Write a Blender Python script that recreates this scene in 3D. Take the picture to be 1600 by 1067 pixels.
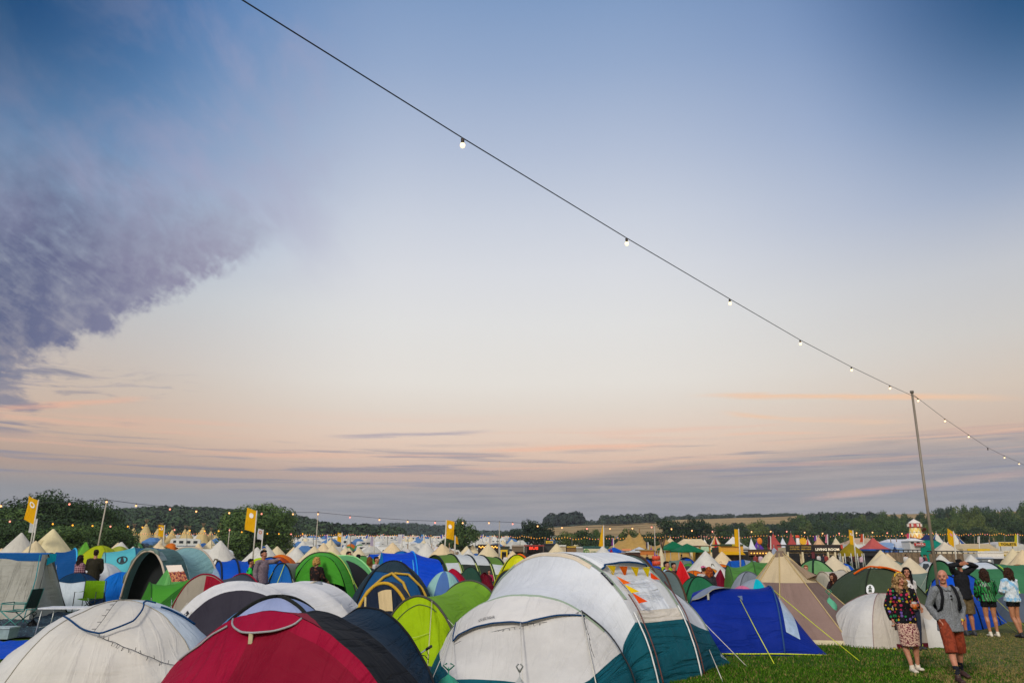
import bpy, math, random
import numpy as np
from mathutils import Vector, Matrix, noise
R = math.radians
rnd = random.Random(7)
sc = bpy.context.scene
for o in list(bpy.data.objects): bpy.data.objects.remove(o)
col = sc.collection

# ---------------------------------------------------------------- camera
PITCH = R(15.8); LENS = 26.0; CAMH = 2.1
F = LENS/36*1600
cam = bpy.data.objects.new('camera', bpy.data.cameras.new('camera')); col.objects.link(cam)
cam.data.lens = LENS; cam.data.sensor_width = 36; cam.data.clip_end = 6000; cam.data.clip_start = .05
cam.location = (0, 0, CAMH); cam.rotation_euler = (R(90)+PITCH, 0, 0)
sc.camera = cam
sc.view_settings.view_transform = 'Standard'; sc.view_settings.look = 'None'
sc.view_settings.exposure = 0.0; sc.view_settings.gamma = 1.0
cp, sp = math.cos(PITCH), math.sin(PITCH)

# ---------------------------------------------------------------- node helpers
class N:
    """tiny math wrapper over shader sockets"""
    def __init__(s, t, sock): s.t, s.s = t, sock
    def op(s, o, b=None, c=None, clamp=False):
        n = s.t.nodes.new('ShaderNodeMath'); n.operation = o; n.use_clamp = clamp
        s.t.links.new(s.s, n.inputs[0])
        for i, q in ((1, b), (2, c)):
            if q is None: continue
            if isinstance(q, N): s.t.links.new(q.s, n.inputs[i])
            else: n.inputs[i].default_value = q
        return N(s.t, n.outputs[0])
    def __add__(s, b): return s.op('ADD', b)
    __radd__ = __add__
    def __mul__(s, b): return s.op('MULTIPLY', b)
    __rmul__ = __mul__
    def __sub__(s, b): return s.op('SUBTRACT', b)
    def __rsub__(s, b): return (s*-1)+b
    def __truediv__(s, b): return s.op('DIVIDE', b)
    def abs(s): return s.op('ABSOLUTE')
    def clamp(s): return s.op('ADD', 0.0, clamp=True)
    def step(s, a, b, lo=0., hi=1.):
        n = s.t.nodes.new('ShaderNodeMapRange'); n.interpolation_type = 'SMOOTHSTEP'
        s.t.links.new(s.s, n.inputs[0])
        for i, q in ((1, a), (2, b), (3, lo), (4, hi)): n.inputs[i].default_value = q
        return N(s.t, n.outputs[0])
def srgb(c):
    if isinstance(c, str):
        c = c.lstrip('#'); c = [int(c[i:i+2], 16)/255 for i in (0, 2, 4)]
    return tuple([(x/12.92 if x < .04045 else ((x+.055)/1.055)**2.4) for x in c[:3]]+[1.])
def mixc(t, f, a, b, mode='MIX'):
    n = t.nodes.new('ShaderNodeMix'); n.data_type = 'RGBA'; n.blend_type = mode
    for i, q in ((0, f), (6, a), (7, b)):
        if isinstance(q, N): t.links.new(q.s, n.inputs[i])
        elif hasattr(q, 'is_output'): t.links.new(q, n.inputs[i])
        else: n.inputs[i].default_value = q
    return n.outputs[2]
def ramp(t, f, stops, interp='LINEAR'):
    n = t.nodes.new('ShaderNodeValToRGB'); cr = n.color_ramp; cr.interpolation = interp
    while len(cr.elements) < len(stops): cr.elements.new(.5)
    for e, (p, c) in zip(cr.elements, stops): e.position = p; e.color = srgb(c) if isinstance(c, str) else (*c[:3], 1)
    t.links.new(f.s, n.inputs[0]); return n.outputs[0]
def nz(t, vec, scale, detail=4, rough=.5, dist=0., lac=2.):
    n = t.nodes.new('ShaderNodeTexNoise'); n.inputs['Scale'].default_value = scale
    n.inputs['Detail'].default_value = detail; n.inputs['Roughness'].default_value = rough
    n.inputs['Distortion'].default_value = dist
    if vec is not None: t.links.new(vec, n.inputs['Vector'])
    return N(t, n.outputs[0])
def comb(t, x, y, z=0.):
    n = t.nodes.new('ShaderNodeCombineXYZ')
    for i, q in enumerate((x, y, z)):
        if isinstance(q, N): t.links.new(q.s, n.inputs[i])
        else: n.inputs[i].default_value = q
    return n.outputs[0]

# ---------------------------------------------------------------- world (dusk sky) and sun
SUN_EL, SUN_AZ = R(34), R(212)
def make_world():
    w = bpy.data.worlds.new('World'); sc.world = w; w.use_nodes = True
    t = w.node_tree; t.nodes.clear()
    out = t.nodes.new('ShaderNodeOutputWorld')
    sky = t.nodes.new('ShaderNodeTexSky'); sky.sky_type = 'NISHITA'; sky.sun_disc = False
    sky.sun_elevation = R(3); sky.sun_rotation = SUN_AZ
    b0 = t.nodes.new('ShaderNodeBackground'); b0.inputs[1].default_value = 0.012
    t.links.new(sky.outputs[0], b0.inputs[0])
    tc = t.nodes.new('ShaderNodeTexCoord'); sx = t.nodes.new('ShaderNodeSeparateXYZ')
    t.links.new(tc.outputs['Generated'], sx.inputs[0])
    x, y, z = [N(t, sx.outputs[i]) for i in range(3)]
    DEG = 57.29578
    el = z.op('ARCSINE')*DEG; az = x.op('ARCTAN2', y)*DEG
    # clear gradient, by elevation
    g = (el/90.).op('ADD', 0., clamp=True)
    def S(l): return [(e/90., c) for e, c in l]
    mid = ramp(t, g, S([(0, '7b8796'), (2.0, '87909e'), (3.8, '9a989e'), (5.4, 'bda6a0'), (6.8, 'dcbfae'), (8.2, 'e6cdbc'), (10.5, 'e4d8cd'), (12.5, 'e7e1da'), (17, 'e3e2e1'), (21, 'dbdde3'), (25, 'cdd3e0'), (30, 'b5c1d8'), (36, '96abcd'), (41, '7f9bc4'), (55, '5a80bd'), (90, '5076b0')]))
    lft = ramp(t, g, S([(0, '7a8694'), (2.0, '828996'), (3.8, '8e9199'), (5.6, 'b0998f'), (8.0, 'cfb3a0'), (11, 'cdbcaf'), (14, 'c6c0bd'), (18, 'bcc3cb'), (22, '9db1cc'), (27, '7294bd'), (33, '5682b4'), (38, '4679b2'), (41, '4073ad'), (55, '2d5f9f'), (90, '5076b0')]))
    rgt = ramp(t, g, S([(0, '748496'), (2.0, '7f8c9c'), (3.8, '8c91a0'), (5.6, 'a89ca0'), (7.6, 'cdb4a4'), (10.5, 'd6c6b8'), (14, 'd0ccc8'), (18, 'c6c8ce'), (23, 'a8b4cd'), (29, '8aa0c6'), (35, '6f8cba'), (41, '5678ab'), (55, '4a6da3'), (90, '5076b0')]))
    base = mixc(t, az.step(-33, -8, 1, 0), mid, lft)
    base = mixc(t, az.step(8, 38, 0, 1), base, rgt)
    # unseen half behind the viewer, warmed and brightened to light the tents
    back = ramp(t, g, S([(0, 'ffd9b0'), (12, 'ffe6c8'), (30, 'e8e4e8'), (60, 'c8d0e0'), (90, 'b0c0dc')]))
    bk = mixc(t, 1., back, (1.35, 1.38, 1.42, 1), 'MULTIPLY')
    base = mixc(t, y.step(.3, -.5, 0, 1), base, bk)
    # --- big mottled cloud patch at left
    wv = comb(t, az, el)
    n1 = nz(t, wv, .22, 6, .62); n2 = nz(t, wv, .9, 5, .6)
    ra = (az*.87-el*-.0-el*.50); rb = (az*.50+el*.87)          # streak frame
    st = nz(t, comb(t, ra*.14, rb*.42), 1.25, 8, .66, .35)
    s = el-(9.9+.72*35.6)-az*.72                  # degrees above the lower edge line
    s = s+(n1-.5)*3.6+(n2-.5)*3.4+(st-.5)*3.
    m = s.step(-.2, 1.6)
    m = m*(az+(n1-.5)*6+(n2-.5)*5+(st-.5)*6).step(-22.5, -17, 1, 0)
    m = m*(el+(n1-.5)*6+(st-.5)*9+(az*.05)).step(26.0, 18.0, 0, 1)
    m2 = (st.step(.28, .60)*.34+n2.step(.33, .62)*.16+.50)*m
    cc = mixc(t, az.step(-38, -21, 0, 1), srgb('5a6286'), srgb('9692ab'))
    base = mixc(t, (m2*1.05).clamp(), base, cc)
    # thin veil above the patch
    v1 = nz(t, comb(t, ra*.11, rb*.17), .8, 7, .6, .3)
    vm = v1.step(.40, .70)*el.step(17, 24)*az.step(-9, -22, 0, 1)*el.step(46, 38, 0, 1)
    base = mixc(t, vm*.5, base, srgb('aba6c2'))
    # small dark scraps low at the left
    sc1 = nz(t, comb(t, az*.22, el*1.1), 1.0, 6, .6, .5)
    lm = (sc1+(az.step(-37, -29, .22, 0)))
    lm = lm.step(.56, .74)*el.step(6.6, 8.0)*el.step(13.4, 11.0, 0, 1)*az.step(-24, -32, 0, 1)
    base = mixc(t, lm*.8, base, srgb('767a94'))
    rip = nz(t, comb(t, az*.25, el*2.2-az*.15), 1.5, 4, .6, .4)
    rm = rip.step(.52, .66)*el.step(9.6, 10.6)*el.step(12.8, 11.6, 0, 1)*az.step(-22, -26, 0, 1)
    base = mixc(t, rm*.35, base, srgb('9a96a6'))
    # --- low mauve bank over the horizon
    b1 = nz(t, comb(t, az*.05, el*.62), 1.35, 7, .6, .35)
    b2 = nz(t, comb(t, az*.10, el*1.9), 1.3, 6, .62, .3)
    top = az.step(-12, 30, 4.5, 7.0)                     # bank is taller towards the right
    e2 = el-top+(b1-.5)*2.6
    bm = e2.step(.45, -.55, 0, 1)*el.step(.2, 3.0, .25, 1)*az.step(-26, -6, .38, 1)
    bcol = mixc(t, b2.step(.32, .72), srgb('858896'), srgb('a39fa5'))
    base = mixc(t, bm*.62, base, bcol)
    # dark slivers
    sl = nz(t, comb(t, az*.045, el*1.35, 3.1), 1.6, 6, .58, .3)
    sm = sl.step(.50, .64)*el.step(2.8, 4.2)*el.step(8.6, 6.6, 0, 1)
    base = mixc(t, sm*.68, base, srgb('85889d'))
    # peach streaks
    pk = nz(t, comb(t, az*.03, el*.9, 7.7), 1.7, 6, .6, .4)
    pm = pk.step(.50, .66)*el.step(4.8, 6.2)*el.step(10.6, 8.0, 0, 1)
    base = mixc(t, pm*.32, base, srgb('efb59c'))
    def streak(a0, e0, a1, e1, wd, colr, k, bend=0.):
        sl_ = (e1-e0)/(a1-a0); u = (az-a0)/(a1-a0)
        line = az*sl_+(e0-a0*sl_)+u*(1.-u)*bend
        d = (el-line+(b2-.5)*.55).abs()
        mm = d.step(wd, 0., 0, 1)*u.step(-.02, .25)*u.step(1.03, .7, 0, 1)*(b1.step(.3, .6)*.6+.4)
        return mm*k, srgb(colr)
    for a in ((13, 11.35, 36, 9.3, .30, 'f2c6a4', .85, .9), (15.5, 10.0, 29, 8.5, .26, 'f2c6a4', .8, -.9),
              (-4, 7.3, 14, 7.7, .30, 'f4b99c', .6, .4), (15, 8.3, 24, 8.0, .22, 'f0bfa4', .5, .5),
              (-15, 8.15, -1, 8.9, .22, 'a39cae', .7, .1), (-37, 8.4, -26, 10.3, .34, 'f0b498', .6, .1),
              (20, 3.4, 38, 5.0, .42, 'd6b1a8', .6, .1)):
        mm, c = streak(*a); base = mixc(t, mm.clamp(), base, c)
    cn = (az.abs()+el*.25).step(31, 50)*el.step(18, 35)*y.step(0, .3)  # lens vignette painted into the sky colour: upper corners darkened
    base = mixc(t, cn, base, mixc(t, 1., base, (.05, .27, .41, 1), 'MULTIPLY'))
    # below the horizon: dull ground tone
    base = mixc(t, el.step(-1.5, 0, 1, 0), base, (.06, .07, .045, 1))
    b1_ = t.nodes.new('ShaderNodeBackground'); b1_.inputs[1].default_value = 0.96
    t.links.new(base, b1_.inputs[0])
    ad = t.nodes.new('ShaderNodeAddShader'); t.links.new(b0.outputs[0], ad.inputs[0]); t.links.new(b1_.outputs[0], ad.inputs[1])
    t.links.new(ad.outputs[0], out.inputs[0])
make_world()
sun = bpy.data.objects.new('sun', bpy.data.lights.new('sun', 'SUN')); col.objects.link(sun)
sun.data.energy = 2.25; sun.data.angle = R(13); sun.data.color = (1, .93, .83)
sd = Vector((math.sin(SUN_AZ)*math.cos(SUN_EL), math.cos(SUN_AZ)*math.cos(SUN_EL), math.sin(SUN_EL)))
sun.rotation_euler = sd.to_track_quat('Z', 'Y').to_euler()

# ---------------------------------------------------------------- picture <-> world helpers (used to place things at their true spots)
def ray(px, py):
    cx = (px-800)/F; cy = (533.5-py)/F
    return Vector((cx, cp-sp*cy, sp+cp*cy))
def P(px, py, Y):
    d = ray(px, py); return Vector((0, 0, CAMH))+d*(Y/d.y)
def GX(px, Y, z=.8):
    zc = Y*cp+(z-CAMH)*sp
    return Vector(((px-800)/F*zc, Y, 0. if z == .8 else z))
def ZT(px, py, Y): return P(px, py, Y).z
def TA(pxh):  # column at horizon -> tan(azimuth)
    return (pxh-800)/F/cp

# ---------------------------------------------------------------- ground heights
T7 = [(-600, 18), (0, 20), (200, 23), (310, 27), (400, 25), (470, 21), (560, 12), (620, 8), (700, 8), (780, 10), (860, 22.5), (900, 24), (950, 25), (1000, 26), (1050, 28.5), (1150, 30), (1250, 31.5), (1400, 31), (2400, 30)]
T11 = [(-600, 20), (0, 24), (500, 20), (560, 25), (640, 29), (700, 26), (760, 18), (820, 16), (900, 24), (1050, 32), (1200, 36), (2400, 36)]
def tab(T, v):
    if v <= T[0][0]: return T[0][1]
    for (a, b), (c, d) in zip(T, T[1:]):
        if v <= c:
            k = (v-a)/(c-a); k = k*k*(3-2*k); return b+(d-b)*k
    return T[-1][1]
def sst(a, b, x):
    k = min(1, max(0, (x-a)/(b-a))); return k*k*(3-2*k)
def TZ(x, y):
    d = math.hypot(x, y)
    if d < 118: return .30*sst(15, 25, y)*sst(1.0, 6.5, -x)*(1-sst(60, 110, d))
    if y <= 0: pxh = -600 if x < 0 else 2400
    else: pxh = max(-600, min(2400, 800+x/y*F*cp))
    L = 1-sst(900, 1150, pxh)
    n = L*2.6*sst(118, 215, d)+L*3.0*sst(205, 335, d)+(1-L)*(1.6*sst(118, 230, d)+4.*sst(230, 360, d))
    h = n+(tab(T7, pxh)-n)*sst(360, 700, d) if d < 700 else tab(T7, pxh)
    if d > 700: h = h+(tab(T11, pxh)-h)*sst(720, 1120, d)
    if d > 300: h += 1.2*noise.noise(Vector((x*.006, y*.006, 0)))*sst(300, 500, d)
    return h
def GZ(px, Y):
    p = GX(px, Y, 0.)
    for _ in range(4): p = GX(px, Y, TZ(p.x, Y))
    return p

# ---------------------------------------------------------------- object helpers
def tag(o, label=None, cat=None, group=None, kind=None):
    if label: o['label'] = label
    if cat: o['category'] = cat
    if group: o['group'] = group
    if kind: o['kind'] = kind
    return o
def empty(name, loc, label=None, cat=None, group=None, rz=0.):
    o = bpy.data.objects.new(name, None); col.objects.link(o); o.location = loc
    o.rotation_euler = (0, 0, rz); o.empty_display_size = .1
    return tag(o, label, cat, group)
class MB:
    def __init__(s): s.v = []; s.f = []; s.m = []; s.uv = []; s.mat = 0
    def grid(s, fn, nu, nv, closed=False, mat=None, uvs=(1, 1), flip=False):
        b = len(s.v); m = s.mat if mat is None else mat
        cu = nu if closed else nu+1
        for j in range(nv+1):
            for i in range(cu): s.v.append(tuple(fn(i/nu, j/nv)))
        for j in range(nv):
            for i in range(nu):
                a = b+j*cu+i; c = b+j*cu+(i+1) % cu; d = c+cu; e = a+cu
                s.f.append((a, e, d, c) if flip else (a, c, d, e)); s.m.append(m)
                u0, u1, v0, v1 = i/nu*uvs[0], (i+1)/nu*uvs[0], j/nv*uvs[1], (j+1)/nv*uvs[1]
                s.uv.append([(u0, v0), (u0, v1), (u1, v1), (u1, v0)] if flip else [(u0, v0), (u1, v0), (u1, v1), (u0, v1)])
        return s
    def face(s, pts, mat=None):
        b = len(s.v); s.v += [tuple(p) for p in pts]
        s.f.append(tuple(range(b, b+len(pts)))); s.m.append(s.mat if mat is None else mat)
        s.uv.append([(p[0], p[2] if len(p) > 2 else 0) for p in pts]); return s
    def box(s, c, d, rz=0., mat=None, taper=1.):
        c = Vector(c); hx, hy, hz = d[0]/2, d[1]/2, d[2]/2; M = Matrix.Rotation(rz, 3, 'Z')
        q = []
        for z_, k in ((-hz, 1.), (hz, taper)):
            for x_, y_ in ((-hx, -hy), (hx, -hy), (hx, hy), (-hx, hy)): q.append(c+M @ Vector((x_*k, y_*k, z_)))
        for f in ((3, 2, 1, 0), (4, 5, 6, 7), (0, 1, 5, 4), (1, 2, 6, 5), (2, 3, 7, 6), (3, 0, 4, 7)): s.face([q[i] for i in f], mat)
        return s
    def tube(s, pts, rad, seg=8, mat=None, cap=True):
        pts = [Vector(p) for p in pts]; n = len(pts); m = s.mat if mat is None else mat
        if not hasattr(rad, '__len__'): rad = [rad]*n
        b = len(s.v); up = None
        for i, p in enumerate(pts):
            tn = (pts[min(i+1, n-1)]-pts[max(i-1, 0)]).normalized()
            if up is None: up = Vector((0, 0, 1)) if abs(tn.z) < .9 else Vector((0, 1, 0))
            sd_ = tn.cross(up).normalized(); up = sd_.cross(tn).normalized()
            for k in range(seg):
                a = 2*math.pi*k/seg; s.v.append(tuple(p+(sd_*math.cos(a)+up*math.sin(a))*rad[i]))
        for i in range(n-1):
            for k in range(seg):
                a = b+i*seg+k; c = b+i*seg+(k+1) % seg
                s.f.append((a, c, c+seg, a+seg)); s.m.append(m); s.uv.append([(0, 0), (1, 0), (1, 1), (0, 1)])
        if cap:
            s.f.append(tuple(b+k for k in range(seg-1, -1, -1))); s.m.append(m); s.uv.append([(0, 0)]*seg)
            e = b+(n-1)*seg; s.f.append(tuple(e+k for k in range(seg))); s.m.append(m); s.uv.append([(0, 0)]*seg)
        return s
    def ell(s, c, r, seg=12, rings=8, mat=None):
        c = Vector(c)
        def fn(u, v):
            a = u*2*math.pi; b = -math.pi/2+v*math.pi
            return c+Vector((r[0]*math.cos(b)*math.cos(a), r[1]*math.cos(b)*math.sin(a), r[2]*math.sin(b)))
        return s.grid(fn, seg, rings, True, mat)
    def build(s, name, mats, parent=None, smooth=True, org=None):
        if not isinstance(mats, (list, tuple)): mats = [mats]
        me = bpy.data.meshes.new(name)
        v = s.v
        if org is None and parent is not None: org = worldloc(parent)
        if org is not None and (org[0] or org[1] or org[2]): v = [(a-org[0], b-org[1], c-org[2]) for a, b, c in v]
        me.from_pydata(v, [], s.f)
        for m in mats: me.materials.append(m)
        me.polygons.foreach_set('material_index', s.m)
        if smooth: me.polygons.foreach_set('use_smooth', [True]*len(s.f))
        ul = me.uv_layers.new(name='UV')
        fl = [c for f in s.uv for q in f for c in q]
        if len(fl) == len(ul.data)*2: ul.data.foreach_set('uv', fl)
        me.update()
        o = bpy.data.objects.new(name, me); col.objects.link(o)
        if parent is not None: o.parent = parent
        return o
def worldloc(o):
    # roots are unrotated; parts/sub-parts sit at their parent's origin
    while o.parent is not None: o = o.parent
    return tuple(o.location)
def kids(o): return list(o.children)
def copy_tree(o, parent=None, deep=True):
    c = o.copy(); col.objects.link(c); c.parent = parent
    if deep:
        for ch in kids(o): copy_tree(ch, c)
    return c

# ---------------------------------------------------------------- materials
MATS = {}
def princ(name):
    m = bpy.data.materials.new(name); m.use_nodes = True; t = m.node_tree
    p = t.nodes['Principled BSDF']; return m, t, p, t.nodes['Material Output']
def plain(c, rough=.6, metal=0., bump=0., bs=40., var=.12, emis=0., key=None):
    k = ('plain', c, rough, metal, bump, emis, bs)
    if k in MATS: return MATS[k]
    m, t, p, out = princ('surface_'+str(len(MATS)))
    cc = srgb(c) if isinstance(c, str) else (*c, 1)
    tc = t.nodes.new('ShaderNodeTexCoord')
    n = nz(t, tc.outputs['Object'], bs*.2, 5, .6)
    t.links.new(mixc(t, n.step(.3, .7), tuple(x*(1-var) for x in cc[:3])+(1,), tuple(min(1, x*(1+var)) for x in cc[:3])+(1,)), p.inputs['Base Color'])
    p.inputs['Roughness'].default_value = rough; p.inputs['Metallic'].default_value = metal
    if emis: p.inputs['Emission Color'].default_value = cc; p.inputs['Emission Strength'].default_value = emis
    if bump:
        bp = t.nodes.new('ShaderNodeBump'); bp.inputs['Strength'].default_value = bump; bp.inputs['Distance'].default_value = .02
        t.links.new(nz(t, tc.outputs['Object'], bs, 4, .6).s, bp.inputs['Height']); t.links.new(bp.outputs[0], p.inputs['Normal'])
    MATS[k] = m; return m
def fabric(c, tr=.18, rough=.55, crease=.45, dirt=.06, key=0, canvas=False):
    k = ('fab', c, tr, crease, key)
    if k in MATS: return MATS[k]
    m, t, p, out = princ('fabric_'+str(len(MATS)))
    cc = srgb(c) if isinstance(c, str) else (*c, 1)
    mu = sum(cc[:3])/3; cc = tuple(max(.003, mu+(x-mu)*1.14) for x in cc[:3])+(1.,)
    tc = t.nodes.new('ShaderNodeTexCoord'); ob = tc.outputs['Object']
    oi = t.nodes.new('ShaderNodeObjectInfo')
    n = nz(t, ob, 1.1, 6, .62); n2 = nz(t, ob, 14, 4, .65)
    f = n*.85+n2*.15
    dk = tuple(x*(1-dirt*1.6) for x in cc[:3])+(1,); lt = tuple(min(.95, x*(1+dirt)+.004) for x in cc[:3])+(1,)
    c1 = mixc(t, f.step(.34, .66), dk, lt)
    t.links.new(c1, p.inputs['Base Color'])
    p.inputs['Roughness'].default_value = rough+.1; p.inputs['Specular IOR Level'].default_value = .10
    # long tension creases (follow the cloth's own uv) and soft puckers
    mp = t.nodes.new('ShaderNodeMapping'); mp.inputs['Scale'].default_value = (3.4, .45, 1)
    t.links.new(tc.outputs['UV'], mp.inputs[0])
    w1 = nz(t, mp.outputs[0], 1.6, 5, .55, .9)
    mp2 = t.nodes.new('ShaderNodeMapping'); mp2.inputs['Scale'].default_value = (.8, 4.2, 1); mp2.inputs['Rotation'].default_value = (0, 0, .35)
    t.links.new(tc.outputs['UV'], mp2.inputs[0])
    w2 = nz(t, mp2.outputs[0], 1.3, 4, .5, 1.2)
    w3 = nz(t, ob, 3.0, 3, .5)
    h = w1*.9+w2*.22+w3*.3+(w1-.5).abs()*-.8
    bp = t.nodes.new('ShaderNodeBump'); bp.inputs['Strength'].default_value = crease; bp.inputs['Distance'].default_value = .17
    t.links.new(h.s, bp.inputs['Height']); t.links.new(bp.outputs[0], p.inputs['Normal'])
    trn = t.nodes.new('ShaderNodeBsdfTranslucent'); t.links.new(c1, trn.inputs[0]); t.links.new(bp.outputs[0], trn.inputs['Normal'])
    mx = t.nodes.new('ShaderNodeMixShader'); mx.inputs[0].default_value = tr
    t.links.new(p.outputs[0], mx.inputs[1]); t.links.new(trn.outputs[0], mx.inputs[2]); t.links.new(mx.outputs[0], out.inputs[0])
    MATS[k] = m; return m
# ================================================================ LAND
def ground_material():
    m, t, p, out = princ('meadow')
    g = t.nodes.new('ShaderNodeNewGeometry'); sx = t.nodes.new('ShaderNodeSeparateXYZ')
    t.links.new(g.outputs['Position'], sx.inputs[0]); x, y, z = [N(t, sx.outputs[i]) for i in range(3)]
    pos = g.outputs['Position']
    a = nz(t, pos, .5, 6, .6); b = nz(t, pos, 5, 5, .65); c = nz(t, pos, 45, 3, .7)
    f = a*.5+b*.3+c*.3
    gr = ramp(t, f, [(.36, (.010, .026, .003)), (.5, (.030, .075, .006)), (.6, (.065, .125, .012)), (.72, (.12, .155, .03))])
    dry = ramp(t, b*.5+c*.5, [(.35, (.060, .066, .018)), (.55, (.135, .125, .042)), (.7, (.22, .185, .085))])
    tr = (x*.8-y*.25+(a-.5)*6+(b-.5)*2).step(1.9, 4.0)*y.step(10, 12)*y.step(40, 22, 0, 1)
    cc = mixc(t, (tr*(b.step(.35, .6)*.6+.4)).clamp(), gr, dry)
    # mown straw fields on the far slope
    d2 = (x*x+y*y).op('SQRT')
    pa = x/(y.op('MAXIMUM', 1.))
    wob = (nz(t, pos, .02, 3)-.5)
    sm = (d2+wob*90).step(395, 400)*(pa+wob*.06).step(-.035, -.03)*(d2+wob*60).step(900, 885, 0, 1)
    st = nz(t, comb(t, x*.004, y*.05), 1.5, 5, .6)
    straw = ramp(t, st*.6+nz(t, pos, .06, 5)*.4, [(.35, (.20, .135, .052)), (.5, (.32, .215, .09)), (.65, (.44, .30, .13))])
    cc = mixc(t, sm, cc, straw)
    t.links.new(cc, p.inputs['Base Color']); p.inputs['Roughness'].default_value = .95
    p.inputs['Specular IOR Level'].default_value = .1
    bp = t.nodes.new('ShaderNodeBump'); bp.inputs['Strength'].default_value = .8; bp.inputs['Distance'].default_value = .05
    t.links.new((b*.5+c*.5).s, bp.inputs['Height']); t.links.new(bp.outputs[0], p.inputs['Normal'])
    return m
def build_ground():
    azs = [R(-56)+R(112)*i/280 for i in range(281)]+[R(56)+R(248)*i/40 for i in range(1, 40)]
    rs = [0.5]+[3*1.075**i for i in range(100)]
    rs = [r for r in rs if r < 3600]+[3800]
    v = [(0, 0, 0)]; f = []; n = len(azs)
    for r in rs:
        for a in azs:
            x, y = r*math.sin(a), r*math.cos(a); v.append((x, y, TZ(x, y)))
    for i in range(n): f.append((0, 1+(i+1) % n, 1+i))
    for j in range(len(rs)-1):
        for i in range(n):
            a = 1+j*n+i; b = 1+j*n+(i+1) % n; f.append((a, b, b+n, a+n))
    me = bpy.data.meshes.new('ground'); me.from_pydata(v, [], f); me.materials.append(ground_material())
    me.polygons.foreach_set('use_smooth', [True]*len(f)); me.update()
    o = bpy.data.objects.new('ground', me); col.objects.link(o); tag(o, kind='structure')
build_ground()

# ---- grass blades: one sheet of many thin leaves where the turf is close enough to read
def grass_patch(regions, name='grass'):
    rg = np.random.default_rng(3); V = []; Fc = []; c = 0; mi = []
    for (x0, x1, y0, y1, n, hh, dry) in regions:
        X = rg.uniform(x0, x1, n); Y = rg.uniform(y0, y1, n)
        for i in range(n):
            x, y = X[i], Y[i]
            q = noise.noise(Vector((x*1.3, y*1.3, 0)))
            if noise.noise(Vector((x*.8+9, y*.8, 5))) < -.62: continue
            h = hh*(.5+rg.random()*.7)*(1+.7*q)*(1-.5*sst(1.9, 4.2, x*.8-y*.25+2*q))
            if rg.random() < .35*sst(1.9, 4.2, x*.8-y*.25+2*q): continue
            h = h; a = rg.uniform(0, 6.283); w = .006+.005*rg.random()
            dx, dy = math.cos(a)*w, math.sin(a)*w; lx, ly = rg.normal(0, .45, 2)*h
            V += [(x-dx, y-dy, -.004), (x+dx, y+dy, -.004), (x+lx*.4+dx*.6, y+ly*.4+dy*.6, h*.6), (x+lx*.4-dx*.6, y+ly*.4-dy*.6, h*.6), (x+lx, y+ly, h)]
            Fc += [(c, c+1, c+2, c+3), (c+3, c+2, c+4)]; c += 5
            dz = sst(1.9, 4.2, x*.8-y*.25+2*q); isd = rg.random() < (.12+dry*dz); k = 2 if isd else (1 if rg.random() < .45 else 0); mi += [k, k]
    me = bpy.data.meshes.new(name); me.from_pydata(V, [], Fc)
    for cc in ((.026, .078, .004), (.075, .165, .010), (.22, .17, .06)): gm = plain(cc, .9, var=.3); gm.node_tree.nodes['Principled BSDF'].inputs['Specular IOR Level'].default_value = .05; me.materials.append(gm)
    me.polygons.foreach_set('material_index', mi); me.update()
    o = bpy.data.objects.new(name, me); col.objects.link(o); tag(o, 'short green and straw coloured grass between the tents', 'grass', kind='stuff')
grass_patch([(-10.5, -5.2, 11.5, 18, 16000, .06, 0), (2.6, 12.5, 11.2, 15, 52000, .05, .75), (3, 15, 15, 21, 34000, .055, .7), (-3.5, -.3, 12.5, 20, 9000, .06, 0)])

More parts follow.
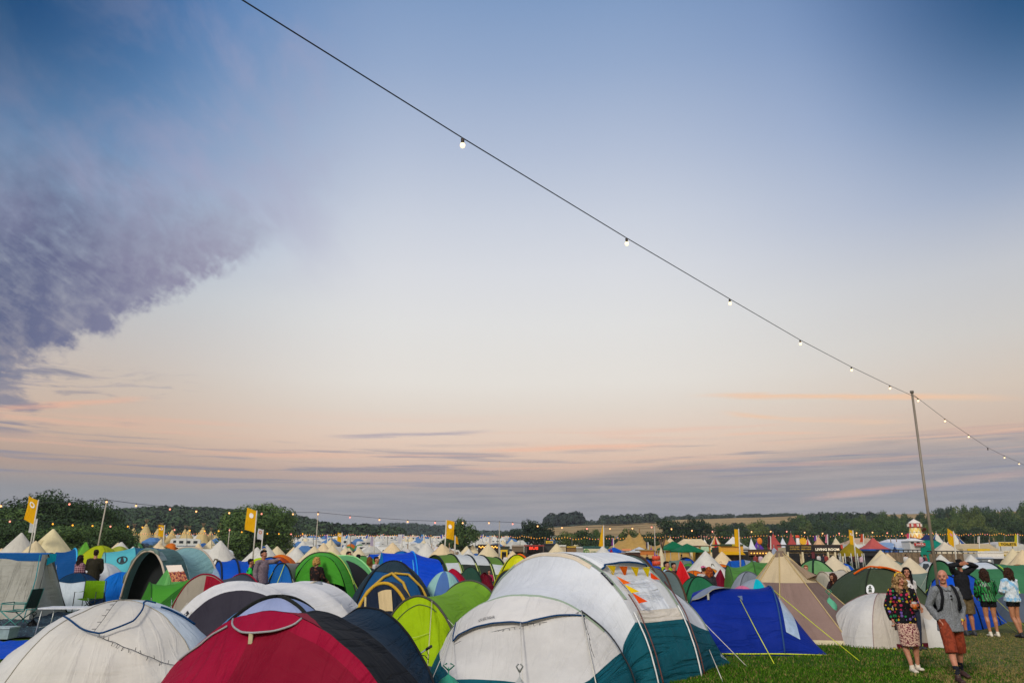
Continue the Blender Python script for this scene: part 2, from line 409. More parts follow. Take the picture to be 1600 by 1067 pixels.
# ---------------------------------------------------------------- leaves
def leafmat(c, key=0, tr=.25):
    k = ('leaf', c)
    if k in MATS: return MATS[k]
    m, t, p, out = princ('leaves_'+str(len(MATS)))
    g = t.nodes.new('ShaderNodeNewGeometry'); tc = t.nodes.new('ShaderNodeTexCoord')
    n = nz(t, tc.outputs['Object'], .9, 4, .6); oi = t.nodes.new('ShaderNodeObjectInfo')
    rv = N(t, g.outputs['Random Per Island']); ro = N(t, oi.outputs['Random'])
    f = n*.55+rv*.25+ro*.2
    cc = ramp(t, f, [(.25, tuple(x*.5 for x in c)), (.5, c), (.75, (c[0]*1.9, c[1]*1.6, c[2]*1.3))])
    t.links.new(cc, p.inputs['Base Color']); p.inputs['Roughness'].default_value = .75; p.inputs['Specular IOR Level'].default_value = .2
    MATS[k] = m; return m
BARK = (.05, .04, .028)
def crown_mesh(name, seed, n, size, clumps, c, flat=1., leaf=.30, fill=.5):
    """leaf-card crown: clumps of small leaf faces filling a lumpy volume about 1 high and 1 wide"""
    rg = random.Random(seed); V = []; Fc = []
    cl = []
    for i in range(clumps):
        a = rg.uniform(0, 6.283); b = math.asin(rg.uniform(-.75, 1)); rr = rg.uniform(.45, 1.)**.5
        cx = Vector((math.cos(a)*math.cos(b)*rr*.44, math.sin(a)*math.cos(b)*rr*.44, .52+math.sin(b)*rr*.40*flat))
        cl.append((cx, rg.uniform(.09, .20)))
    if fill: cl += [(Vector((rg.uniform(-.15, .15), rg.uniform(-.15, .15), .45+rg.uniform(-.1, .2))), .24) for _ in range(int(clumps*.2))]
    tot = sum(r*r for _, r in cl); k = 0
    for cx, r in cl:
        for _ in range(int(n*r*r/tot)):
            d = Vector((rg.gauss(0, 1), rg.gauss(0, 1), rg.gauss(0, .8)))
            if d.length < .01: continue
            d = d.normalized()*(r*(.60+.42*rg.random()**.6)); q = cx+d
            nn = (d.normalized()+Vector((rg.uniform(-1, 1), rg.uniform(-1, 1), rg.uniform(-.6, 1.2)))*.8).normalized()
            u = nn.orthogonal().normalized(); w = nn.cross(u); a = rg.uniform(0, 6.28)
            e1 = (u*math.cos(a)+w*math.sin(a))*leaf*rg.uniform(.6, 1.3)/size; e2 = (w*math.cos(a)-u*math.sin(a))*leaf*rg.uniform(.4, .9)/size
            V += [tuple(q-e1*.5), tuple(q+e2*.5+e1*.1), tuple(q+e1*.6), tuple(q-e2*.5+e1*.05)]; Fc.append((k, k+1, k+2, k+3)); k += 4
    me = bpy.data.meshes.new(name); me.from_pydata(V, [], Fc); me.materials.append(leafmat(c)); me.update(); return me
def trunk_mesh(seed, h=.5, r=.035):
    rg = random.Random(seed); mb = MB()
    mb.tube([(0, 0, -.05), (.005, 0, .12), (.01, .01, .3), (0, 0, h+.15)], [r*1.4, r, r*.8, r*.35], 7)
    for i in range(6):
        a = i*1.05+rg.random(); z = rg.uniform(.18, .42)
        mb.tube([(0, 0, z), (math.cos(a)*.12, math.sin(a)*.12, z+.12), (math.cos(a)*.3, math.sin(a)*.3, z+.28)], [r*.5, r*.35, r*.12], 5)
    me_o = mb.build('trunk', plain(BARK, .9)); me = me_o.data; bpy.data.objects.remove(me_o); return me
CR = {}
GREENS = dict(dark=(.030, .058, .018), mid=(.046, .084, .022), olive=(.080, .112, .028), deep=(.020, .040, .015), blue=(.032, .060, .036))
def crowns():
    i = 0
    for k, c in GREENS.items():
        CR[k] = [crown_mesh('crown', 10+i, 4600, 9, 26, c, 1., .50), crown_mesh('crown', 40+i, 4200, 9, 20, c, .85, .52)]
        i += 1
crowns()
BIG = {k: crown_mesh('crown', 70+j, 34000, 12, 60, tuple(x*1.3 for x in GREENS[k]), 1., .34) for j, k in enumerate(('dark', 'mid'))}
TR = [trunk_mesh(1), trunk_mesh(2, .45, .028)]
def tree(px, Y, top, width, kind, label, group=None, big=False, base=None, name='tree', var=0, xs=1.):
    p = GZ(px, Y)
    if base is not None: p.z = base
    H = ZT(px, top, Y)-p.z; W = width/F*Y*cp
    t = empty(name, p, label, 'tree', group)
    cr = bpy.data.objects.new('crown', BIG[kind] if big else CR[kind][var % 2]); col.objects.link(cr); cr.parent = t
    tr = bpy.data.objects.new('trunk', TR[var % 2]); col.objects.link(tr); tr.parent = t
    cr.scale = (W*1.02, W, H*1.03); cr.location = (0, 0, -H*.06 if not big else -.10*H); cr.rotation_euler = (0, 0, rnd.uniform(0, 6.28)*(0 if big else 1)+var*1.1)
    tr.scale = (H*.8, H*.8, H*1.02)
    return t
# left clump of tall trees
for a in [(-30, 92, 782, 190, 'mid', 0, 'broad dark tree at the far left edge of the photo'),
          (52, 96, 758, 150, 'dark', 1, 'tallest dark leafy tree behind the left yellow banner'),
          (128, 100, 771, 110, 'dark', 2, 'rounded dark tree right of the left yellow banner'),
          (150, 88, 806, 105, 'mid', 3, 'low bushy tree at the right foot of the left clump'),
          (90, 84, 812, 130, 'mid', 5, 'low dark undergrowth tree behind the left cream bell tents'),
          (20, 84, 808, 130, 'dark', 4, 'low dark tree behind the grey windbreak tent')]:
    tree(a[0], a[1], a[2], a[3], a[4], a[6], 'clump of trees at the left', big=True, var=a[5])
tree(398, 112, 775, 132, 'mid', 'large rounded dark green tree standing alone behind the yellow banner', big=True, var=1)
for i, a in enumerate([(722, 150, 809, 52, 'mid', 'leafy tree just right of the central yellow banner'),
          (700, 152, 838, 44, 'dark', 'low dark tree behind the central yellow banner'),
          (838, 190, 806, 56, 'deep', 'tall dark tree at the left end of the straw field'),
          (806, 230, 818, 24, 'blue', 'small round tree on the skyline left of the straw field'),
          (884, 190, 828, 44, 'olive', 'olive bushy tree in front of the straw field'),
          (912, 195, 822, 44, 'dark', 'dark tree below the long straw slope'),
          (930, 210, 826, 30, 'mid', 'small mid green tree left of the yellow sail flag'),
          (985, 200, 822, 44, 'olive', 'yellow green tree right of the yellow sail flag'),
          (1020, 215, 828, 60, 'dark', 'spreading dark tree behind the sand coloured marquee'),
          (955, 220, 832, 40, 'dark', 'dark bush directly behind the yellow sail flag'),
          (1056, 215, 803, 58, 'deep', 'tall dark tree left of the straw ridge'),
          (1092, 220, 801, 52, 'deep', 'tall dark tree touching the straw ridge'),
          (1128, 225, 812, 34, 'dark', 'narrow dark tree beside the straw ridge'),
          (1160, 300, 812, 30, 'dark', 'small dark tree on the straw slope'),
          (1186, 300, 810, 36, 'olive', 'olive tree in the middle of the straw slope'),
          (1140, 305, 812, 22, 'blue', 'little bluish tree on the straw slope'),
          (1210, 310, 813, 32, 'blue', 'bluish tree right of the straw slope')]):
    tree(*a[:5], a[5], 'trees beyond the far camp', var=i)
# hedge line of bushes in front of the far left camp and along the far edge
def bush_run(pts, hpx, kind, label, group, step=14, name='bush'):
    for (x0, Y0), (x1, Y1) in zip(pts, pts[1:]):
        n = max(1, int(abs(x1-x0)/step))
        for i in range(n):
            k = (i+rnd.random()*.6)/n; px = x0+(x1-x0)*k; Y = Y0+(Y1-Y0)*k+rnd.uniform(-3, 3); p = GZ(px, Y)
            s = hpx/F*Y*cp*rnd.uniform(.75, 1.25)
            t = bpy.data.objects.new(name, CR[kind][i % 2]); col.objects.link(t); t.location = (p.x, p.y, p.z-.12*s)
            t.scale = (s*1.9, s*1.6, s*1.15); t.rotation_euler = (0, 0, rnd.uniform(0, 6)); tag(t, label, 'bush', group)
bush_run([(185, 128), (330, 132), (450, 128)], 9, 'dark', 'dark hedge bush below the cream tipis of the far left camp', 'hedge bushes below the left camp', 14)
bush_run([(240, 140), (275, 142)], 16, 'olive', 'taller olive bush below the small yellow banner', 'olive bushes below the small banner', 12)
bush_run([(570, 175), (690, 170)], 10, 'dark', 'dark hedge bush in the middle of the far camp', 'hedge bushes in the middle of the far camp', 12)
bush_run([(640, 330), (1000, 330)], 11, 'dark', 'dark hedge bush along the far side of the valley', 'hedge bushes across the valley', 13)
bush_run([(1000, 260), (1300, 262)], 16, 'mid', 'dense dark bush behind the festival marquees', 'bushes behind the marquees', 14)
bush_run([(195, 345), (640, 350)], 12, 'dark', 'dark hedge bush above the far left camp', 'hedge bushes above the far left camp', 14)
# ridge row
for i in range(24):
    px = 1113+i*5.6+rnd.uniform(-1.5, 1.5)
    tree(px, 690, 803-(i/24)*5+rnd.uniform(-1.2, 2), 9+rnd.uniform(-1, 3), 'blue', 'small dark tree in the row along the straw ridge', 'row of trees along the ridge', var=i)
# right hand wood of separate trees
lab = ['dark tree in the front rank of the right hand wood', 'tree in the upper rank of the right hand wood']
def wood():
    top = [(1225, 806), (1260, 800), (1290, 803), (1330, 797), (1360, 800), (1400, 795), (1440, 794), (1475, 789), (1500, 784), (1540, 779), (1570, 789), (1600, 783), (1680, 780)]
    def tp(px):
        for (a, b), (c, d) in zip(top, top[1:]):
            if px <= c: return b+(d-b)*(px-a)/(c-a)
        return 780
    for j, (Y, dy, n, g) in enumerate(((330, 2, 27, 1), (285, 11, 25, 1), (248, 22, 25, 0), (222, 34, 24, 0))):
        for i in range(n):
            px = 1226+(i+.5*(j % 2))*(430/n)+rnd.uniform(-5, 5)
            k = rnd.choice(['dark', 'deep', 'mid', 'mid', 'olive', 'blue'] if j < 2 else ['dark', 'deep', 'dark', 'mid', 'olive'])
            tree(px, Y+rnd.uniform(-8, 8), tp(px)+dy+rnd.uniform(-3, 5), rnd.uniform(26, 44), k,
                 'tree of the %s rank in the right hand wood' % ('farthest', 'third', 'second', 'nearest')[j], 'right hand wood, rank %d' % (j+1), var=i+j)
wood()
for i, (px, tp_, w) in enumerate(((1255, 795, 13), (1274, 792, 22), (1294, 790, 13), (1318, 789, 15), (1372, 791, 14), (1385, 791, 16), (1403, 793, 16), (1475, 781, 20), (1492, 780, 16), (1442, 794, 12))):
    tree(px, 335, tp_, w, 'blue', 'taller slim tree standing proud of the right hand wood', 'slim trees over the right hand wood', var=i)
# far wooded hills: nobody could count these
def far_wood(name, label, spots, c, leafs=84, wid=6., hh=8.):
    rg = random.Random(5); V = []; Fc = []; k = 0
    for (x, y, s) in spots:
        z = TZ(x, y); w = wid*s; h = hh*s
        nl = leafs
        for _ in range(nl):
            d = Vector((rg.gauss(0, 1), rg.gauss(0, 1), abs(rg.gauss(0, 1))+.0)).normalized()
            q = Vector((x+d.x*w*.62, y+d.y*w*.62, z+h*.25+d.z*h*.75))
            nn = (d+Vector((rg.uniform(-1, 1), rg.uniform(-1, 1), rg.uniform(-.5, 1)))*.7).normalized(); u = nn.orthogonal().normalized(); v_ = nn.cross(u); sz = rg.uniform(.55, 1.25)*s
            a = rg.uniform(0, 3.1); e1 = (u*math.cos(a)+v_*math.sin(a))*sz; e2 = (v_*math.cos(a)-u*math.sin(a))*sz*.8
            V += [tuple(q-e1), tuple(q-e2), tuple(q+e1), tuple(q+e2)]; Fc.append((k, k+1, k+2, k+3)); k += 4
    me = bpy.data.meshes.new(name); me.from_pydata(V, [], Fc); me.materials.append(leafmat(c)); me.update()
    o = bpy.data.objects.new(name, me); col.objects.link(o); tag(o, label, 'woodland', kind='stuff')
def spots(px0, px1, d0, d1, n, s=(.8, 1.4), seed=1):
    rg = random.Random(seed); r = []
    for _ in range(n):
        px = rg.uniform(px0, px1); d = rg.uniform(d0, d1); a = math.atan(TA(px)); r.append((d*math.sin(a), d*math.cos(a), rg.uniform(*s)))
    return r
far_wood('wooded_hill', 'dense wooded hill rising behind the far left camp', spots(-60, 640, 420, 700, 2300, (.8, 1.35), 2), (.036, .068, .022))
far_wood('wooded_hill', 'second, bluer wooded hill farther away behind the central banner', spots(470, 900, 860, 1120, 1300, (.9, 1.5), 3), (.034, .064, .040))
far_wood('hilltop_copse', 'dark copse on the hilltop left of the straw fields', spots(852, 899, 640, 700, 130, (.9, 1.45), 4), (.022, .038, .026))
far_wood('woodland', 'long dark belt of woodland above the straw fields', spots(896, 1120, 720, 860, 520, (.6, .85), 5)+spots(930, 1010, 600, 640, 60, (.7, 1.), 8), (.026, .044, .026))
far_wood('woodland', 'dark hedgerow wood between the two straw slopes', spots(1120, 1240, 430, 490, 120, (.45, .7), 6)+spots(1225, 1330, 420, 520, 260, (.7, 1.1), 7)+spots(780, 850, 420, 470, 70, (.5, .8), 9), (.028, .046, .022))
# ================================================================ TENT MAKING
NZ = Vector
def nzv(p, s, k=0.): return noise.noise(Vector((p.x*s+k, p.y*s, p.z*s)))
class Tunnel:
    """fabric lofted over hoops. hoop = (L, R, h, n, lean): ground ends, height, squareness, lean of the crown along the tent"""
    def __init__(s, hoops, sag=.05, wr=.012, seed=0., a0=R(17)):
        s.a0 = a0
        s.h = hoops; s.sag = sag if hasattr(sag, '__len__') else [sag]*(len(hoops)-1); s.wr = wr; s.seed = seed; s.nv = len(hoops)-1
        s.c = sum((h[0]+h[1] for h in hoops), Vector())/len(hoops)/2
    def hp(s, i, u):
        L, Rr, h, n, lean = s.h[i]; a0 = s.a0; a = a0+(math.pi-2*a0)*u
        c = -math.cos(a)/math.cos(a0); sn = (math.sin(a)-math.sin(a0))/(1-math.sin(a0))
        c = math.copysign(abs(c)**(2/n), c); sn = max(0, sn)**(2/n)
        M = (L+Rr)/2; p = M+(Rr-L)/2*c; p = Vector((p.x, p.y, max(0, p.z)))
        p.z += h*sn
        if lean: p += lean*sn
        return p
    def __call__(s, u, v, off=0.):
        v = min(max(v, 0), s.nv-1e-6); i = int(v); t = v-i
        if i >= s.nv: i, t = s.nv-1, 1.
        a, b = s.hp(i, u), s.hp(i+1, u); p = a.lerp(b, t)
        M = ((s.h[i][0]+s.h[i][1])/2).lerp((s.h[i+1][0]+s.h[i+1][1])/2, t); M = Vector((M.x, M.y, 0))
        k = s.sag[i]*4*t*(1-t)
        r = p-M; q = M+r*(1-k)
        if s.wr:
            d = min(1, p.z/.4)
            q += r.normalized()*s.wr*d*(nzv(p, 1.6, s.seed)+.6*nzv(p, 4.2, s.seed+5))
        if off: q += (r+Vector((0, 0, .02))).normalized()*off
        g = TZ(q.x, q.y)
        if g: q.z = g+q.z*(1-g/max(1., s.h[i][2], s.h[i+1][2]))
        return q
class Dome:
    """crossed-pole dome. corners at u = k/nc (+0), v 0 crown .. 1 ground"""
    def __init__(s, c, rx, ry, h, rot=0., sag=.10, n=2.4, nc=4, wr=.010, seed=0., flat=1., apex=(0, 0), pk=1., W=R(66)):
        s.W = W
        s.c = Vector(c); s.c.z = TZ(s.c.x, s.c.y); h -= s.c.z; s.rx, s.ry, s.h, s.rot, s.sag, s.n, s.nc, s.wr, s.seed, s.flat, s.apex, s.pk = rx, ry, h, rot, sag, n, nc, wr, seed, flat, apex, pk
    def __call__(s, u, v, off=0.):
        W = s.W; a = 2*math.pi*u; w = v*W; cw = (math.cos(w)-math.cos(W))/(1-math.cos(W)); sw = math.sin(w)/math.sin(W); w = v*math.pi/2
        # corners on the diagonals
        aa = a+math.pi/4
        ca, sa = math.cos(aa), math.sin(aa); rr = (abs(ca)**s.n+abs(sa)**s.n)**(-1/s.n)
        k = 1-s.sag*(math.sin(s.nc*a/2)**2)*math.sin(w)
        r = sw**s.pk*rr*k
        x, y, z = s.rx*r*ca+s.apex[0]*(1-v), s.ry*r*sa+s.apex[1]*(1-v), s.h*max(0, cw)**s.flat*(1-s.sag*.5*(math.sin(s.nc*a/2)**2)*math.sin(2*w))
        if s.wr:
            d = min(1, z/.3)*s.wr; z += d*noise.noise(Vector((x*2+s.seed, y*2, z*2))); x += d*noise.noise(Vector((x*3, y*3+s.seed, z*3)))*ca*1.5; y += d*noise.noise(Vector((x*3, y*3+s.seed, z*3)))*sa*1.5
        if off: x += off*ca*math.sin(w); y += off*sa*math.sin(w); z += off*math.cos(w)
        cr, sr = math.cos(s.rot), math.sin(s.rot)
        return s.c+Vector((x*cr-y*sr, x*sr+y*cr, z))
class Cone:
    """bell tent, tipi or peaked roof with n gores; v 0 peak .. 1 eave (.. 2 foot of wall if wall > 0)"""
    def __init__(s, c, r, h, wall=0., n=12, sag=.06, rot=0., curve=.0, ry=None, r0=.02, lean=(0, 0), gore=.05, wr=.01):
        s.c = Vector(c); s.r, s.h, s.wall, s.n, s.sag, s.rot, s.curve, s.r0, s.lean, s.gore, s.wr = r, h, wall, n, sag, rot, curve, r0, lean, gore, wr
        s.ry = ry or r
    def __call__(s, u, v, off=0.):
        a = 2*math.pi*u; vv = min(v, 1)
        ang = math.pi/s.n; am = (a % (2*ang))-ang
        poly = math.cos(ang)/math.cos(am); k = poly*(1-s.gore*(math.cos(am*s.n/2)**2)*vv)
        rad = (s.r0+(1-s.r0)*vv)*(1-s.curve*math.sin(math.pi*vv))
        z = s.wall+(s.h-s.wall)*(1-vv)
        if v > 1: z = s.wall*(2-v)
        x, y = s.r*rad*k*math.cos(a), s.ry*rad*k*math.sin(a)
        x += s.lean[0]*(1-vv); y += s.lean[1]*(1-vv)
        if s.wr:
            x += s.wr*math.cos(a)*noise.noise(Vector((x*2.5, y*2.5, z*1.2))); y += s.wr*math.sin(a)*noise.noise(Vector((x*2.5, y*2.5, z*1.2)))
        if off: x += off*math.cos(a); y += off*math.sin(a); z += off*.5
        cr, sr = math.cos(s.rot), math.sin(s.rot)
        return s.c+Vector((x*cr-y*sr, x*sr+y*cr, z))
def patch(S, root, name, mat, u0=0., u1=1., v0=0., v1=1., nu=24, nv=12, off=0., uvs=None, mb=None):
    """piece of a tent's surface; u0/u1 may be functions of v"""
    own = mb is None; mb = mb or MB()
    f0 = u0 if callable(u0) else (lambda q: u0); f1 = u1 if callable(u1) else (lambda q: u1)
    def fn(a, b):
        v = v0+(v1-v0)*b; ua, ub = f0(v), f1(v); return S(ua+(ub-ua)*a, v, off)
    if uvs is None:
        L = sum((fn((i+1)/6, .5)-fn(i/6, .5)).length for i in range(6)); W = sum((fn(.5, (i+1)/6)-fn(.5, i/6)).length for i in range(6)); uvs = (L, W)
    mb.grid(fn, nu, nv, uvs=uvs, mat=0 if own else None)
    return mb.build(name, mat, root) if own else mb
def sleeve(S, root, name, mat, path, rad=.012, seg=6, off=.01, n=36, mb=None):
    own = mb is None; mb = mb or MB()
    pts = []
    for i in range(n+1):
        q = i/n*(len(path)-1); k = min(int(q), len(path)-2); t = q-k
        u = path[k][0]+(path[k+1][0]-path[k][0])*t; v = path[k][1]+(path[k+1][1]-path[k][1])*t
        pts.append(S(u, v, off))
    mb.tube(pts, rad, seg)
    return mb.build(name, mat, root) if own else mb
def band(S, root, name, mat, u0, u1, v, w, off=.012, n=40):
    """flat tape lying over a hoop, w wide in v"""
    def fn(a, b): return S(u0+(u1-u0)*a, v+(b-.5)*w, off)
    mb = MB(); mb.grid(fn, n, 2); return mb.build(name, mat, root)
def guy(root, a, b, mat, r=.006, name='guy_line', peg=True):
    mb = MB(); mb.tube([a, Vector(a).lerp(Vector(b), .5)-Vector((0, 0, .015)), b], r, 5)
    o = mb.build(name, mat, root)
    return o
def curve3(root, name, mat, pts, r, seg=6, n=24):
    pts = [Vector(p) for p in pts]; out = []
    m = len(pts)-1
    for i in range(n+1):
        q = i/n*m; k = min(int(q), m-1); t = q-k
        p0, p1, p2, p3 = pts[max(k-1, 0)], pts[k], pts[k+1], pts[min(k+2, m)]
        out.append(.5*((2*p1)+(p2-p0)*t+(2*p0-5*p1+4*p2-p3)*t*t+(3*p1-p0-3*p2+p3)*t**3))
    mb = MB(); mb.tube(out, r, seg); return mb.build(name, mat, root)
def H(pl, Yl, pr, Yr, top, n=2.3, lean=None, z=None):
    """hoop from the spots where its ends stand and the row its crown reaches"""
    L, Rr = GX(pl, Yl), GX(pr, Yr); M = (L+Rr)/2
    h = (ZT(800, top, M.y) if z is None else z)
    return (L, Rr, h, n, lean)
def text(root, body, size, mat, fn, name='lettering', ext=.003, bold=.0, rot=None):
    """lettering; fn maps flat (x, z) in metres to a world point on its carrier"""
    cu = bpy.data.curves.new(name, 'FONT'); cu.body = body; cu.size = size; cu.align_x = 'CENTER'; cu.align_y = 'CENTER'; cu.offset = bold; cu.resolution_u = 2
    o = bpy.data.objects.new(name, cu); col.objects.link(o)
    dg = bpy.context.evaluated_depsgraph_get(); me = bpy.data.meshes.new_from_object(o.evaluated_get(dg)); bpy.data.objects.remove(o)
    org = Vector(worldloc(root)) if root is not None else Vector()
    for v in me.vertices: v.co = Vector(fn(v.co.x, v.co.y))-org
    me.materials.clear(); me.materials.append(mat); me.name = name
    q = bpy.data.objects.new(name, me); col.objects.link(q)
    if root is not None: q.parent = root
    return q
def disc(fn, r, seg=20, r0=0.):
    mb = MB(); mb.grid(lambda u, v: fn((r0+(r-r0)*v)*math.cos(u*6.28319), (r0+(r-r0)*v)*math.sin(u*6.28319)), seg, 2, closed=False); return mb
def onsurf(S, u, v, du, dv):
    """flat chart on a tent surface around (u, v): du, dv are the uv steps of one metre"""
    return lambda x, z: S(u+x*du[0]+z*du[1], v+x*dv[0]+z*dv[1], .02)
TENTS = []
def mk(S, name, label, c=None, cat='tent', group=None):
    c = Vector((S.c.x, S.c.y, 0)) if c is None else c
    TENTS.append((c.x, c.y)); return empty(name, c, label, cat, group)
def tunnel(label, hoops, cols, sleeves=None, sag=.05, skirt=None, name='tunnel_tent', wr=.014, nu=40, nv=9, tr=.18, crease=.35, sr=.014, seed=None, group=None, guys=True):
    """whole tunnel tent; cols per bay; sleeves {hoop: colour}; skirt (colour, height in u per hoop)"""
    S = Tunnel(hoops, sag, wr, seed if seed is not None else rnd.uniform(0, 50)); t = mk(S, name, label, group=group)
    i = 0; nb = len(hoops)-1
    while i < nb:
        j = i
        while j+1 < nb and cols[j+1] == cols[i]: j += 1
        end = (i == 0 and hoops[0][2] < .3) or (j == nb-1 and hoops[-1][2] < .3)
        if cols[i]: patch(S, t, 'end_panel' if end and i == j else 'flysheet', fabric(cols[i], tr, crease=crease), 0, 1, i, j+1, nu, nv*(j-i+1))
        i = j+1
    for k, c in (sleeves or {}).items(): sleeve(S, t, 'pole_sleeve', fabric(c, 0., crease=.1), [(0, k), (1, k)], sr, n=44, off=.008)
    if guys:
        gc = rnd.choice(['b9bf3a', 'c4c0b0', '8f9a90', 'b5b8b5'])
        for k in range(1, nb):
            if hoops[k][2] < .9: continue
            for u in (.24, .76):
                q = S(u, k, .02); Mx = (hoops[k][0]+hoops[k][1])/2; od = Vector((q.x-Mx.x, q.y-Mx.y, 0)).normalized(); e = q+od*rnd.uniform(.9, 1.3); e.z = TZ(e.x, e.y)
                guy(t, q, e, plain(gc), .0055); mb = MB(); mb.tube([e-Vector((0, 0, .03)), e+Vector((0, 0, .05))-od*-.02], .007, 5); mb.build('peg', plain('8a8d90', .3, .8), t)
    if skirt:
        for a, b in ((lambda v: 0., lambda v: skirt[1]), (lambda v: 1-skirt[1], lambda v: 1.)): patch(S, t, 'skirt', fabric(skirt[0], .1), a, b, 0, nb, 5, nb*8, off=.006)
    return t, S
def dome(label, px, Y, w, h, cols, rot=0., poles='2a2c30', d=None, sag=.10, n=2.4, name='dome_tent', skirt=None, pr=.011, group=None, crease=.35, tr=.18, flat=1., apex=(0, 0), nu=48, nv=16, pk=1., c=None, wr=.012):
    """cols: one colour per quarter (facing side first) or a single one"""
    c = GX(px, Y) if c is None else c
    S = Dome(c, w/2, (d or w)/2, h, rot, sag, n, seed=rnd.uniform(0, 50), flat=flat, apex=apex, pk=pk, wr=wr)
    t = mk(S, name, label, group=group)
    cols = [cols] if isinstance(cols, str) else cols
    if len(set(cols)) == 1: patch(S, t, 'flysheet', fabric(cols[0], tr, crease=crease), 0, 1, 0.001, 1, nu, nv)
    else:
        for i, cc in enumerate(cols): patch(S, t, 'fabric_panel', fabric(cc, tr, crease=crease), i/len(cols), (i+1)/len(cols), 0.001, 1, max(4, nu//len(cols)), nv)
    if poles:
        for k in (0, .25): sleeve(S, t, 'pole_sleeve', fabric(poles, 0., crease=.1), [(k, 1), (k, 0.001)], pr, n=16, off=.01, mb=None) if False else None
        for k in (0, .25):
            mb = MB(); sleeve(S, t, '', None, [(k, 1), (k, .001)], pr, n=14, off=.012, mb=mb); sleeve(S, t, '', None, [(k+.5, .001), (k+.5, 1)], pr, n=14, off=.012, mb=mb); mb.build('pole_sleeve', fabric(poles, 0., crease=.1), t)
    if skirt: patch(S, t, 'skirt', fabric(skirt, .1), 0, 1, .86, 1, nu, 3, off=.006)
    return t, S
def bell(label, px, Y, w, top, c, wall=.35, n=16, rot=0., name='bell_tent', curve=.05, group=None, ropes=True, door=True, base=None, ry=None):
    p = GZ(px, Y) if base is None else base; h = ZT(px, top, Y)-p.z
    S = Cone(p, w/2, h, wall, n, rot=rot, curve=curve); t = mk(S, name, label, c=p, group=group)
    m = fabric(c, .12, .8, .25)
    patch(S, t, 'canvas_roof', m, 0, 1, 0, 1, n*3, 10)
    if wall > .05: patch(S, t, 'canvas_wall', m, 0, 1, 1, 2, n*3, 2)
    return t, S
# ================================================================ NEAR TENTS
BK = plain('141518', .6); WHT = plain('d8d8d4', .6); NAVY = fabric('1d3050', 0., crease=.1)
def HS(px, Yn, Yf, top, dx=0., n=2.3, z=None, lean=None):
    h = ZT(800, top, (Yn+Yf)/2) if z is None else z; zz = .8
    return (Vector((GX(px, Yf).x-dx, Yf, 0)), Vector((GX(px, Yn).x+dx, Yn, 0)), h, n, lean)
def ZD(top, Y): return ZT(800, top, Y)
def hood(S, t, mat, pts, edge=None, off=.05, er=.012, name='vent_hood'):
    """cowl standing off the cloth: list of (u0, u1, v) rows"""
    mb = MB(); n = len(pts)-1
    def fn(a, b):
        q = b*n; k = min(int(q), n-1); f = q-k
        u0 = pts[k][0]+(pts[k+1][0]-pts[k][0])*f; u1 = pts[k][1]+(pts[k+1][1]-pts[k][1])*f; v = pts[k][2]+(pts[k+1][2]-pts[k][2])*f
        return S(u0+(u1-u0)*a, v, .012+off*b*abs(math.sin(math.pi*a))**.6)
    mb.grid(fn, 16, 8, uvs=(1, .4)); o = mb.build(name, mat, t)
    if edge is not None:
        e = MB(); e.tube([fn(i/24, 1.) for i in range(25)], er, 5); e.build('hood_piping', edge, o)
    return o
# 1 front left white dome
t, S = dome('large off-white dome tent with navy vent piping in the front row at bottom left', 186, 12.3, 3.75, ZD(940, 12.3)+.02, ['d2d5d6', 'd2d0ca', 'd6d2c9', 'ccd6dc'], rot=.35, poles=None, d=3.0, n=2.25, sag=.07, crease=.30, wr=.035, nu=64, nv=24)
for k in (0, .25):
    sleeve(S, t, 'seam', fabric('a9a598', 0.), [(k, 1), (k, .001)], .006, off=.006, n=20); sleeve(S, t, 'seam', fabric('a9a598', 0.), [(k+.5, .001), (k+.5, 1)], .006, off=.006, n=20)
PB = fabric('1b3f66', 0., crease=.1)
sleeve(S, t, 'vent_piping', PB, [(.500, .40), (.53, .44), (.57, .49), (.605, .535), (.635, .49), (.665, .43), (.69, .34), (.715, .24), (.745, .21), (.775, .25)], .013, off=.075, n=40)
sleeve(S, t, 'vent_piping', PB, [(.80, .27), (.83, .30), (.862, .38), (.885, .50)], .018, off=.03, n=20)
mb = MB(); pp = [S(.60+.13*i/30, .545+.26*(i/30)**1.1, .03+.01*math.sin(i)) for i in range(31)]+[]
mb.tube(pp, .004, 4)
for i in range(1, 30, 2): mb.tube([pp[i], pp[i]+Vector((rnd.uniform(-.02, .02), -.02, rnd.choice([-.05, .05])))], .004, 4)
pq = [S(.612-.02*i/16, .02+.5*i/16, .07) for i in range(17)]; mb.tube(pq, .004, 4)
for i in range(1, 16, 2): mb.tube([pq[i], pq[i]+Vector((rnd.choice([-.05, .05]), -.02, 0))], .004, 4)
mb.build('fairy_lights', BK, t)
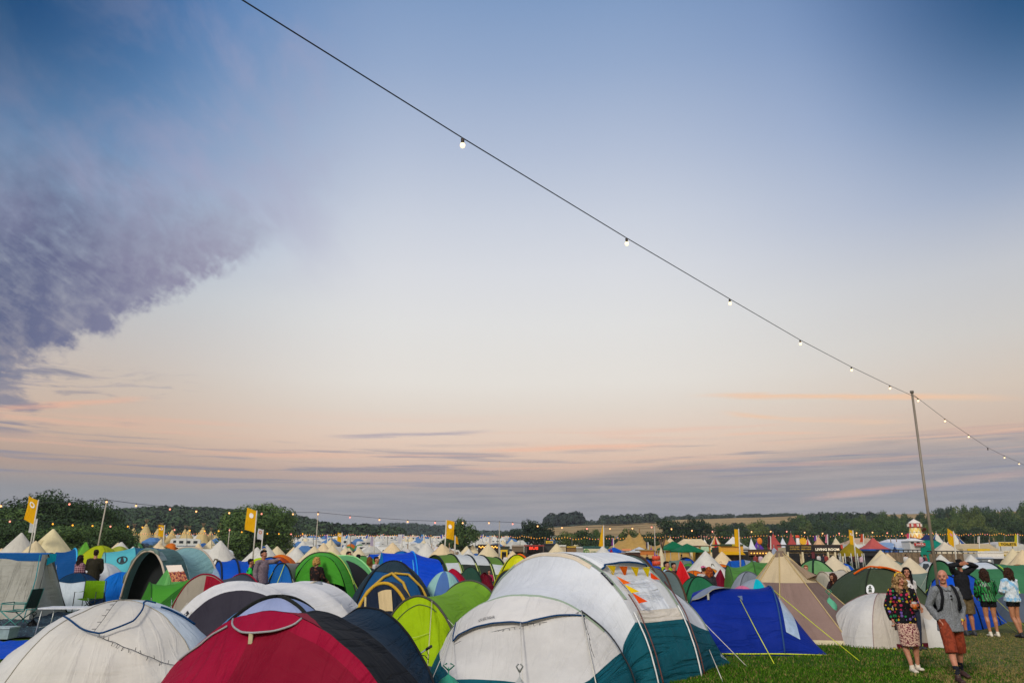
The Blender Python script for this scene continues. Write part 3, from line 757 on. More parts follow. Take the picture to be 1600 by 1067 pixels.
# 2 burgundy, black and slate tunnel
hs = [(GX(160, 9.6), GX(540, 8.0), .06, 2.0, None), (GX(232, 11.0), GX(664, 8.7), ZD(953, 9.85), 1.68, None),
      (GX(322, 12.0), GX(702, 9.6), ZD(954, 10.8), 1.72, None), (GX(480, 13.2), GX(692, 11.0), ZD(949, 12.1), 1.8, None), (GX(550, 13.8), GX(700, 12.0), .1, 2.2, None)]
t, S = tunnel('burgundy tunnel tent with black centre and slate blue back in the front row', hs, ['96203a', '17191d', '1f3040', '1c2128'], {3: '17191c'}, sag=[.03, .02, .10, .05], wr=.03, nu=60, nv=14, crease=.6, sr=.018, guys=False)
PG = fabric('a5a5a6', 0.)
patch(S, t, 'door', fabric('7d1b2e', .15), .46, .80, .10, .88, 14, 12, off=.012)
mb = MB(); mb.grid(lambda a, b: S(.36+.24*a, .995-(.10+.16*b)*b*abs(math.sin(math.pi*a))**.7, .012+.12*b*math.sin(math.pi*a)), 22, 8, uvs=(1, .4)); hd = mb.build('door_hood', fabric('93233a', .12), t)
mb = MB(); mb.tube([S(.36+.24*a/26, .995-.26*abs(math.sin(math.pi*a/26))**.7, .012+.12*math.sin(math.pi*a/26)) for a in range(27)], .014, 6); mb.build('hood_piping', PG, hd)
mb = MB(); mb.tube([S(.20+.014*i, .93-.0*i, .03) for i in range(12)], .014, 6); mb.build('seam_piping', PG, t)
mb = MB(); mb.box(S(.47, .74, .06), (.05, .03, .12)); mb.build('vent_strut', plain('b5ac88'), t)
patch(S, t, 'ridge_panel', fabric('8c1f33', .15), lambda v: .40-.0*v, lambda v: .44+.22*(2-v), 1.0, 1.55, 10, 8, off=.01)
# 3 lavender and blue dome with black poles
t, S = dome('lavender and blue dome tent with thick black pole arches, half behind the burgundy tent', 430, 14.0, 2.75, ZD(933, 14), ['6f8fb0', '5f8ab2', 'a6b0cf', '93a3c8'], rot=.15, poles=None, d=2.6, flat=.9, sag=.06)
for p_ in ([(0, 1), (0, .001)], [(.5, .001), (.5, 1)], [(.25, 1), (.25, .001)], [(.75, .001), (.75, 1)]): sleeve(S, t, 'pole_sleeve', fabric('22241f', 0.), p_, .032, off=.02, n=18)
hood(S, t, fabric('4d86b8', .15), [(.66, .74, .55), (.67, .76, .72)], fabric('22241f', 0.), .03)
patch(S, t, 'lower_panel', fabric('4a7fae', .15), .5, .62, .45, 1, 8, 8, off=.008)
mb = MB(); mb.tube([S(.5, .62, .05), S(.5, .78, .05)], .022, 6); mb.build('strap', plain('d98a2e'), t)
# 4 white tunnel with charcoal end
hs = [(GX(300, 13.6), GX(436, 13.4), .06, 2.3, None), (GX(262, 14.6), GX(486, 14.2), ZD(922, 14.4), 2.15, None), (GX(250, 15.4), GX(505, 14.6), ZD(907, 15.), 2.15, None), (GX(330, 17.6), GX(575, 15.6), ZD(910, 16.6), 2.2, None), (GX(380, 18.2), GX(590, 16.6), ZD(907, 17.4), 2.2, None)]
t, S = tunnel('white tunnel tent with a rounded charcoal end panel, behind the off-white dome', hs, ['35323a', 'e2e0dc', 'e2e0dc', 'e2e0dc'], {}, sag=[.0, 0, .10, 0.02], wr=.015, nu=48)
mb = MB(); L0 = S(.16, 1.15, .02)
lp = empty('logo_patch', (0, 0, 0)); bpy.data.objects.remove(lp)
mb.grid(lambda a, b: S(.135+.09*a, 1.12+.30*b, .02), 6, 3); lp = mb.build('logo_patch', plain('1a1a1c'), t)
ch = lambda x, z: S(.18-x*.30, 1.27+z*.9, .03)
text(t, 'APEX', .13, WHT, lambda x, z: S(.18+x*.24, 1.27-z*1.6, .028), bold=.004)
# 5 cream and grey tent with blue awning
t, S = dome('small cream and grey mesh tent with a round blue awning, right of the white tunnel', 494, 17.2, 1.55, ZD(908, 17.2), ['9aa0a3', 'ddcdb0', '93989c', '8a9094'], rot=-.1, poles=None, d=2.0, flat=.8, n=2.2)
patch(S, t, 'cream_stripe', fabric('dccbad'), .47, .55, .02, 1, 6, 12, off=.012)
patch(S, t, 'teal_side', fabric('2f7a85'), .36, .46, .05, 1, 6, 12, off=.010)
mb = MB(); cc = S(.68, .80, .12)
mb.grid(lambda a, b: cc+Vector((.30*b*math.cos(a*6.283), -.10*b*math.sin(a*6.283)-.1*b, .13*b*math.sin(a*6.283))), 24, 3); aw = mb.build('awning', fabric('2f6fb5'), t)
sleeve(S, t, 'strip', fabric('c9b48a'), [(.655, .62), (.665, 1.)], .05, off=.05, n=6)
# 6 taupe and charcoal popup with burgundy edging
hs = [(GX(262, 16.4), GX(352, 15.9), .05, 2.2, None), (GX(256, 17.3), GX(380, 16.3), ZD(897, 16.8), 2.1, None), (GX(330, 18.4), GX(424, 17.0), ZD(897, 17.7), 2.2, None), (GX(360, 18.8), GX(440, 17.8), .05, 2.2, None)]
t, S = tunnel('taupe and charcoal popup tent with burgundy edging and a burgundy door flap', hs, ['9b9385', '454952', '454952'], {1: '7a1f30', 2: '7a1f30'}, sag=[.0, .07, .0], sr=.018)
patch(S, t, 'door_flap', fabric('8c1d30'), lambda v: .50, lambda v: .66, .45, .97, 8, 8, off=.02)
# 7 green tent with lettering
hs = [(GX(196, 20.4), GX(214, 18.2), .05, 2.2, None), HS(230, 18.4, 20.6, 910, .1), HS(262, 18.2, 20.4, 914, .1), HS(291, 18.2, 20.6, 905, .15), (GX(300, 20.6), GX(322, 18.4), .3, 2.2, None)]
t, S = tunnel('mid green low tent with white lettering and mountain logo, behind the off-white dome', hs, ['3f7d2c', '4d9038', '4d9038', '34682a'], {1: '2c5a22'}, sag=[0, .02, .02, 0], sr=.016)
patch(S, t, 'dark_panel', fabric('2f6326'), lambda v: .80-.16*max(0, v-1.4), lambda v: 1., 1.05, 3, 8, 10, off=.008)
text(t, 'Quechua', .20, WHT, lambda x, z: S(.845-z*.42, 2.72+x*.95, .03), bold=.006)
mb = MB()
for a, b in ((-.13, .16), (.02, .30), (.15, .14)): mb.face([S(.80, 2.72+(a-.10), .03), S(.80, 2.72+(a+.04), .03), S(.80-b*.28, 2.72+a+.10, .03)])
mb.build('logo', WHT, t)
guy(t, S(.55, 3, 0), GX(262, 17.2)+Vector((0, 0, .3)), plain('a8b070'))
# 8 light green wedge and the printed blanket
t, S = dome('small pale green wedge shaped tent leaning against the teal grey porch', 262, 21.0, 1.7, ZD(884, 21), ['6aa862', '5f9e58', '74b26a', '4f8c4c'], rot=.78, poles=None, d=1.9, n=1.9, sag=.16, pk=1.35, flat=1.6)
mb = MB(); a0, a1 = P(259, 883, 20.2), P(284, 882, 20.2); b0, b1 = P(268, 909, 19.8), P(293, 907, 19.8)
mb.grid(lambda a, b: a0.lerp(a1, a).lerp(b0.lerp(b1, a), b)+Vector((0, .03*math.sin(a*5+b*3), 0)), 10, 8)
def blanketmat():
    m, tt, p, out = princ('printed_cloth'); tc = tt.nodes.new('ShaderNodeTexCoord'); sx = tt.nodes.new('ShaderNodeSeparateXYZ'); tt.links.new(tc.outputs['UV'], sx.inputs[0])
    u, v = N(tt, sx.outputs[0]), N(tt, sx.outputs[1]); n = nz(tt, tc.outputs['UV'], 7, 4, .6)
    pic = ramp(tt, n, [(.35, '5a1f22'), (.45, '8f3a2c'), (.52, 'c98f55'), (.58, '6b2f35'), (.66, 'd9b98a')], 'CONSTANT')
    tt.links.new(mixc(tt, (v+n*.25).step(.5, .56), srgb('d9c9b8'), pic), p.inputs['Base Color']); p.inputs['Roughness'].default_value = .9; return m
tag(mb.build('printed_blanket', blanketmat()), 'blanket printed with a reddish picture, hung over the pale green tent', 'blanket')
# 9 teal-grey tunnel with open porch
TG = '84a6a6'
hs = [H(186, 22.6, 262, 21.4, 862, 2.3), H(208, 24.2, 300, 22.8, 858, 2.4), H(232, 26.0, 348, 24.0, 855, 2.3), (GX(262, 27.4), GX(368, 25.2), .4, 2.2, None)]
t, S = tunnel('teal grey tunnel tent with a rolled back dark open porch', hs, ['56716e', TG, '8fb0b2'], {0: 'b5a898', 2: 'a89c8e'}, sag=[0, .10, 0.0], sr=.03, nu=44, crease=.6)
mb = MB(); mb.grid(lambda a, b: S.hp(0, a).lerp(S.hp(1, a), .45).lerp((S.hp(0, .5).lerp(S.hp(1, .5), .45)*Vector((1, 1, 0)) if False else Vector(((S.hp(0, .5).x+S.hp(1, .5).x)/2, (S.hp(0, .5).y+S.hp(1, .5).y)/2, .3))), b), 30, 4); mb.build('inner_wall', plain('15191a', .9), t)  # near-black colour stands in for the shade inside the porch
patch(S, t, 'rolled_door', fabric('8a9a98'), .60, .70, -.0, .25, 6, 4, off=.05)
mb = MB(); mb.tube([S(.14+.5*i/14, .02, .06+.02*math.sin(i*1.7)) for i in range(15)], [.05+.02*math.sin(i*2.1) for i in range(15)], 7); mb.build('rolled_flap', fabric('6d7f78', .05), t)
mb = MB(); mb.grid(lambda a, b: GX(214, 21.6).lerp(GX(246, 21.9), a)+Vector((0, 0, .15+(.2+.9*a)*b)), 5, 5); mb.build('inner_door', fabric('6b1c2a'), t)
mb = MB(); mb.grid(lambda a, b: GX(226, 21.2).lerp(GX(252, 21.5), a)+Vector((.0, -.1, .2+1.1*b))+Vector((.35*b, 0, 0)), 5, 5); mb.build('side_flap', fabric('b5c0bd'), t)
# 10 turquoise and navy
hs = [(GX(140, 38), GX(146, 35), .5, 2.2, None), HS(157, 34.6, 38, 864, .15), HS(203, 34.4, 38.5, 855, .2), HS(232, 34.4, 38.5, 855, .2), HS(258, 34.4, 38.5, 857, .2)]
t, S = tunnel('turquoise and navy ridge tent with a round black logo, left of the teal porch', hs, ['86bdbb', '62aeb6', '2a5877', '2a5877'], {1: '2c4f66', 2: '234a66'}, sag=[0, .03, .02, .02])
lc = lambda r0, r1: (lambda x, z: S(.72-z*.30, 1.52+x*.62, .03))
disc(lambda x, z: S(.74-z*.20, 1.55+x*.75, .03), .24, 20, .18).build('logo', BK, t)
mb = MB(); mb.face([S(.74+.03, 1.55-.07, .03), S(.74+.03, 1.55+.07, .03), S(.74-.03, 1.55+.03, .03), S(.74-.03, 1.55-.03, .03)]); mb.build('logo', BK, t)
# 11 navy tunnel
hs = [HS(58, 28.4, 31.5, 866, .1), HS(80, 28, 31.4, 863, .1), HS(108, 27.6, 31.4, 857, .2), (GX(132, 31), GX(142, 28.4), .15, 2.2, None)]
t, S = tunnel('navy tunnel tent with a pale blue pole sleeve, behind the couple at the left', hs, ['1f4d82', '1f4d82', '1b4477'], {2: '4fa3c9'}, sag=.03, sr=.03)
# 12 grey frame tent, far left
def frame_tent():
    Yn, Yf = 21.8, 25.5; t = mk(type('q', (), {'c': GX(30, 23)}), 'frame_tent', 'tall pale grey frame tent with a blue roof edge, cut by the left border')
    g = .28; x0 = GX(-90, Yn).x; x1 = GX(66, 22, 2.).x; zt = ZD(866, 22.2)
    foot = GX(110, 22.6); A = Vector((x1, 22.0, zt)); Fm = fabric('a3a299', .12, crease=.7); F2 = fabric('b4b5ac', .12, crease=.7)
    def wall(a, b): return Vector((x0+(GX(50, 21.8).x-x0)*a, Yn, g)).lerp(Vector((x0+(x1-x0)*a, 22.3, zt)), b)+Vector((0, .05*math.sin(a*7+b*2)*math.sin(3.14*b), 0))
    mb = MB(); mb.grid(wall, 26, 10, uvs=(3, 2)); mb.build('front_wall', Fm, t)
    bf = GX(108, 24.2); bf.z = g
    def side(a, b): return Vector((GX(50, 21.8).x, Yn, g)).lerp(bf, a).lerp(A.lerp(A+Vector((.05, .25, 0)), a), b)+Vector((.06*math.sin(b*3.1)*math.sin(a*9), 0, 0))
    mb = MB(); mb.grid(side, 18, 14, uvs=(1.4, 2)); mb.build('side_wall', F2, t)
    mb = MB(); mb.grid(lambda a, b: Vector((x0, 24.2, g)).lerp(bf, a).lerp(Vector((x0+(x1-x0)*a, 22.5, zt)), b), 20, 8, uvs=(3, 2)); mb.build('rear_wall', Fm, t)
    RB = fabric('1f568f', .1)
    mb = MB(); mb.grid(lambda a, b: Vector((x0+(x1+.03-x0)*a, 22.27-.02*b, zt-.20*b+.02)), 14, 2); mb.build('roof_valance', RB, t)
    mb = MB(); mb.grid(lambda a, b: Vector((x0+(x1+.03-x0)*a, 22.27+.26*b, zt+.02+.03*math.sin(b*3.14))), 10, 5); mb.build('roof', fabric('2a5f98', .1), t)
    mb = MB(); mb.grid(lambda a, b: Vector((x1+.02+.13*a, 22.24+.2*a, zt+.02-(.32-.12*a)*b)), 3, 3); mb.build('corner_flap', fabric('36a3b8', .1), t)
    mb = MB(); mb.tube([Vector((x1, 21.9, zt)), Vector((GX(54, 21.7).x, 21.6, g+1.1)), Vector((GX(45, 21).x, 20.9, g))], .012, 6); mb.build('guy_strap', fabric('3c8f95', 0.), t)
    mb = MB(); mb.tube([A+Vector((.05, .2, 0)), bf+Vector((.02, 0, 0))], .02, 6); mb.build('pole_sleeve', BK, t)
    mb = MB(); mb.tube([Vector((GX(53, 21.7).x, Yn-.02, g)), Vector((x1, 22.25, zt-.1))], .012, 6); mb.build('door_zip', plain('5a5d58'), t)
frame_tent()
# 13..17 left middle
t, S = dome('white tent with a navy roof panel standing left of the lime camp chair', 118, 25.2, 1.9, ZD(895, 25.2), ['c6cfd2', 'd5dadb', 'cfd8db', '1d3a5a'], rot=.2, poles='20242c', d=2.1, flat=.8, n=2.3)
patch(S, t, 'roof_panel', fabric('1c3c58'), .42, .78, .05, .50, 18, 6, off=.01)
t, S = dome('round bright blue popup tent right of the lime camp chair', 186, 28.5, 1.6, ZD(892, 29.5), '1f74c8', poles=None, n=2.05, flat=.85, sag=.02, wr=.05, crease=.8)
t, S = dome('white dome tent with a tiny black tag behind the bright blue popup tent', 158, 32, 2.15, ZD(880, 32), 'd3d6d4', poles='b9bcba', flat=.85)
mb = MB(); mb.grid(lambda a, b: S(.64+.02*a+.01*b, .45+.1*b, .02), 2, 2); mb.build('tag', BK, t)
t, S = dome('lime yellow dome tent peeping over the navy and turquoise tents', 152, 46, 3.0, ZD(852, 46), 'a3ad2c', poles='6f7a20', flat=.9)
t, S = dome('second, smaller yellow green tent right of the lime yellow one', 182, 50, 2.6, ZD(853, 50), '97a04a', poles=None)
t, S = dome('pointed leaf green tent at the foot of the left trees', 127, 48, 2.4, ZD(846, 48), ['5f9a3c', '4f8a34', '68a544', '4f8a34'], rot=.6, poles=None, pk=1.5, flat=1.5, n=2.)
t, S = bell('nearer cream bell tent with a rounded hood below the left yellow banner', 71, 54, 5.2, 826, 'd9cda6', .5, rot=.2)
hood(S, t, fabric('cdbf95'), [(.60, .70, .28), (.59, .71, .50), (.585, .715, .70)], None, .35, name='door_hood')
bell('greyish cream bell tent at the left edge of the photo', 22, 56, 4.6, 832, 'c4c0b4', .5)
# 18 blue tents behind the man
hs = [(GX(318, 31), GX(330, 27.5), .4, 2.2, None), HS(338, 27.2, 31, 877, .2), HS(362, 27, 31, 873, .3), HS(386, 27, 31, 877, .3), (GX(396, 30), GX(408, 27), .4, 2.2, None)]
tunnel('royal blue tunnel tent with black pole arches, left of the grey-shirted man', hs, ['1a57b4']*4, {1: '1c2430', 2: '1c2430', 3: '1c2430'}, sag=.03, sr=.035)
hs = [(GX(404, 30), GX(408, 26.4), .6, 2.2, None), HS(418, 26.2, 29.5, 880, .1), HS(446, 26, 29.5, 880, .3), (GX(458, 29), GX(474, 26.4), .2, 2.2, None)]
tunnel('azure tunnel tent right of the man in the grey shirt', hs, ['2a6cb8']*3, {2: '1c2430'}, sag=.02, sr=.02)
dome('deep blue dome tent with a black cross arch behind the azure tunnel', 420, 33, 2.3, ZD(871, 33), '1857b5', poles='1c2430', pr=.03)
hs = [(GX(288, 26.0), GX(300, 24.0), .3, 2.2, None), HS(306, 23.8, 25.8, 892, .1), HS(328, 23.4, 25.6, 885, .4), (GX(345, 25.4), GX(358, 23.4), .3, 2.2, None)]
tunnel('pale slate blue tunnel tent with a blue left end, right of the teal grey tent', hs, ['2c6aa8', '8fa2b5', '8fa2b5'], {}, sag=.02)
hs = [(GX(405, 23.4), GX(428, 22.2), .2, 2.2, None), H(414, 24.0, 462, 22.4, 880, 2.2), H(438, 25.6, 492, 24.0, 880, 2.2), (GX(450, 26), GX(500, 24.6), .2, 2.2, None)]
t, S = tunnel('grey brown popup tent with black edging, just left of the bright green tent', hs, ['2f63a5', '87827a', '7d786f'], {1: '1c1d1e', 2: '1c1d1e'}, sag=.0, sr=.025)
for q in (.30, .55): guy(t, S(q, 1, .02), S(q+.05, 0.2, .5), plain('b5c83a'), .012)
# 20 bright green tunnel
GR1, GR2 = '4d9c3a', '6fae72'
hs = [H(447, 22.9, 548, 22.1, 868, 2.2), H(440, 23.6, 562, 22.6, 863, 2.2), H(470, 25.2, 600, 23.4, 868, 2.3), H(566, 26.0, 664, 23.2, 889, 2.3)]
t, S = tunnel('large bright green tunnel tent with black open porches, beside the blonde woman', hs, [GR1, GR2, GR2], {1: '3a3a30', 2: '8fc48a'}, sag=[0, .05, .12], sr=.025, nu=48)
mb = MB(); Mm = (S.h[0][0]+S.h[0][1])/2
mb.grid(lambda a, b: S.hp(0, a).lerp(Vector((S.hp(0, a).x, S.hp(0, a).y+.05, max(.02, min(S.hp(0, a).z, .98+.25*math.sin(a*3.14))))), b), 40, 6); mb.build('front_panel', fabric('55a540', .25), t)
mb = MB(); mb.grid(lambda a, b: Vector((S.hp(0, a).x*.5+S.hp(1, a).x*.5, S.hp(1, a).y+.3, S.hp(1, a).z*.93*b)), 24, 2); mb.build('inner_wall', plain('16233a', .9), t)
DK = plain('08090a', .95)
patch(S, t, 'porch_opening_shade', DK, lambda v: .62+.9*abs(v-1.5)**1.7, lambda v: .995, 1.12, 1.92, 10, 16, off=.012)  # near-black patches laid on the cloth stand in for shaded porch insides
patch(S, t, 'porch_opening_shade', DK, lambda v: .60+.75*abs(v-2.42)**1.6, lambda v: .995, 2.08, 2.85, 10, 16, off=.012)
sleeve(S, t, 'webbing', plain('a5c84a'), [(.55, 1.0), (.70, .98), (.85, .9)], .012, off=.04)
hs2 = GX(524, 21.8)
guy(t, S(.60, 1.02, .03), hs2, plain('b5c83a'), .012)
# 21 navy domes with yellow straps
t, S = dome('large dark navy dome tent with mustard yellow straps right of the green porch', 612, 19.6, 2.6, ZD(877, 19.6), ['2a363d', '2b3a42', '28507a', '2b3a42'], rot=.12, poles='16191c', pr=.025, flat=.9, sag=.05, crease=.5)
YS = fabric('b5954a', 0., crease=.1)
patch(S, t, 'roof_panel', fabric('2c3b43'), .48, .77, .02, .36, 18, 6, off=.014)
sleeve(S, t, 'strap', YS, [(.50, .93), (.53, .62), (.58, .44), (.625, .38)], .035, off=.03); sleeve(S, t, 'strap', YS, [(.625, .38), (.68, .52), (.70, .75), (.71, .95)], .035, off=.03); sleeve(S, t, 'strap', YS, [(.64, .38), (.72, .42), (.76, .6), (.78, .95)], .03, off=.03)
hs = [(GX(556, 15.2), GX(640, 14.9), .05, 2.2, None), H(546, 16.0, 652, 15.6, 912, 2.15), H(556, 17.2, 662, 16.6, 908, 2.15)]
t, S = tunnel('navy tunnel porch with a yellow arch and a square cream patch', hs, ['1d2738', '233347'], {}, sag=0, crease=.6)
sleeve(S, t, 'yellow_arch', fabric('c9a24a', 0.), [(0, 1), (1, 1)], .034, off=.01)
for q in (.30, .72): sleeve(S, t, 'strap', fabric('cdbb8a', 0.), [(q, .96), (q+(.02 if q > .5 else -.02), .1)], .024, off=.02)
mb = MB(); mb.grid(lambda a, b: S(.44+.13*a+.03*b, .86-.27*b+.05*a, .05), 6, 6); mb.build('cream_patch', fabric('c9b48c', .05), t)
# 22 lime tunnel
hs = [(GX(606, 14.2), GX(706, 13.7), .05, 2.2, None), (GX(588, 15.6), GX(724, 14.5), ZD(931, 15), 1.9, None), (GX(668, 18.6), GX(806, 16.8), ZD(907, 17.7), 2.0, None), (GX(722, 19.6), GX(838, 18.0), .5, 2.2, None)]
t, S = tunnel('lime green tunnel tent with dark hoop sleeves left of the big white tent', hs, ['a6c436', '86b243', '90bb4c'], {1: '474640', 2: '474640'}, sag=[-.02, .09, .02], sr=.025, nu=52, nv=14, crease=.6, tr=.3)
patch(S, t, 'ground_skirt', fabric('3f4145', .05), 0.02, .98, 0., .10, 30, 3, off=.012)
sleeve(S, t, 'door_seam', plain('55682a'), [(.30, .78), (.50, .86), (.66, .88)], .010, off=.015)
for a, b in ((.30, .78), (.60, .5)): guy(t, S(a, b, .03), S(a-.18, .25, .25), plain('b9cf4a'), .006)
guy(t, S(.62, 1., .02), GX(668, 12.6), plain('c9c08a'), .009)
# 23.. beach dome, red tents
t, S = dome('round beach dome in pale aqua and denim blue gores, behind the lime tent', 694, 20.5, 1.55, ZD(892, 20.5), ['9cc4bf', '4f6fa5', '9cc4bf', '4f6fa5', '9cc4bf', '5a78ac', '9cc4bf', '4f6fa5'], rot=-.42, poles=None, n=2.0, flat=.9, sag=.0, wr=.0)
t, S = dome('deep red tent with a pointed crown behind the aqua and blue beach dome', 712, 23.6, 2.0, ZD(888, 23.6), '9c2036', poles=None, pk=1.2, flat=1.3, d=2., sag=.12, apex=(-.12, 0))
t, S = dome('crumpled maroon tent half collapsed behind the lime tent', 757, 20.8, .85, ZD(896, 20.8), '641824', poles=None, wr=.16, n=2., flat=.8, crease=1.)
t, S = dome('dark green tent showing behind the deep red tent', 735, 27, 1.7, ZD(886, 27), '2d4a3c', poles='1c2420')
# 25 green and white five hoop tunnel
cs = [(681, 868), (706, 866), (732, 867), (755, 868), (777, 871)]
hs = [(GX(c-24, 41.5), GX(c+22, 36.6), ZD(tp, 39), 2.1, None) for c, tp in cs]
t, S = tunnel('long olive and white tunnel tent with five black hoops and side windows', hs, ['5f7c3a', 'c8cbc9', 'c8cbc9', '5f7c3a'], {i: '1c2420' for i in range(5)}, sag=.0, sr=.045)
patch(S, t, 'lower_wall', fabric('5a7438'), .74, 1., 0, 4, 6, 24, off=.012)
for i in (0, 3): patch(S, t, 'window_panel', fabric('c5c9c8'), .72, .83, i+.12, i+.92, 6, 6, off=.02)
for i in (1, 2): patch(S, t, 'mesh_window', plain('1c241c', .9), .74, .96, i+.12, i+.92, 6, 6, off=.02)
for i in range(1, 5): sleeve(S, t, 'piping', fabric('b9c07a', 0.), [(.72, i-.03), (1, i-.03)], .03, off=.025, n=8)
# 26 royal blue family tunnel
hs = [(GX(584, 33), GX(596, 29.4), .9, 2.3, None), HS(594, 29.2, 33, 863, .12), HS(642, 28.8, 33, 862, .3), HS(679, 28.4, 32.4, 873, .5), (GX(692, 31.6), GX(704, 28.6), .1, 2.2, None)]
t, S = tunnel('very large royal blue tunnel tent with a turquoise left end', hs, ['2a86c4', '0f4fbe', '0f4fbe', '0d47ae'], {2: '2f7fd0'}, sag=.03, sr=.035, crease=.6)
for v in (1.55, 1.9): sleeve(S, t, 'window_seam', plain('2f8fd0'), [(.70, v), (.92, v)], .03, off=.02, n=8)
dome('blue dome tent tucked behind the very large royal blue tunnel', 626, 37, 2.6, ZD(861, 37), '2566a8', poles='1d4a80')
# 27, 28
t, S = dome('bright yellow dome tent with thin black pole lines, left of the big white tent', 808, 28.6, 2.2, ZD(867, 28.6), 'cfd018', poles='23271c', pr=.02, tr=.35, flat=.85)
hood(S, t, fabric('e0df52', .3), [(.58, .72, .2), (.58, .72, .9)], None, .02, name='window_panel')
hs = [(GX(770, 22.6), GX(800, 21.4), .1, 2.2, None), H(762, 23.6, 832, 21.8, 890, 2.2), H(780, 24.6, 860, 22.6, 884, 2.2), H(820, 25.6, 900, 23.6, 886, 2.2)]
t, S = tunnel('dark slate tent with yellow piping beside the man in the yellow cap', hs, ['2c353c', '3c474e', '2f3a40'], {1: '8f8a2a', 2: '8f8a2a', 3: '8f8a2a'}, sag=.02, sr=.028)
dome('dark green popup tent just left of the big white tent', 800, 19.3, 1.3, ZD(913, 19.3), '2b4a40', poles=None)
# ---------------------------------------------------------------- the big white tunnel in the middle
WH, TEAL, SAGE = 'dddfe0', '12515c', '93a18c'
hs = [(GX(672, 12.8), GX(905, 11.5), .05, 2.2, None),
      (GX(678, 14.6), GX(990, 12.6), ZD(930, 13.5), 2.1, None),
      (GX(742, 17.0), GX(1020, 13.0), ZD(864, 14.9), 2.15, None),
      (GX(862, 18.4), GX(1092, 14.0), ZD(866, 16.1), 2.15, None),
      (GX(962, 19.2), GX(1122, 15.2), ZD(922, 17.1), 2.1, None),
      (GX(1010, 18.6), GX(1137, 15.6), .08, 2.1, None)]
t, S = tunnel('very large white tunnel tent with teal lower walls and bunting, front row centre', hs, ['d6d3cd', WH, 'dbdcda', WH, WH], {}, sag=[-.04, .07, .01, .03, .0], wr=.02, nu=72, nv=18, crease=.27, tr=.2, guys=False)
TM = fabric(TEAL, .06, crease=.7)
# teal walls: follow slanting seams
def seam(pts):
    def f(v):
        for (a, b), (c, d) in zip(pts, pts[1:]):
            if v <= c: return b+(d-b)*(v-a)/(c-a)
        return pts[-1][1]
    return f
patch(S, t, 'teal_wall', TM, seam([(0, .80), (.35, .86), (1, .885), (1.25, .90), (2, .865), (3, .868), (4, .86), (5, .80)]), lambda v: 1., 0.0, 5, 16, 70, off=.008)
patch(S, t, 'teal_wall', TM, lambda v: 0., seam([(0, .28), (.35, .15), (1, .08)]), 0.0, 1., 16, 20, off=.008)
patch(S, t, 'teal_wall', TM, .0, 1., 0.0, .10, 40, 3, off=.007)
SG = fabric(SAGE, 0., crease=.15)
band(S, t, 'hoop_band', SG, .02, .80, 1.0, .05, .014); band(S, t, 'hoop_band', SG, .60, .80, 2.05, .06, .014, 30); band(S, t, 'hoop_band', SG, .0, .34, 1.97, .06, .014, 20)
band(S, t, 'hoop_band', fabric('cdbfa8', 0.), .16, .66, 1.98, .07, .012, 30); band(S, t, 'hoop_band', SG, .60, .86, 3.0, .07, .014, 30)
band(S, t, 'hoop_band', SG, .50, .86, 4.0, .10, .014, 30)
# front door hood with navy edge
mb = MB()
def hf(a, b):
    u = .20+.52*a; dep = (.40*min(1, a/.04) if a < .5 else .40)*(1.0 if a < .62 else max(0., (1-a)/.38)**.9)
    return S(u, .985-dep*b, .014+.10*b*min(1, 8*a)*min(1, 3*(1-a)))
mb.grid(hf, 30, 8, uvs=(2, .5)); hd = mb.build('door_hood', fabric('d6d3cd', .15), t)
mb = MB(); mb.tube([hf(i/36, 1) for i in range(37)], .013, 6); mb.tube([hf(0.0, i/8) for i in range(9)], .010, 6); mb.build('hood_piping', PB, hd)
text(t, 'QUECHUA', .085, plain('6f6a62'), lambda x, z: hf(.36+x*.30, .80-z*1.6)+Vector((0, -.03, .01)), bold=.001)
# window side: hood, window pane, bunting
mb = MB()
def wf(a, b): return S(.47+.20*b+(.0 if a > .08 else .01), 2.10+.86*a, .02+.12*b*abs(math.sin(3.14*min(1, max(0, a))))**.4)
mb.grid(wf, 20, 8, uvs=(1.5, .6)); wh = mb.build('window_hood', fabric('e4e5e3', .15), t)
mb = MB(); mb.tube([wf(i/24, 1) for i in range(25)], .018, 6); mb.build('hood_piping', PB, wh)
patch(S, t, 'window_panel', fabric('dfe2e3', .1, .3, .8), .725, .835, 2.22, 2.80, 14, 12, off=.014)
patch(S, t, 'cream_panel', fabric('d5cdbf', .1), .835, .868, 2.13, 2.95, 6, 12, off=.012)
mb = MB(); mb.grid(lambda a, b: S(.70+.05*a, 1.985+.05*b, .022), 6, 2); mb.build('logo_patch', BK, t)
text(t, 'QUECHUA', .06, WHT, lambda x, z: S(.725+x*.13, 2.01+z*.35, .028), bold=.001)
text(t, 'AIR SECONDS', .12, plain('c9d2d2'), lambda x, z: S(.955-z*.22, 4.45+x*.70, .03), bold=.003)
bn = [(S(.585, 2.27, .06), S(.595, 2.40, .10)), ]
cols_b = ['e8c417', 'e06a1c', 'e8c417', 'e2dc3c', 'e06a1c', 'e8c417', 'e06a1c']
path = [S(.60, 2.10+.10*i, .11+.03*math.sin(i)) for i in range(8)]
def bunt(root, a, b, cc, drop=.17):
    mb = MB(); w = (b-a); n = Vector((.15, -.1, -1)).normalized()*drop
    mb.grid(lambda x, y: a+w*(x*(1-y)+.5*y)+n*y+Vector((0, -.01*math.sin(y*6), 0)), 4, 4); return mb.build('pennant', fabric(cc, .3), root)
bs = empty('bunting', (S.c.x, S.c.y, 0), 'short string of orange and yellow pennants pinned across the big white tent window', 'bunting')
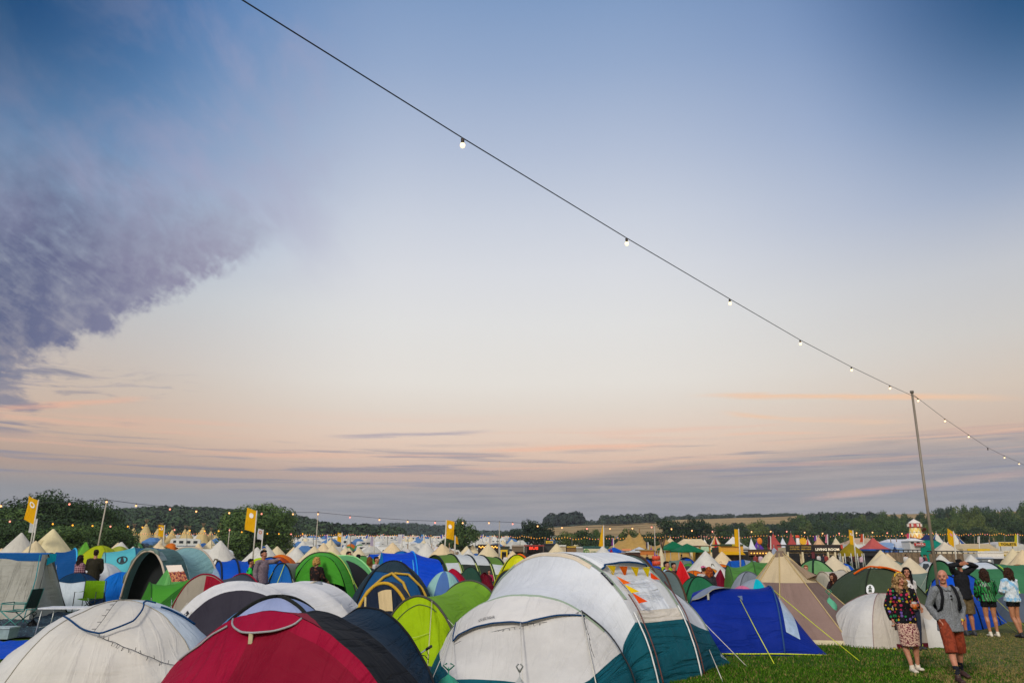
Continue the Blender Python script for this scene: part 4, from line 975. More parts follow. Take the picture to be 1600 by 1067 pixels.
for i, cc in enumerate(['e8c417', 'e06a1c', 'e8c417', 'e8d23c']):
    a = S(.685+.003*i, 2.14+.20*i, .13); b = S(.686+.003*i, 2.14+.20*i+.15, .13); bunt(bs, a, b, cc, .20)
for i, cc in enumerate(['e06a1c', 'e8c417', 'e05a1c']):
    a = S(.69+.032*(i+1), 2.15+.02*i, .08); b = S(.69+.032*(i+1)+.020, 2.15+.02*i, .08)
    mb = MB(); b = S(.69+.032*(i+1)+.034, 2.15+.02*i, .08); mb.face([a, b, a.lerp(b, .5)+Vector((.19, -.12, -.05))]); mb.build('pennant', fabric(cc, .3), bs)
a = S(.71, 2.86, .08); mb = MB(); mb.face([a, a+Vector((.0, 0, -.12)), a+Vector((.16, -.1, -.13))]); mb.build('pennant', fabric('e0521c', .3), bs)
mb = MB(); mb.tube([S(.685, 2.12, .13), S(.69, 2.45, .14), S(.70, 2.9, .12)], .004, 4); mb.tube([S(.685, 2.12, .13), S(.74, 2.14, .09), S(.80, 2.2, .08)], .004, 4); mb.build('cord', plain('b9b5a8'), bs)
# poles, guys, fairy lights
BR = plain('5a2a1e', .4)
for v, u0 in ((2.12, .79), (3.05, .74)): sleeve(S, t, 'bare_pole', BR, [(u0, v), (1., v)], .012, off=.06, n=20)
for v, u0 in ((2.05, .84), (2.97, .83)): sleeve(S, t, 'door_strap', WHT, [(u0, v), (1., v)], .013, off=.03, n=20)
sleeve(S, t, 'bare_pole', BK, [(.70, 1.), (1., 1.)], .012, off=.03, n=20)
WG = plain('c9c4b6')
guy(t, S(.20, 1.0, .02), GX(668, 12.4), WG, .007); guy(t, S(.195, 1., .02), GX(700, 11.6), WG, .005)
guy(t, hf(.60, 1), GX(818, 11.5), WG, .008); guy(t, S(.70, 1., .03), GX(935, 11.6), WG, .009)
guy(t, S(.62, 4.02, .03), GX(1163, 15.0), WG, .007); guy(t, S(.72, 4.5, .03), GX(1124, 13.4), WG, .007)
def fairy(root, pts, n=18):
    mb = MB(); mb.tube(pts, .0035, 4)
    for i in range(n):
        q = (i+.5)/n*(len(pts)-1); k = int(q); p = Vector(pts[k]).lerp(Vector(pts[k+1]), q-k); mb.tube([p, p+Vector((rnd.uniform(-.02, .02), -.01, -.035))], .0045, 4)
    mb.build('fairy_lights', BK, root)
fairy(t, [hf(i/12*.62, 1)+Vector((0, -.03, -.05-.10*math.sin(3.14*i/12))) for i in range(13)])
fairy(t, [hf(.62, 1).lerp(S(.70, 1., .03), i/10)+Vector((0, -.05, -.06*math.sin(3.14*i/10))) for i in range(11)], 9)
fairy(t, [S(.70, 1., .05).lerp(GX(935, 11.6)+Vector((0, 0, .3)), i/10)+Vector((.01*math.sin(i*2), -.02, 0)) for i in range(8)], 9)
def bag(px, Y, h, w, c, label, top=None, tall=1.):
    p = GX(px, Y, 0); z0 = p.z if top is None else ZT(800, top, Y)-h
    mb = MB()
    def fn(u, v):
        a = u*6.283; r = w/2*(abs(math.sin(min(1, v*1.25+.08)*math.pi))**.5*(1-.55*v)+.03)*(1+.22*noise.noise(Vector((math.cos(a)*2+px, math.sin(a)*2, v*4))))
        return Vector((p.x+r*math.cos(a), p.y+r*math.sin(a), z0+h*v))
    mb.grid(fn, 22, 14, True)
    for s in (-1, 1): mb.tube([(p.x, p.y, z0+h*.9), (p.x+s*w*.18, p.y, z0+h*1.05), (p.x+s*w*.05, p.y, z0+h*1.12)], .012, 5)
    t = empty('plastic_bag', (p.x, p.y, z0), label, 'bag'); mb.build('sack', fabric(c, .4, .3, .8), t, org=(p.x, p.y, z0)); return t
bag(700, 11.9, .44, .46, '58b498', 'green plastic rubbish bag at the left foot of the big white tent')
bag(812, 11.35, .50, .26, 'cfd3d0', 'clear grey plastic bag hanging at the big white tent door')
# behind the white tent
GG = '66736f'
hs = [H(925, 22, 1010, 18.5, 872, 2.2), H(940, 21.4, 1052, 17.4, 866, 2.2), H(1000, 21.8, 1062, 18.4, 889, 2.2), H(1020, 21.6, 1082, 18.6, 892, 2.1), (GX(1040, 21.6), GX(1096, 19.4), .2, 2.2, None)]
t, S = tunnel('sage grey tunnel tent with brown edging directly behind the big white tent', hs, [GG]*3+['7f8a84'], {1: '4a3528', 2: '4a3528', 3: '4a3528'}, sag=[.0, .02, .02, .0], sr=.028)
# 32 red
p = GX(1071, 27); S = Cone(p, 1.0, ZD(876, 27), .0, 4, rot=.5, curve=.02, lean=(-.15, 0), ry=1.2); t = mk(S, 'pointed_tent', 'bright coral red pointed tent right of the sage grey tunnel'); patch(S, t, 'flysheet', fabric('d8393c', .3), 0, 1, 0, 1, 40, 12)
patch(S, t, 'ridge_tape', fabric('e0787a'), .735, .765, .02, 1, 3, 8, off=.012)
t, S = dome('green dome tent with a lime arch in front of the red haired woman', 1093, 21.4, 1.7, ZD(901, 21.4), '2f6a48', poles='16281e', pr=.02, flat=.8)
sleeve(S, t, 'lime_arch', fabric('b3cc20', 0.), [(.52, .8), (.58, .58), (.64, .52), (.70, .6), (.74, .8)], .035, off=.03); patch(S, t, 'door', fabric('8a9a88'), .56, .72, .62, 1, 8, 6, off=.02)
t, S = dome('maroon and white striped small tent left of the long green tunnel', 1128, 27.5, 1.55, ZD(889, 27.5), ['8c1c30', 'b52438', 'e0dcd8', '6b1a2c', '7a1c2e', 'ded8d2', '8c1c30', '6b1a2c'], rot=.3, poles=None, pk=1.3, flat=1.3)
hs = [(GX(1120, 28.2), GX(1142, 25), .3, 2.2, None), H(1132, 28, 1150, 24.4, 884, 2.2), H(1172, 29, 1186, 25, 876, 2.2), H(1206, 29.4, 1226, 25.4, 877, 2.2), (GX(1236, 29), GX(1250, 26), .3, 2.2, None)]
tunnel('long grass green tunnel tent left of the brown tipi', hs, ['5a8b45', '5a8b45', '4f8040', '4f8040'], {1: '3a5a30', 2: '3a5a30'}, sag=[0, .07, .03, 0], sr=.02, crease=.7)
dome('grey dome tent in front of the long green tunnel', 1172, 21.6, 1.55, ZD(893, 21.6), ['8a8f96', '9a9fa6', '7f858c', '8a8f96'], poles='5a5f66', flat=.9)
t, S = dome('grey, turquoise and pink gored beach dome left of the brown tipi tent', 1168, 19.0, 1.7, ZD(904, 19), ['9aa0a8', 'a39a98', '9aa0a8', '9aa0a8', '9aa2ac', '2fb6c4', 'b09a94', '9aa0a8'], rot=-.3, poles=None, n=2., flat=.95, apex=(.25, 0))
dome('low pink tent behind the blue tunnel tent', 1162, 18.7, 1.3, ZD(914.5, 18.7), 'd07a96', poles=None, n=2., flat=.8)
# 37 tipi
p = GX(1240, 20.3); S = Cone(p, 2.05, ZD(862, 20.3), .0, 8, rot=.26, curve=-.01, lean=(-.27, 0), gore=.02, r0=.03); t = mk(S, 'tipi_tent', 'tall brown and cream tipi tent with a triangular vent flap')
patch(S, t, 'cream_crown', fabric('cdbb9a', .2, .7), 0, 1, 0.0, .36, 64, 8)
for i in range(8): patch(S, t, 'canvas_panel', fabric('8a756c' if i % 2 else '77665f', .1, .8), i/8, (i+1)/8, .36, .97, 8, 14)
patch(S, t, 'ground_valance', fabric('cbbf9f', .1), 0, 1, .955, 1.0, 64, 2, off=.012)
for i in range(8): sleeve(S, t, 'seam', fabric('c0ab80', 0.), [((i+.0)/8, .02), ((i+.0)/8, .98)], .014, off=.01, n=10)
mb = MB(); mb.grid(lambda a, b: S(.80+.075*a*(.3+.7*b), .10+.22*b, .02+.16*b*math.sin(3.14*a)), 8, 8); mb.build('vent_flap', fabric('93816e', .1), t)
mb = MB(); mb.box(S(.86, .30, .1), (.05, .05, .07)); mb.build('vent_strut', BK, t)
mb = MB(); mb.grid(lambda u, v: S(u, .0, .0)+Vector((0, 0, .03-.16*v))+Vector((math.cos(u*6.28), math.sin(u*6.28), 0))*(.03+.075*v), 16, 3, True); mb.build('crown_cap', fabric('7a6a5c', .1), t)
# 38 blue tunnel
BL = '07338a'
hs = [(GX(1048, 19.2), GX(1062, 16.9), .05, 2.2, None), HS(1084, 16.7, 19.2, 926, -.05), HS(1116, 16.6, 19.2, 915, .0), HS(1160, 16.6, 19.1, 919.5, .05), HS(1206, 16.6, 19.1, 916, .2), (GX(1250, 18.8), GX(1286, 16.7), .05, 2.2, None)]
t, S = tunnel('royal blue tunnel tent with yellow ground piping on the open grass', hs, [BL]*5, {4: '35507a'}, sag=[0, 0, .02, .02, .0], sr=.016, nu=56, crease=.5, guys=False)
sleeve(S, t, 'ground_piping', plain('c9cf1c'), [(.995, .5), (.995, 5)], .014, off=.012, n=40)
def bh(a, b):  # crescent hood over the left door
    return S(.50+.16*(1-a)**2+.15*b*abs(math.sin(3.14*a))**.8, .92+1.75*a, .02+.10*b*math.sin(3.14*a))
mb = MB(); mb.grid(bh, 22, 7, uvs=(1.5, .3)); hd = mb.build('door_hood', fabric('7f8796', .1), t)
mb = MB(); mb.tube([bh(i/20, 1) for i in range(21)], .008, 5); mb.build('hood_piping', fabric('b5b09a'), hd)
mb = MB(); mb.box(bh(.48, 1)+Vector((0, -.02, -.06)), (.04, .03, .13)); mb.build('vent_strut', plain('a8a79a'), t)
patch(S, t, 'window_pane', plain('9fb4cc', .25), lambda v: .69-.02*v, lambda v: .90, 4.10, 4.42, 6, 8, off=.012)
patch(S, t, 'guy_anchor', fabric('6f7d96'), lambda v: .66, lambda v: .66+.30*(v-2.83), 2.84, 3.0, 4, 4, off=.015)
YG = plain('cdd420', .5)
guy(t, S(.70, 2.92, .02), GX(1204, 15.4), YG, .008); guy(t, S(.60, 4.02, .02), GX(1336, 15.8), YG, .008)
# 39 olive dome with orange poles
t, S = dome('large olive green dome tent with orange pole arches and a round white logo', 1370, 20.3, 2.75, ZD(887, 20.3), ['3b4634', '3f4a38', '444f3a', '525c49'], rot=.16, poles=None, flat=.72, n=2.8, sag=.04, d=2.7)
OR = fabric('d0641c', 0.)
sleeve(S, t, 'orange_pole', OR, [(.40, .36), (.44, .20), (.50, .12), (.68, .12), (.73, .22), (.75, .42)], .026, off=.06, n=40)
sleeve(S, t, 'orange_pole', OR, [(.62, .13), (.75, .16), (.85, .34)], .022, off=.05, n=20)
for k in (0, .25, .5, .75): sleeve(S, t, 'pole_sleeve', fabric('262b22', 0.), [(k, 1), (k, .1)], .018, off=.012, n=16)
lg = lambda x, z: S(.515+x*.115, .60-z*.55, .02)
disc(lg, .125, 24).build('logo', WHT, t)
mb = MB()
for q in ([(-.05, -.075), (.05, -.075), (.04, -.01), (-.04, -.01)], [(-.065, .0), (.065, .0), (.045, .03), (-.045, .03)], [(-.03, .035), (.03, .035), (.03, .08), (-.03, .08)]): mb.face([S(.515+x*.115, .60-z*.55, .028) for x, z in q])
mb.build('logo', plain('39432f'), t)
# 40 pale low tent
t, S = dome('low pale cream dome tent with maroon ground edge behind the flowered woman', 1390, 18.9, 3.35, ZD(926, 18.9), ['cfcac0', 'd2cfc8', 'c4bbad', 'c9c3b8'], rot=.25, poles=None, n=2.3, d=2.2, flat=.95, crease=.5, apex=(-.22, 0), wr=.02)
for k in (0, .25, .5, .75): sleeve(S, t, 'seam', fabric('8f6a6a', 0.), [(k, 1), (k, .02)], .006, off=.008, n=16)
patch(S, t, 'ground_edge', fabric('5a1c28'), .55, .80, .955, 1, 20, 2, off=.01)
hs = [HS(1436, 17.9, 20., 944, .1), HS(1462, 17.9, 19.8, 950, .1), (GX(1478, 19.6), GX(1488, 17.9), .3, 2.2, None)]
tunnel('white porch extension of the pale dome, seen between the walking couple', hs, ['cfccc4', 'cfccc4'], {}, sag=.05)
# 41..
hs = [(GX(1274, 25), GX(1292, 23), .3, 2.2, None), H(1268, 25.4, 1312, 23, 893, 2.2), H(1296, 26.5, 1344, 24.2, 890, 2.2), (GX(1316, 27), GX(1352, 25), .3, 2.2, None)]
t, S = tunnel('cream canvas tunnel tent behind the olive dome, by the leaning woman', hs, ['cdc3b0']*3, {1: 'a89c86', 2: 'a89c86'}, sag=.02, sr=.016)
dome('small vivid orange tent peeping out beside the brown tipi', 1283, 21.5, .8, ZD(918, 21.5), 'dd5a12', poles=None)
t, S = dome('fern green dome tent with black poles behind the hugging couple', 1276, 29, 2.1, ZD(875, 29), ['5f8a58', '6a9562', '6f9a66', '5f8a58'], poles='16281e', pr=.035, rot=.3)
patch(S, t, 'lower_band', fabric('c9cdc6'), .5, .76, .80, 1, 12, 4, off=.015)
bag(1303, 19.4, .55, .40, '7cc9a4', 'mint green plastic bag tied beside the olive dome', top=925)
t, S = dome('sagging dark green tent flap beside the mint green bag', 1290, 20.2, .8, ZD(918, 20.2), '3f5a44', poles=None, wr=.1)
# 47 blue right
hs = [(GX(1440, 22.4), GX(1464, 21.2), .2, 2.2, None), H(1440, 23.6, 1528, 22., 899, 2.2), H(1462, 25, 1556, 23.2, 896, 2.2), (GX(1480, 25.6), GX(1566, 24), .3, 2.2, None)]
t, S = tunnel('cobalt blue tunnel tent with dark arches behind the bald man', hs, ['1c5cc4', '1c55b8', '1c55b8'], {1: '101c30', 2: '101c30'}, sag=.02, sr=.022)
sleeve(S, t, 'door_seam', BK, [(.24, .55), (.33, .62), (.42, .55)], .018, off=.02, n=12)
guy(t, S(.3, 1, .03), GX(1432, 17.6), plain('b9c83a'), .01)
# 48 green and white right
hs = [(GX(1452, 28.6), GX(1478, 27), .3, 2.2, None), H(1444, 29.6, 1506, 27.6, 876, 2.2), H(1502, 31, 1592, 27.2, 878, 2.2), H(1560, 32, 1664, 27.8, 882, 2.2), (GX(1590, 32.5), GX(1690, 29), .3, 2.2, None)]
t, S = tunnel('large green and white tunnel tent behind the man holding his head', hs, ['3f6e4a', 'c9cfd2', '437a55', '437a55'], {1: '141a18', 2: '141a18'}, sag=[0, .02, .03, 0], sr=.032)
patch(S, t, 'side_wall', fabric('3f7350'), .68, 1., 1., 2., 10, 10, off=.015)
sleeve(S, t, 'lime_piping', plain('b9d43a'), [(.62, 2.08), (1, 2.08)], .018, off=.03, n=16)
dome('slate grey tent corner lying low behind the two women at the right', 1596, 25.0, 2.2, .8, '59626c', poles=None)
# 49 cream ridges
for (px, Y, w, top, lb) in ((1388, 40, 4.6, 865, 'cream bell tent with a long sloping side behind the olive dome'), (1428, 43, 3.4, 871, 'smaller cream bell tent right of the long sloping one'), (1307, 46, 3.6, 868, 'cream bell tent with a dark door in front of the brown marquee')):
    t, S = bell(lb, px, Y, w, top, 'd2c4a8', .3, n=10, rot=.4, curve=.07)
    if px == 1307: mb = MB(); mb.face([S(.74, .98, .05), S(.77, .98, .05), S(.755, .5, .05)]); mb.build('door_slit', plain('4a4038'), t)
# ================================================================ MIDDLE FIELD: small tents filling the ground between the named ones
PROTO = []
def proto_tent(kind, c, c2=None, seed=0):
    r = random.Random(seed); o0 = Vector((0, 0, 0))
    t = empty('small_tent' if kind != 'bell' else 'bell_tent', o0)
    if kind == 'dome':
        S = Dome(o0, 1.35, 1.2, 1.22, 0, .07, 2.3, seed=seed, flat=.9)
        if c2: 
            for i in range(4): patch(S, t, 'fabric_panel', fabric(c if i % 2 == 0 else c2, .2), i/4, (i+1)/4, .001, 1, 8, 9)
        else: patch(S, t, 'flysheet', fabric(c, .2), 0, 1, .001, 1, 28, 9)
        mb = MB()
        for k in (0, .25): sleeve(S, t, '', None, [(k, 1), (k, .001)], .02, n=9, mb=mb, seg=5); sleeve(S, t, '', None, [(k+.5, .001), (k+.5, 1)], .02, n=9, mb=mb, seg=5)
        mb.build('pole_sleeve', fabric('23272b', 0.), t); patch(S, t, 'door', fabric(c2 or '33393d', .1), .57, .68, .45, 1, 5, 4, off=.02)
    elif kind == 'tunnel':
        V = lambda x, y: Vector((x, y, 0))
        S = Tunnel([(V(-2.3, .5), V(-2.3, -.5), .15, 2.2, None), (V(-1.3, 1.15), V(-1.3, -1.15), 1.5, 2.2, None), (V(.3, 1.3), V(.3, -1.3), 1.65, 2.2, None), (V(1.6, 1.2), V(1.6, -1.2), 1.5, 2.2, None), (V(2.1, .9), V(2.1, -.9), .1, 2.2, None)], .04, .02, seed)
        patch(S, t, 'flysheet', fabric(c, .2), 0, 1, 0, 2, 20, 8); patch(S, t, 'flysheet', fabric(c2 or c, .2), 0, 1, 2, 4, 20, 8)
        for k in (1, 2, 3): sleeve(S, t, 'pole_sleeve', fabric('2a2d30', 0.), [(0, k), (1, k)], .025, n=16, seg=5)
    elif kind == 'bell':
        S = Cone(o0, 2.3, 2.6, .35, 12, curve=.06); patch(S, t, 'canvas_roof', fabric(c, .12, .8), 0, 1, 0, 1, 24, 6); patch(S, t, 'canvas_wall', fabric(c, .1, .8), 0, 1, 1, 2, 24, 1)
        mb = MB(); mb.face([S(.72, 2, .03), S(.78, 2, .03), S(.765, .55, .04), S(.735, .55, .04)]); mb.build('door', fabric(c2 or 'b9aa88', .1), t)
    elif kind == 'gazebo':
        S = Cone(Vector((0, 0, 2.0)), 2.1, .95, .18, 4, curve=.08, rot=.785); patch(S, t, 'canopy', fabric(c, .2), 0, 1, 0, 1, 24, 6); patch(S, t, 'valance', fabric(c, .2), 0, 1, 1, 2, 24, 1)
        for x in (-1, 1):
            for y in (-1, 1): mb = MB(); mb.tube([(x*1.45, y*1.45, 0), (x*1.45, y*1.45, 2.05)], .035, 6); mb.build('leg', plain('8f9296', .4), t)
    col_hide.append(t); return t
col_hide = []
COLN = [('royal blue', '164fae', None), ('navy', '1b2a44', None), ('fern green', '4f8a3f', None), ('teal', '2f7f88', None), ('olive', '5d6a3c', None), ('orange', 'd9741c', None), ('sky blue', '3f93c9', None), ('grey', '82898f', None),
        ('lime', 'a5bb30', None), ('red', 'b0283a', None), ('pale grey', 'b9bfc2', None), ('navy and orange', '1a2230', 'd98a1c'), ('green and grey', '3f7a50', '9aa5a0'), ('blue and grey', '1d56ac', 'a9b2bb'), ('dark green', '27483a', None), ('burgundy', '6d1c2e', None)]
for i, (nm, a, b) in enumerate(COLN): PROTO.append((nm+' dome tent', proto_tent('dome', a, b, i), 2.6))
for i, (nm, a, b) in enumerate((('royal blue', '1551b0', None), ('fern green', '548c46', None), ('grey green', '6d7d72', None), ('blue and grey', '2257a6', '8d98a6'), ('olive and white', '5f7a3c', 'c5c9c4'), ('pale cream', 'c9c2b2', None))): PROTO.append((nm+' tunnel tent', proto_tent('tunnel', a, b, 30+i), 3.4))
BELLS = [('cream bell tent', proto_tent('bell', 'd5c6a4', None, 50), 4.6), ('peach cream bell tent', proto_tent('bell', 'd9c4a0', 'b8a080', 51), 4.6), ('pale grey bell tent', proto_tent('bell', 'cfccc2', '5a5648', 52), 4.6)]
GAZ = [('green gazebo', proto_tent('gazebo', '1f6b48', None, 60), 3.4), ('white gazebo', proto_tent('gazebo', 'cfd2d6', None, 61), 3.4), ('blue gazebo', proto_tent('gazebo', '2358b0', None, 62), 3.4)]
rm = random.Random(21)
LM = [(-200, 'left edge of the photo'), (60, 'grey frame tent'), (150, 'turquoise ridge tent'), (235, 'teal grey porch'), (330, 'royal blue tunnel'), (430, 'azure tunnel'), (510, 'bright green tunnel'), (560, 'green porch'), (615, 'large navy dome'), (665, 'royal blue family tunnel'), (730, 'five hoop tunnel'),
      (805, 'bright yellow dome'), (880, 'big white tent'), (960, 'big white tent window'), (1030, 'sage grey tunnel'), (1085, 'coral red tent'), (1130, 'striped maroon tent'), (1185, 'long green tunnel'), (1245, 'brown tipi'), (1300, 'fern green dome'), (1370, 'olive dome'), (1430, 'woman with yellow flowers'), (1480, 'bald man'), (1545, 'green and white tunnel'), (1600, 'right edge of the photo')]
def near_lm(px): return min(LM, key=lambda q: abs(q[0]-px))[1]
placed = []; used = set(); bucket = {}
def put(pr, px, Y, rz, s, where, group=None):
    nm, p0, w = pr; k = (nm, where); bucket.setdefault(k, []).append((Y, p0, px, rz, s, group, w))
ORD = ['nearest', 'second nearest', 'third nearest', 'fourth nearest', 'fifth nearest', 'sixth nearest', 'seventh nearest', 'eighth nearest', 'ninth nearest', 'tenth nearest']
def flush():
    for (nm, where), L in bucket.items():
        L.sort(key=lambda q: q[0])
        for i, (Y, p0, px, rz, s, group, w) in enumerate(L):
            p = GZ(px, Y)
            if p0.name not in used: used.add(p0.name); o = p0
            else: o = copy_tree(p0)
            o.location = p; o.rotation_euler = (0, 0, rz); o.scale = (s, s, s*rm.uniform(.9, 1.08))
            lab_ = nm+' '+where if len(L) == 1 else '%s %s, %s of %s' % (nm, where, ORD[min(i, 9)], ('two', 'three', 'four', 'several')[min(len(L)-2, 3)])
            tag(o, lab_, 'tent', group or nm+'s in the middle field')
    bucket.clear()
for (px, Y, w, top, c, lb) in ((437, 50, 3., 866, 'd9741c', 'orange dome tent among the bell tents behind the azure tunnel'), (524, 44, 3.2, 867, 'dd7a20', 'orange and cream awning dome behind the heads in the green porch group'), (432, 41, 2.4, 869, 'a8481c', 'rust brown dome tent behind the azure tunnel'), (405, 43, 2.4, 871, 'b5cc20', 'lime yellow dome tent behind the pointing man'), (812, 46, 2.4, 864.5, 'e0701c', 'orange pointed tent left of the big white tent')): dome(lb, px, Y, w, ZD(top, Y), c, poles=None)
Y = 26.5; rows = []
while Y < 116: rows.append(Y); Y += 2.6+.045*Y
for Y in rows:
    X = -0.74*Y
    while X < .78*Y:
        X += rm.uniform(3.1, 4.7)*(1+.004*Y); y = Y+rm.uniform(-1.2, 1.2)
        if any((X-a)**2+((y-b)*.9)**2 < (2.5 if b < 26 else 2.9)**2 for a, b in TENTS): continue
        px = 800+X/(y*cp-CAMH*sp)*F
        if px < -40 or px > 1650: continue
        if y > 88 and px > 1010: continue
        if y > 100 and px > 730: continue
        if y > 70 and px > 1330 and px < 1440: continue
        if (px > 1365 and y > 84): continue
        r = rm.random()
        if y > 48 and px < 780: pr = rm.choice(BELLS) if r < .34 else (PROTO[5] if r < .40 else rm.choice(PROTO))
        elif y > 40: pr = rm.choice(BELLS) if r < .16 else (rm.choice(PROTO[:2]+PROTO[13:14]+PROTO[16:17]) if r < .45 and px > 1000 else rm.choice(PROTO))
        else: pr = rm.choice(PROTO)
        sc_ = rm.uniform(.82, 1.02)*(.86 if px > 1000 else 1.)
        put(pr, px, y, rm.uniform(-.6, .6)+(1.57 if rm.random() < .3 else 0), sc_, ('at the ' if 'edge' in near_lm(px) else 'behind the ')+near_lm(px))
flush()
for (px, Y, i) in ((1000, 112, 1), (1076, 84, 0), (1054, 88, 0), (1132, 96, 0), (960, 118, 2)):
    put(GAZ[i], px, Y, .1, 1., 'on the far side of the middle field, at the '+near_lm(px), 'gazebos at the far side of the middle field')
flush()
# ================================================================ FAR CAMP across the valley
FAR = []
def far_proto():
    o0 = Vector((0, 0, 0))
    t = empty('caravan', o0); mb = MB()
    def body(u, v):
        a = u*2*math.pi; c_, s_ = math.cos(a), math.sin(a); q = 5.
        return Vector((2.6*math.copysign(abs(c_)**(2/q), c_), -1.1+2.2*v, 1.55+1.05*math.copysign(abs(s_)**(2/q), s_)))
    mb.grid(body, 28, 1, True); mb.face([body(i/28, 0) for i in range(28)]); mb.face([body(i/28, 1) for i in range(27, -1, -1)])
    mb.build('body', plain('d3d3ce', .4), t, smooth=False)
    for x in (-1.5, 0, 1.5): mb = MB(); mb.box((x, -1.12, 1.85), (.85, .06, .55)); mb.build('window', plain('2a3238', .2), t)
    mb = MB(); mb.tube([(0.1, -1.15, .34), (.1, -.95, .34)], .32, 12); mb.build('wheel', BK, t)
    mb = MB(); mb.box((0, -1.12, 1.0), (4.8, .04, .14)); mb.build('stripe', plain('4a6a8a'), t)
    FAR.append(('white caravan with dark windows', t, 'caravan', 'caravans in the far camp', .28))
    for nm, c, c2 in (('white camper van', 'd0d0cc', '28303a'), ('dark parked car', '2a3036', '11161a'), ('silver parked car', '9a9fa3', '1c2228')):
        t = empty('camper_van' if 'van' in nm else 'parked_car', o0); mb = MB(); big = 'van' in nm; hh = 2.2 if big else 1.35
        prof = [(-2.3, .35), (-2.3, hh*.6), (-2.1, hh*.95), (-1.9, hh), (1.0, hh), (1.7, hh*.62), (2.3, hh*.52), (2.35, .35)] if big else [(-2.1, .3), (-2.15, .85), (-1.5, .95), (-1.0, 1.38), (.5, 1.4), (1.2, .95), (2.1, .8), (2.15, .3)]
        for (a, b), (c3, d) in zip(prof, prof[1:]+prof[:1]): mb.face([(a, -.9, b), (c3, -.9, d), (c3, .9, d), (a, .9, b)])
        mb.face([(a, -.9, b) for a, b in prof[::-1]]); mb.face([(a, .9, b) for a, b in prof]); mb.build('body', plain(c, .3), t, smooth=False)
        mb = MB(); mb.box((-.3, -.92, hh*.78), (1.9 if not big else 2.6, .04, .35)); mb.build('window', plain(c2, .2), t)
        for x in (-1.4, 1.4): mb = MB(); mb.tube([(x, -.95, .33), (x, -.75, .33)], .33, 10); mb.build('wheel', BK, t)
        FAR.append((nm, t, 'van' if big else 'car', nm+'s in the far camp', .10 if big else .05))
    for nm, c, pk_ in (('white ridge awning', 'c4c2b8', 1), ('blue awning tent', '5b7da8', 1), ('small green dome tent', '4f7f4a', 0), ('small blue dome tent', '3a5f94', 0), ('small orange dome tent', 'c9702c', 0), ('small pale dome tent', 'c5c5bd', 0)):
        t = empty('awning_tent' if pk_ else 'small_tent', o0)
        if pk_: S = Cone(o0, 2.6, 2.7, 1.7, 4, rot=.785, ry=2.0, r0=.35, gore=0)
        else: S = Dome(o0, 1.7, 1.5, 1.6, 0, .06, 2.3)
        patch(S, t, 'flysheet', fabric(c, .15), 0, 1, 0.001, 1, 20, 5)
        if pk_: patch(S, t, 'wall', fabric(c, .15), 0, 1, 1, 2, 20, 1)
        FAR.append((nm, t, 'tent', nm+'s in the far camp', .07))
far_proto()
def tipi_proto():
    t = empty('pole_tipi', (0, 0, 0)); S = Cone((0, 0, 0), 2.7, 5.0, 0., 10, r0=.06); patch(S, t, 'canvas', fabric('d2bd8c', .25, .8), 0, 1, 0, 1, 30, 8)
    for i in range(7):
        a = i*.9; mb = MB(); mb.tube([(math.cos(a)*-.25, math.sin(a)*-.25, 4.5), (math.cos(a)*.45, math.sin(a)*.45, 6.0)], .05, 5); mb.build('pole', plain('6f5636'), t)
    mb = MB(); mb.face([S(.73, 1, .04), S(.77, 1, .04), S(.752, .5, .04)]); mb.build('door_slit', plain('5a4a30'), t); return t
TIPI = tipi_proto()
def fput(p0, px, Y, s, label, cat, group, rz=0.):
    p = GZ(px, Y)
    if p0.name not in used: used.add(p0.name); o = p0
    else: o = copy_tree(p0)
    o.location = p; o.rotation_euler = (0, 0, rz); o.scale = (s, s, s); o.pop('group', None) if 'group' in o.keys() else None; tag(o, label, cat, group); return o
for i, (px, Y, s) in enumerate(((200, 205, .8), (205, 190, 1.), (224, 198, 1.22), (243, 200, 1.0), (248, 206, 1.1), (266, 205, .95), (286, 208, 1.0), (292, 198, .95), (314, 205, 1.1), (327, 208, .9), (342, 200, 1.1), (352, 210, .9))):
    fput(TIPI, px, Y, s, 'cream canvas tipi with crossed poles in the row beyond the left hedge', 'tipi', 'row of cream tipis in the far left camp', rm.uniform(0, 6))
bush_run([(432, 142), (560, 146), (700, 140)], 7, 'dark', 'small dark hedge bush between rows of the far camp', 'small bushes between rows of the far camp', 13)
bush_run([(440, 216), (640, 220), (820, 214)], 7, 'deep', 'low dark bush in the upper part of the far camp', 'low bushes in the upper far camp', 15)
FB = [('tiny cream bell tent', BELLS[0][1]), ('tiny pale bell tent', BELLS[2][1])]
fput(FAR[0][1], 318, 60, .75, 'white caravan close behind the teal grey tunnel tent', 'caravan', None, -.3)
n = 0
for Y, x0, x1, st in ((128, 350, 760, 17), (138, 430, 700, 19), (150, 440, 800, 17), (165, 450, 800, 15), (182, 200, 800, 15), (205, 440, 800, 14), (228, 190, 860, 13), (252, 190, 900, 13), (280, 190, 980, 12), (305, 190, 990, 12)):
    px = x0
    while px < x1:
        px += st*rm.uniform(.6, 1.25); y = Y+rm.uniform(-6, 6)
        if 348 < px < 446 and Y > 110: continue
        r = rm.random()
        if r < .24: nm, o = rm.choice(FB); fput(o, px, y, rm.uniform(.9, 1.25), nm+' among the crowd of the far camp', 'tent', nm+'s in the far camp', rm.uniform(0, 6))
        else:
            f = FAR[0] if r < .36 else rm.choice(FAR[1:5]+FAR[4:]); art = f[0]
            fput(f[1], px, y, 1.0, art+' parked in the far camp' if f[2] in ('caravan', 'van', 'car') else art+' pitched in the far camp', f[2], f[3], rm.uniform(-.7, .7)+(3.14 if rm.random() < .0 else 0))
        n += 1
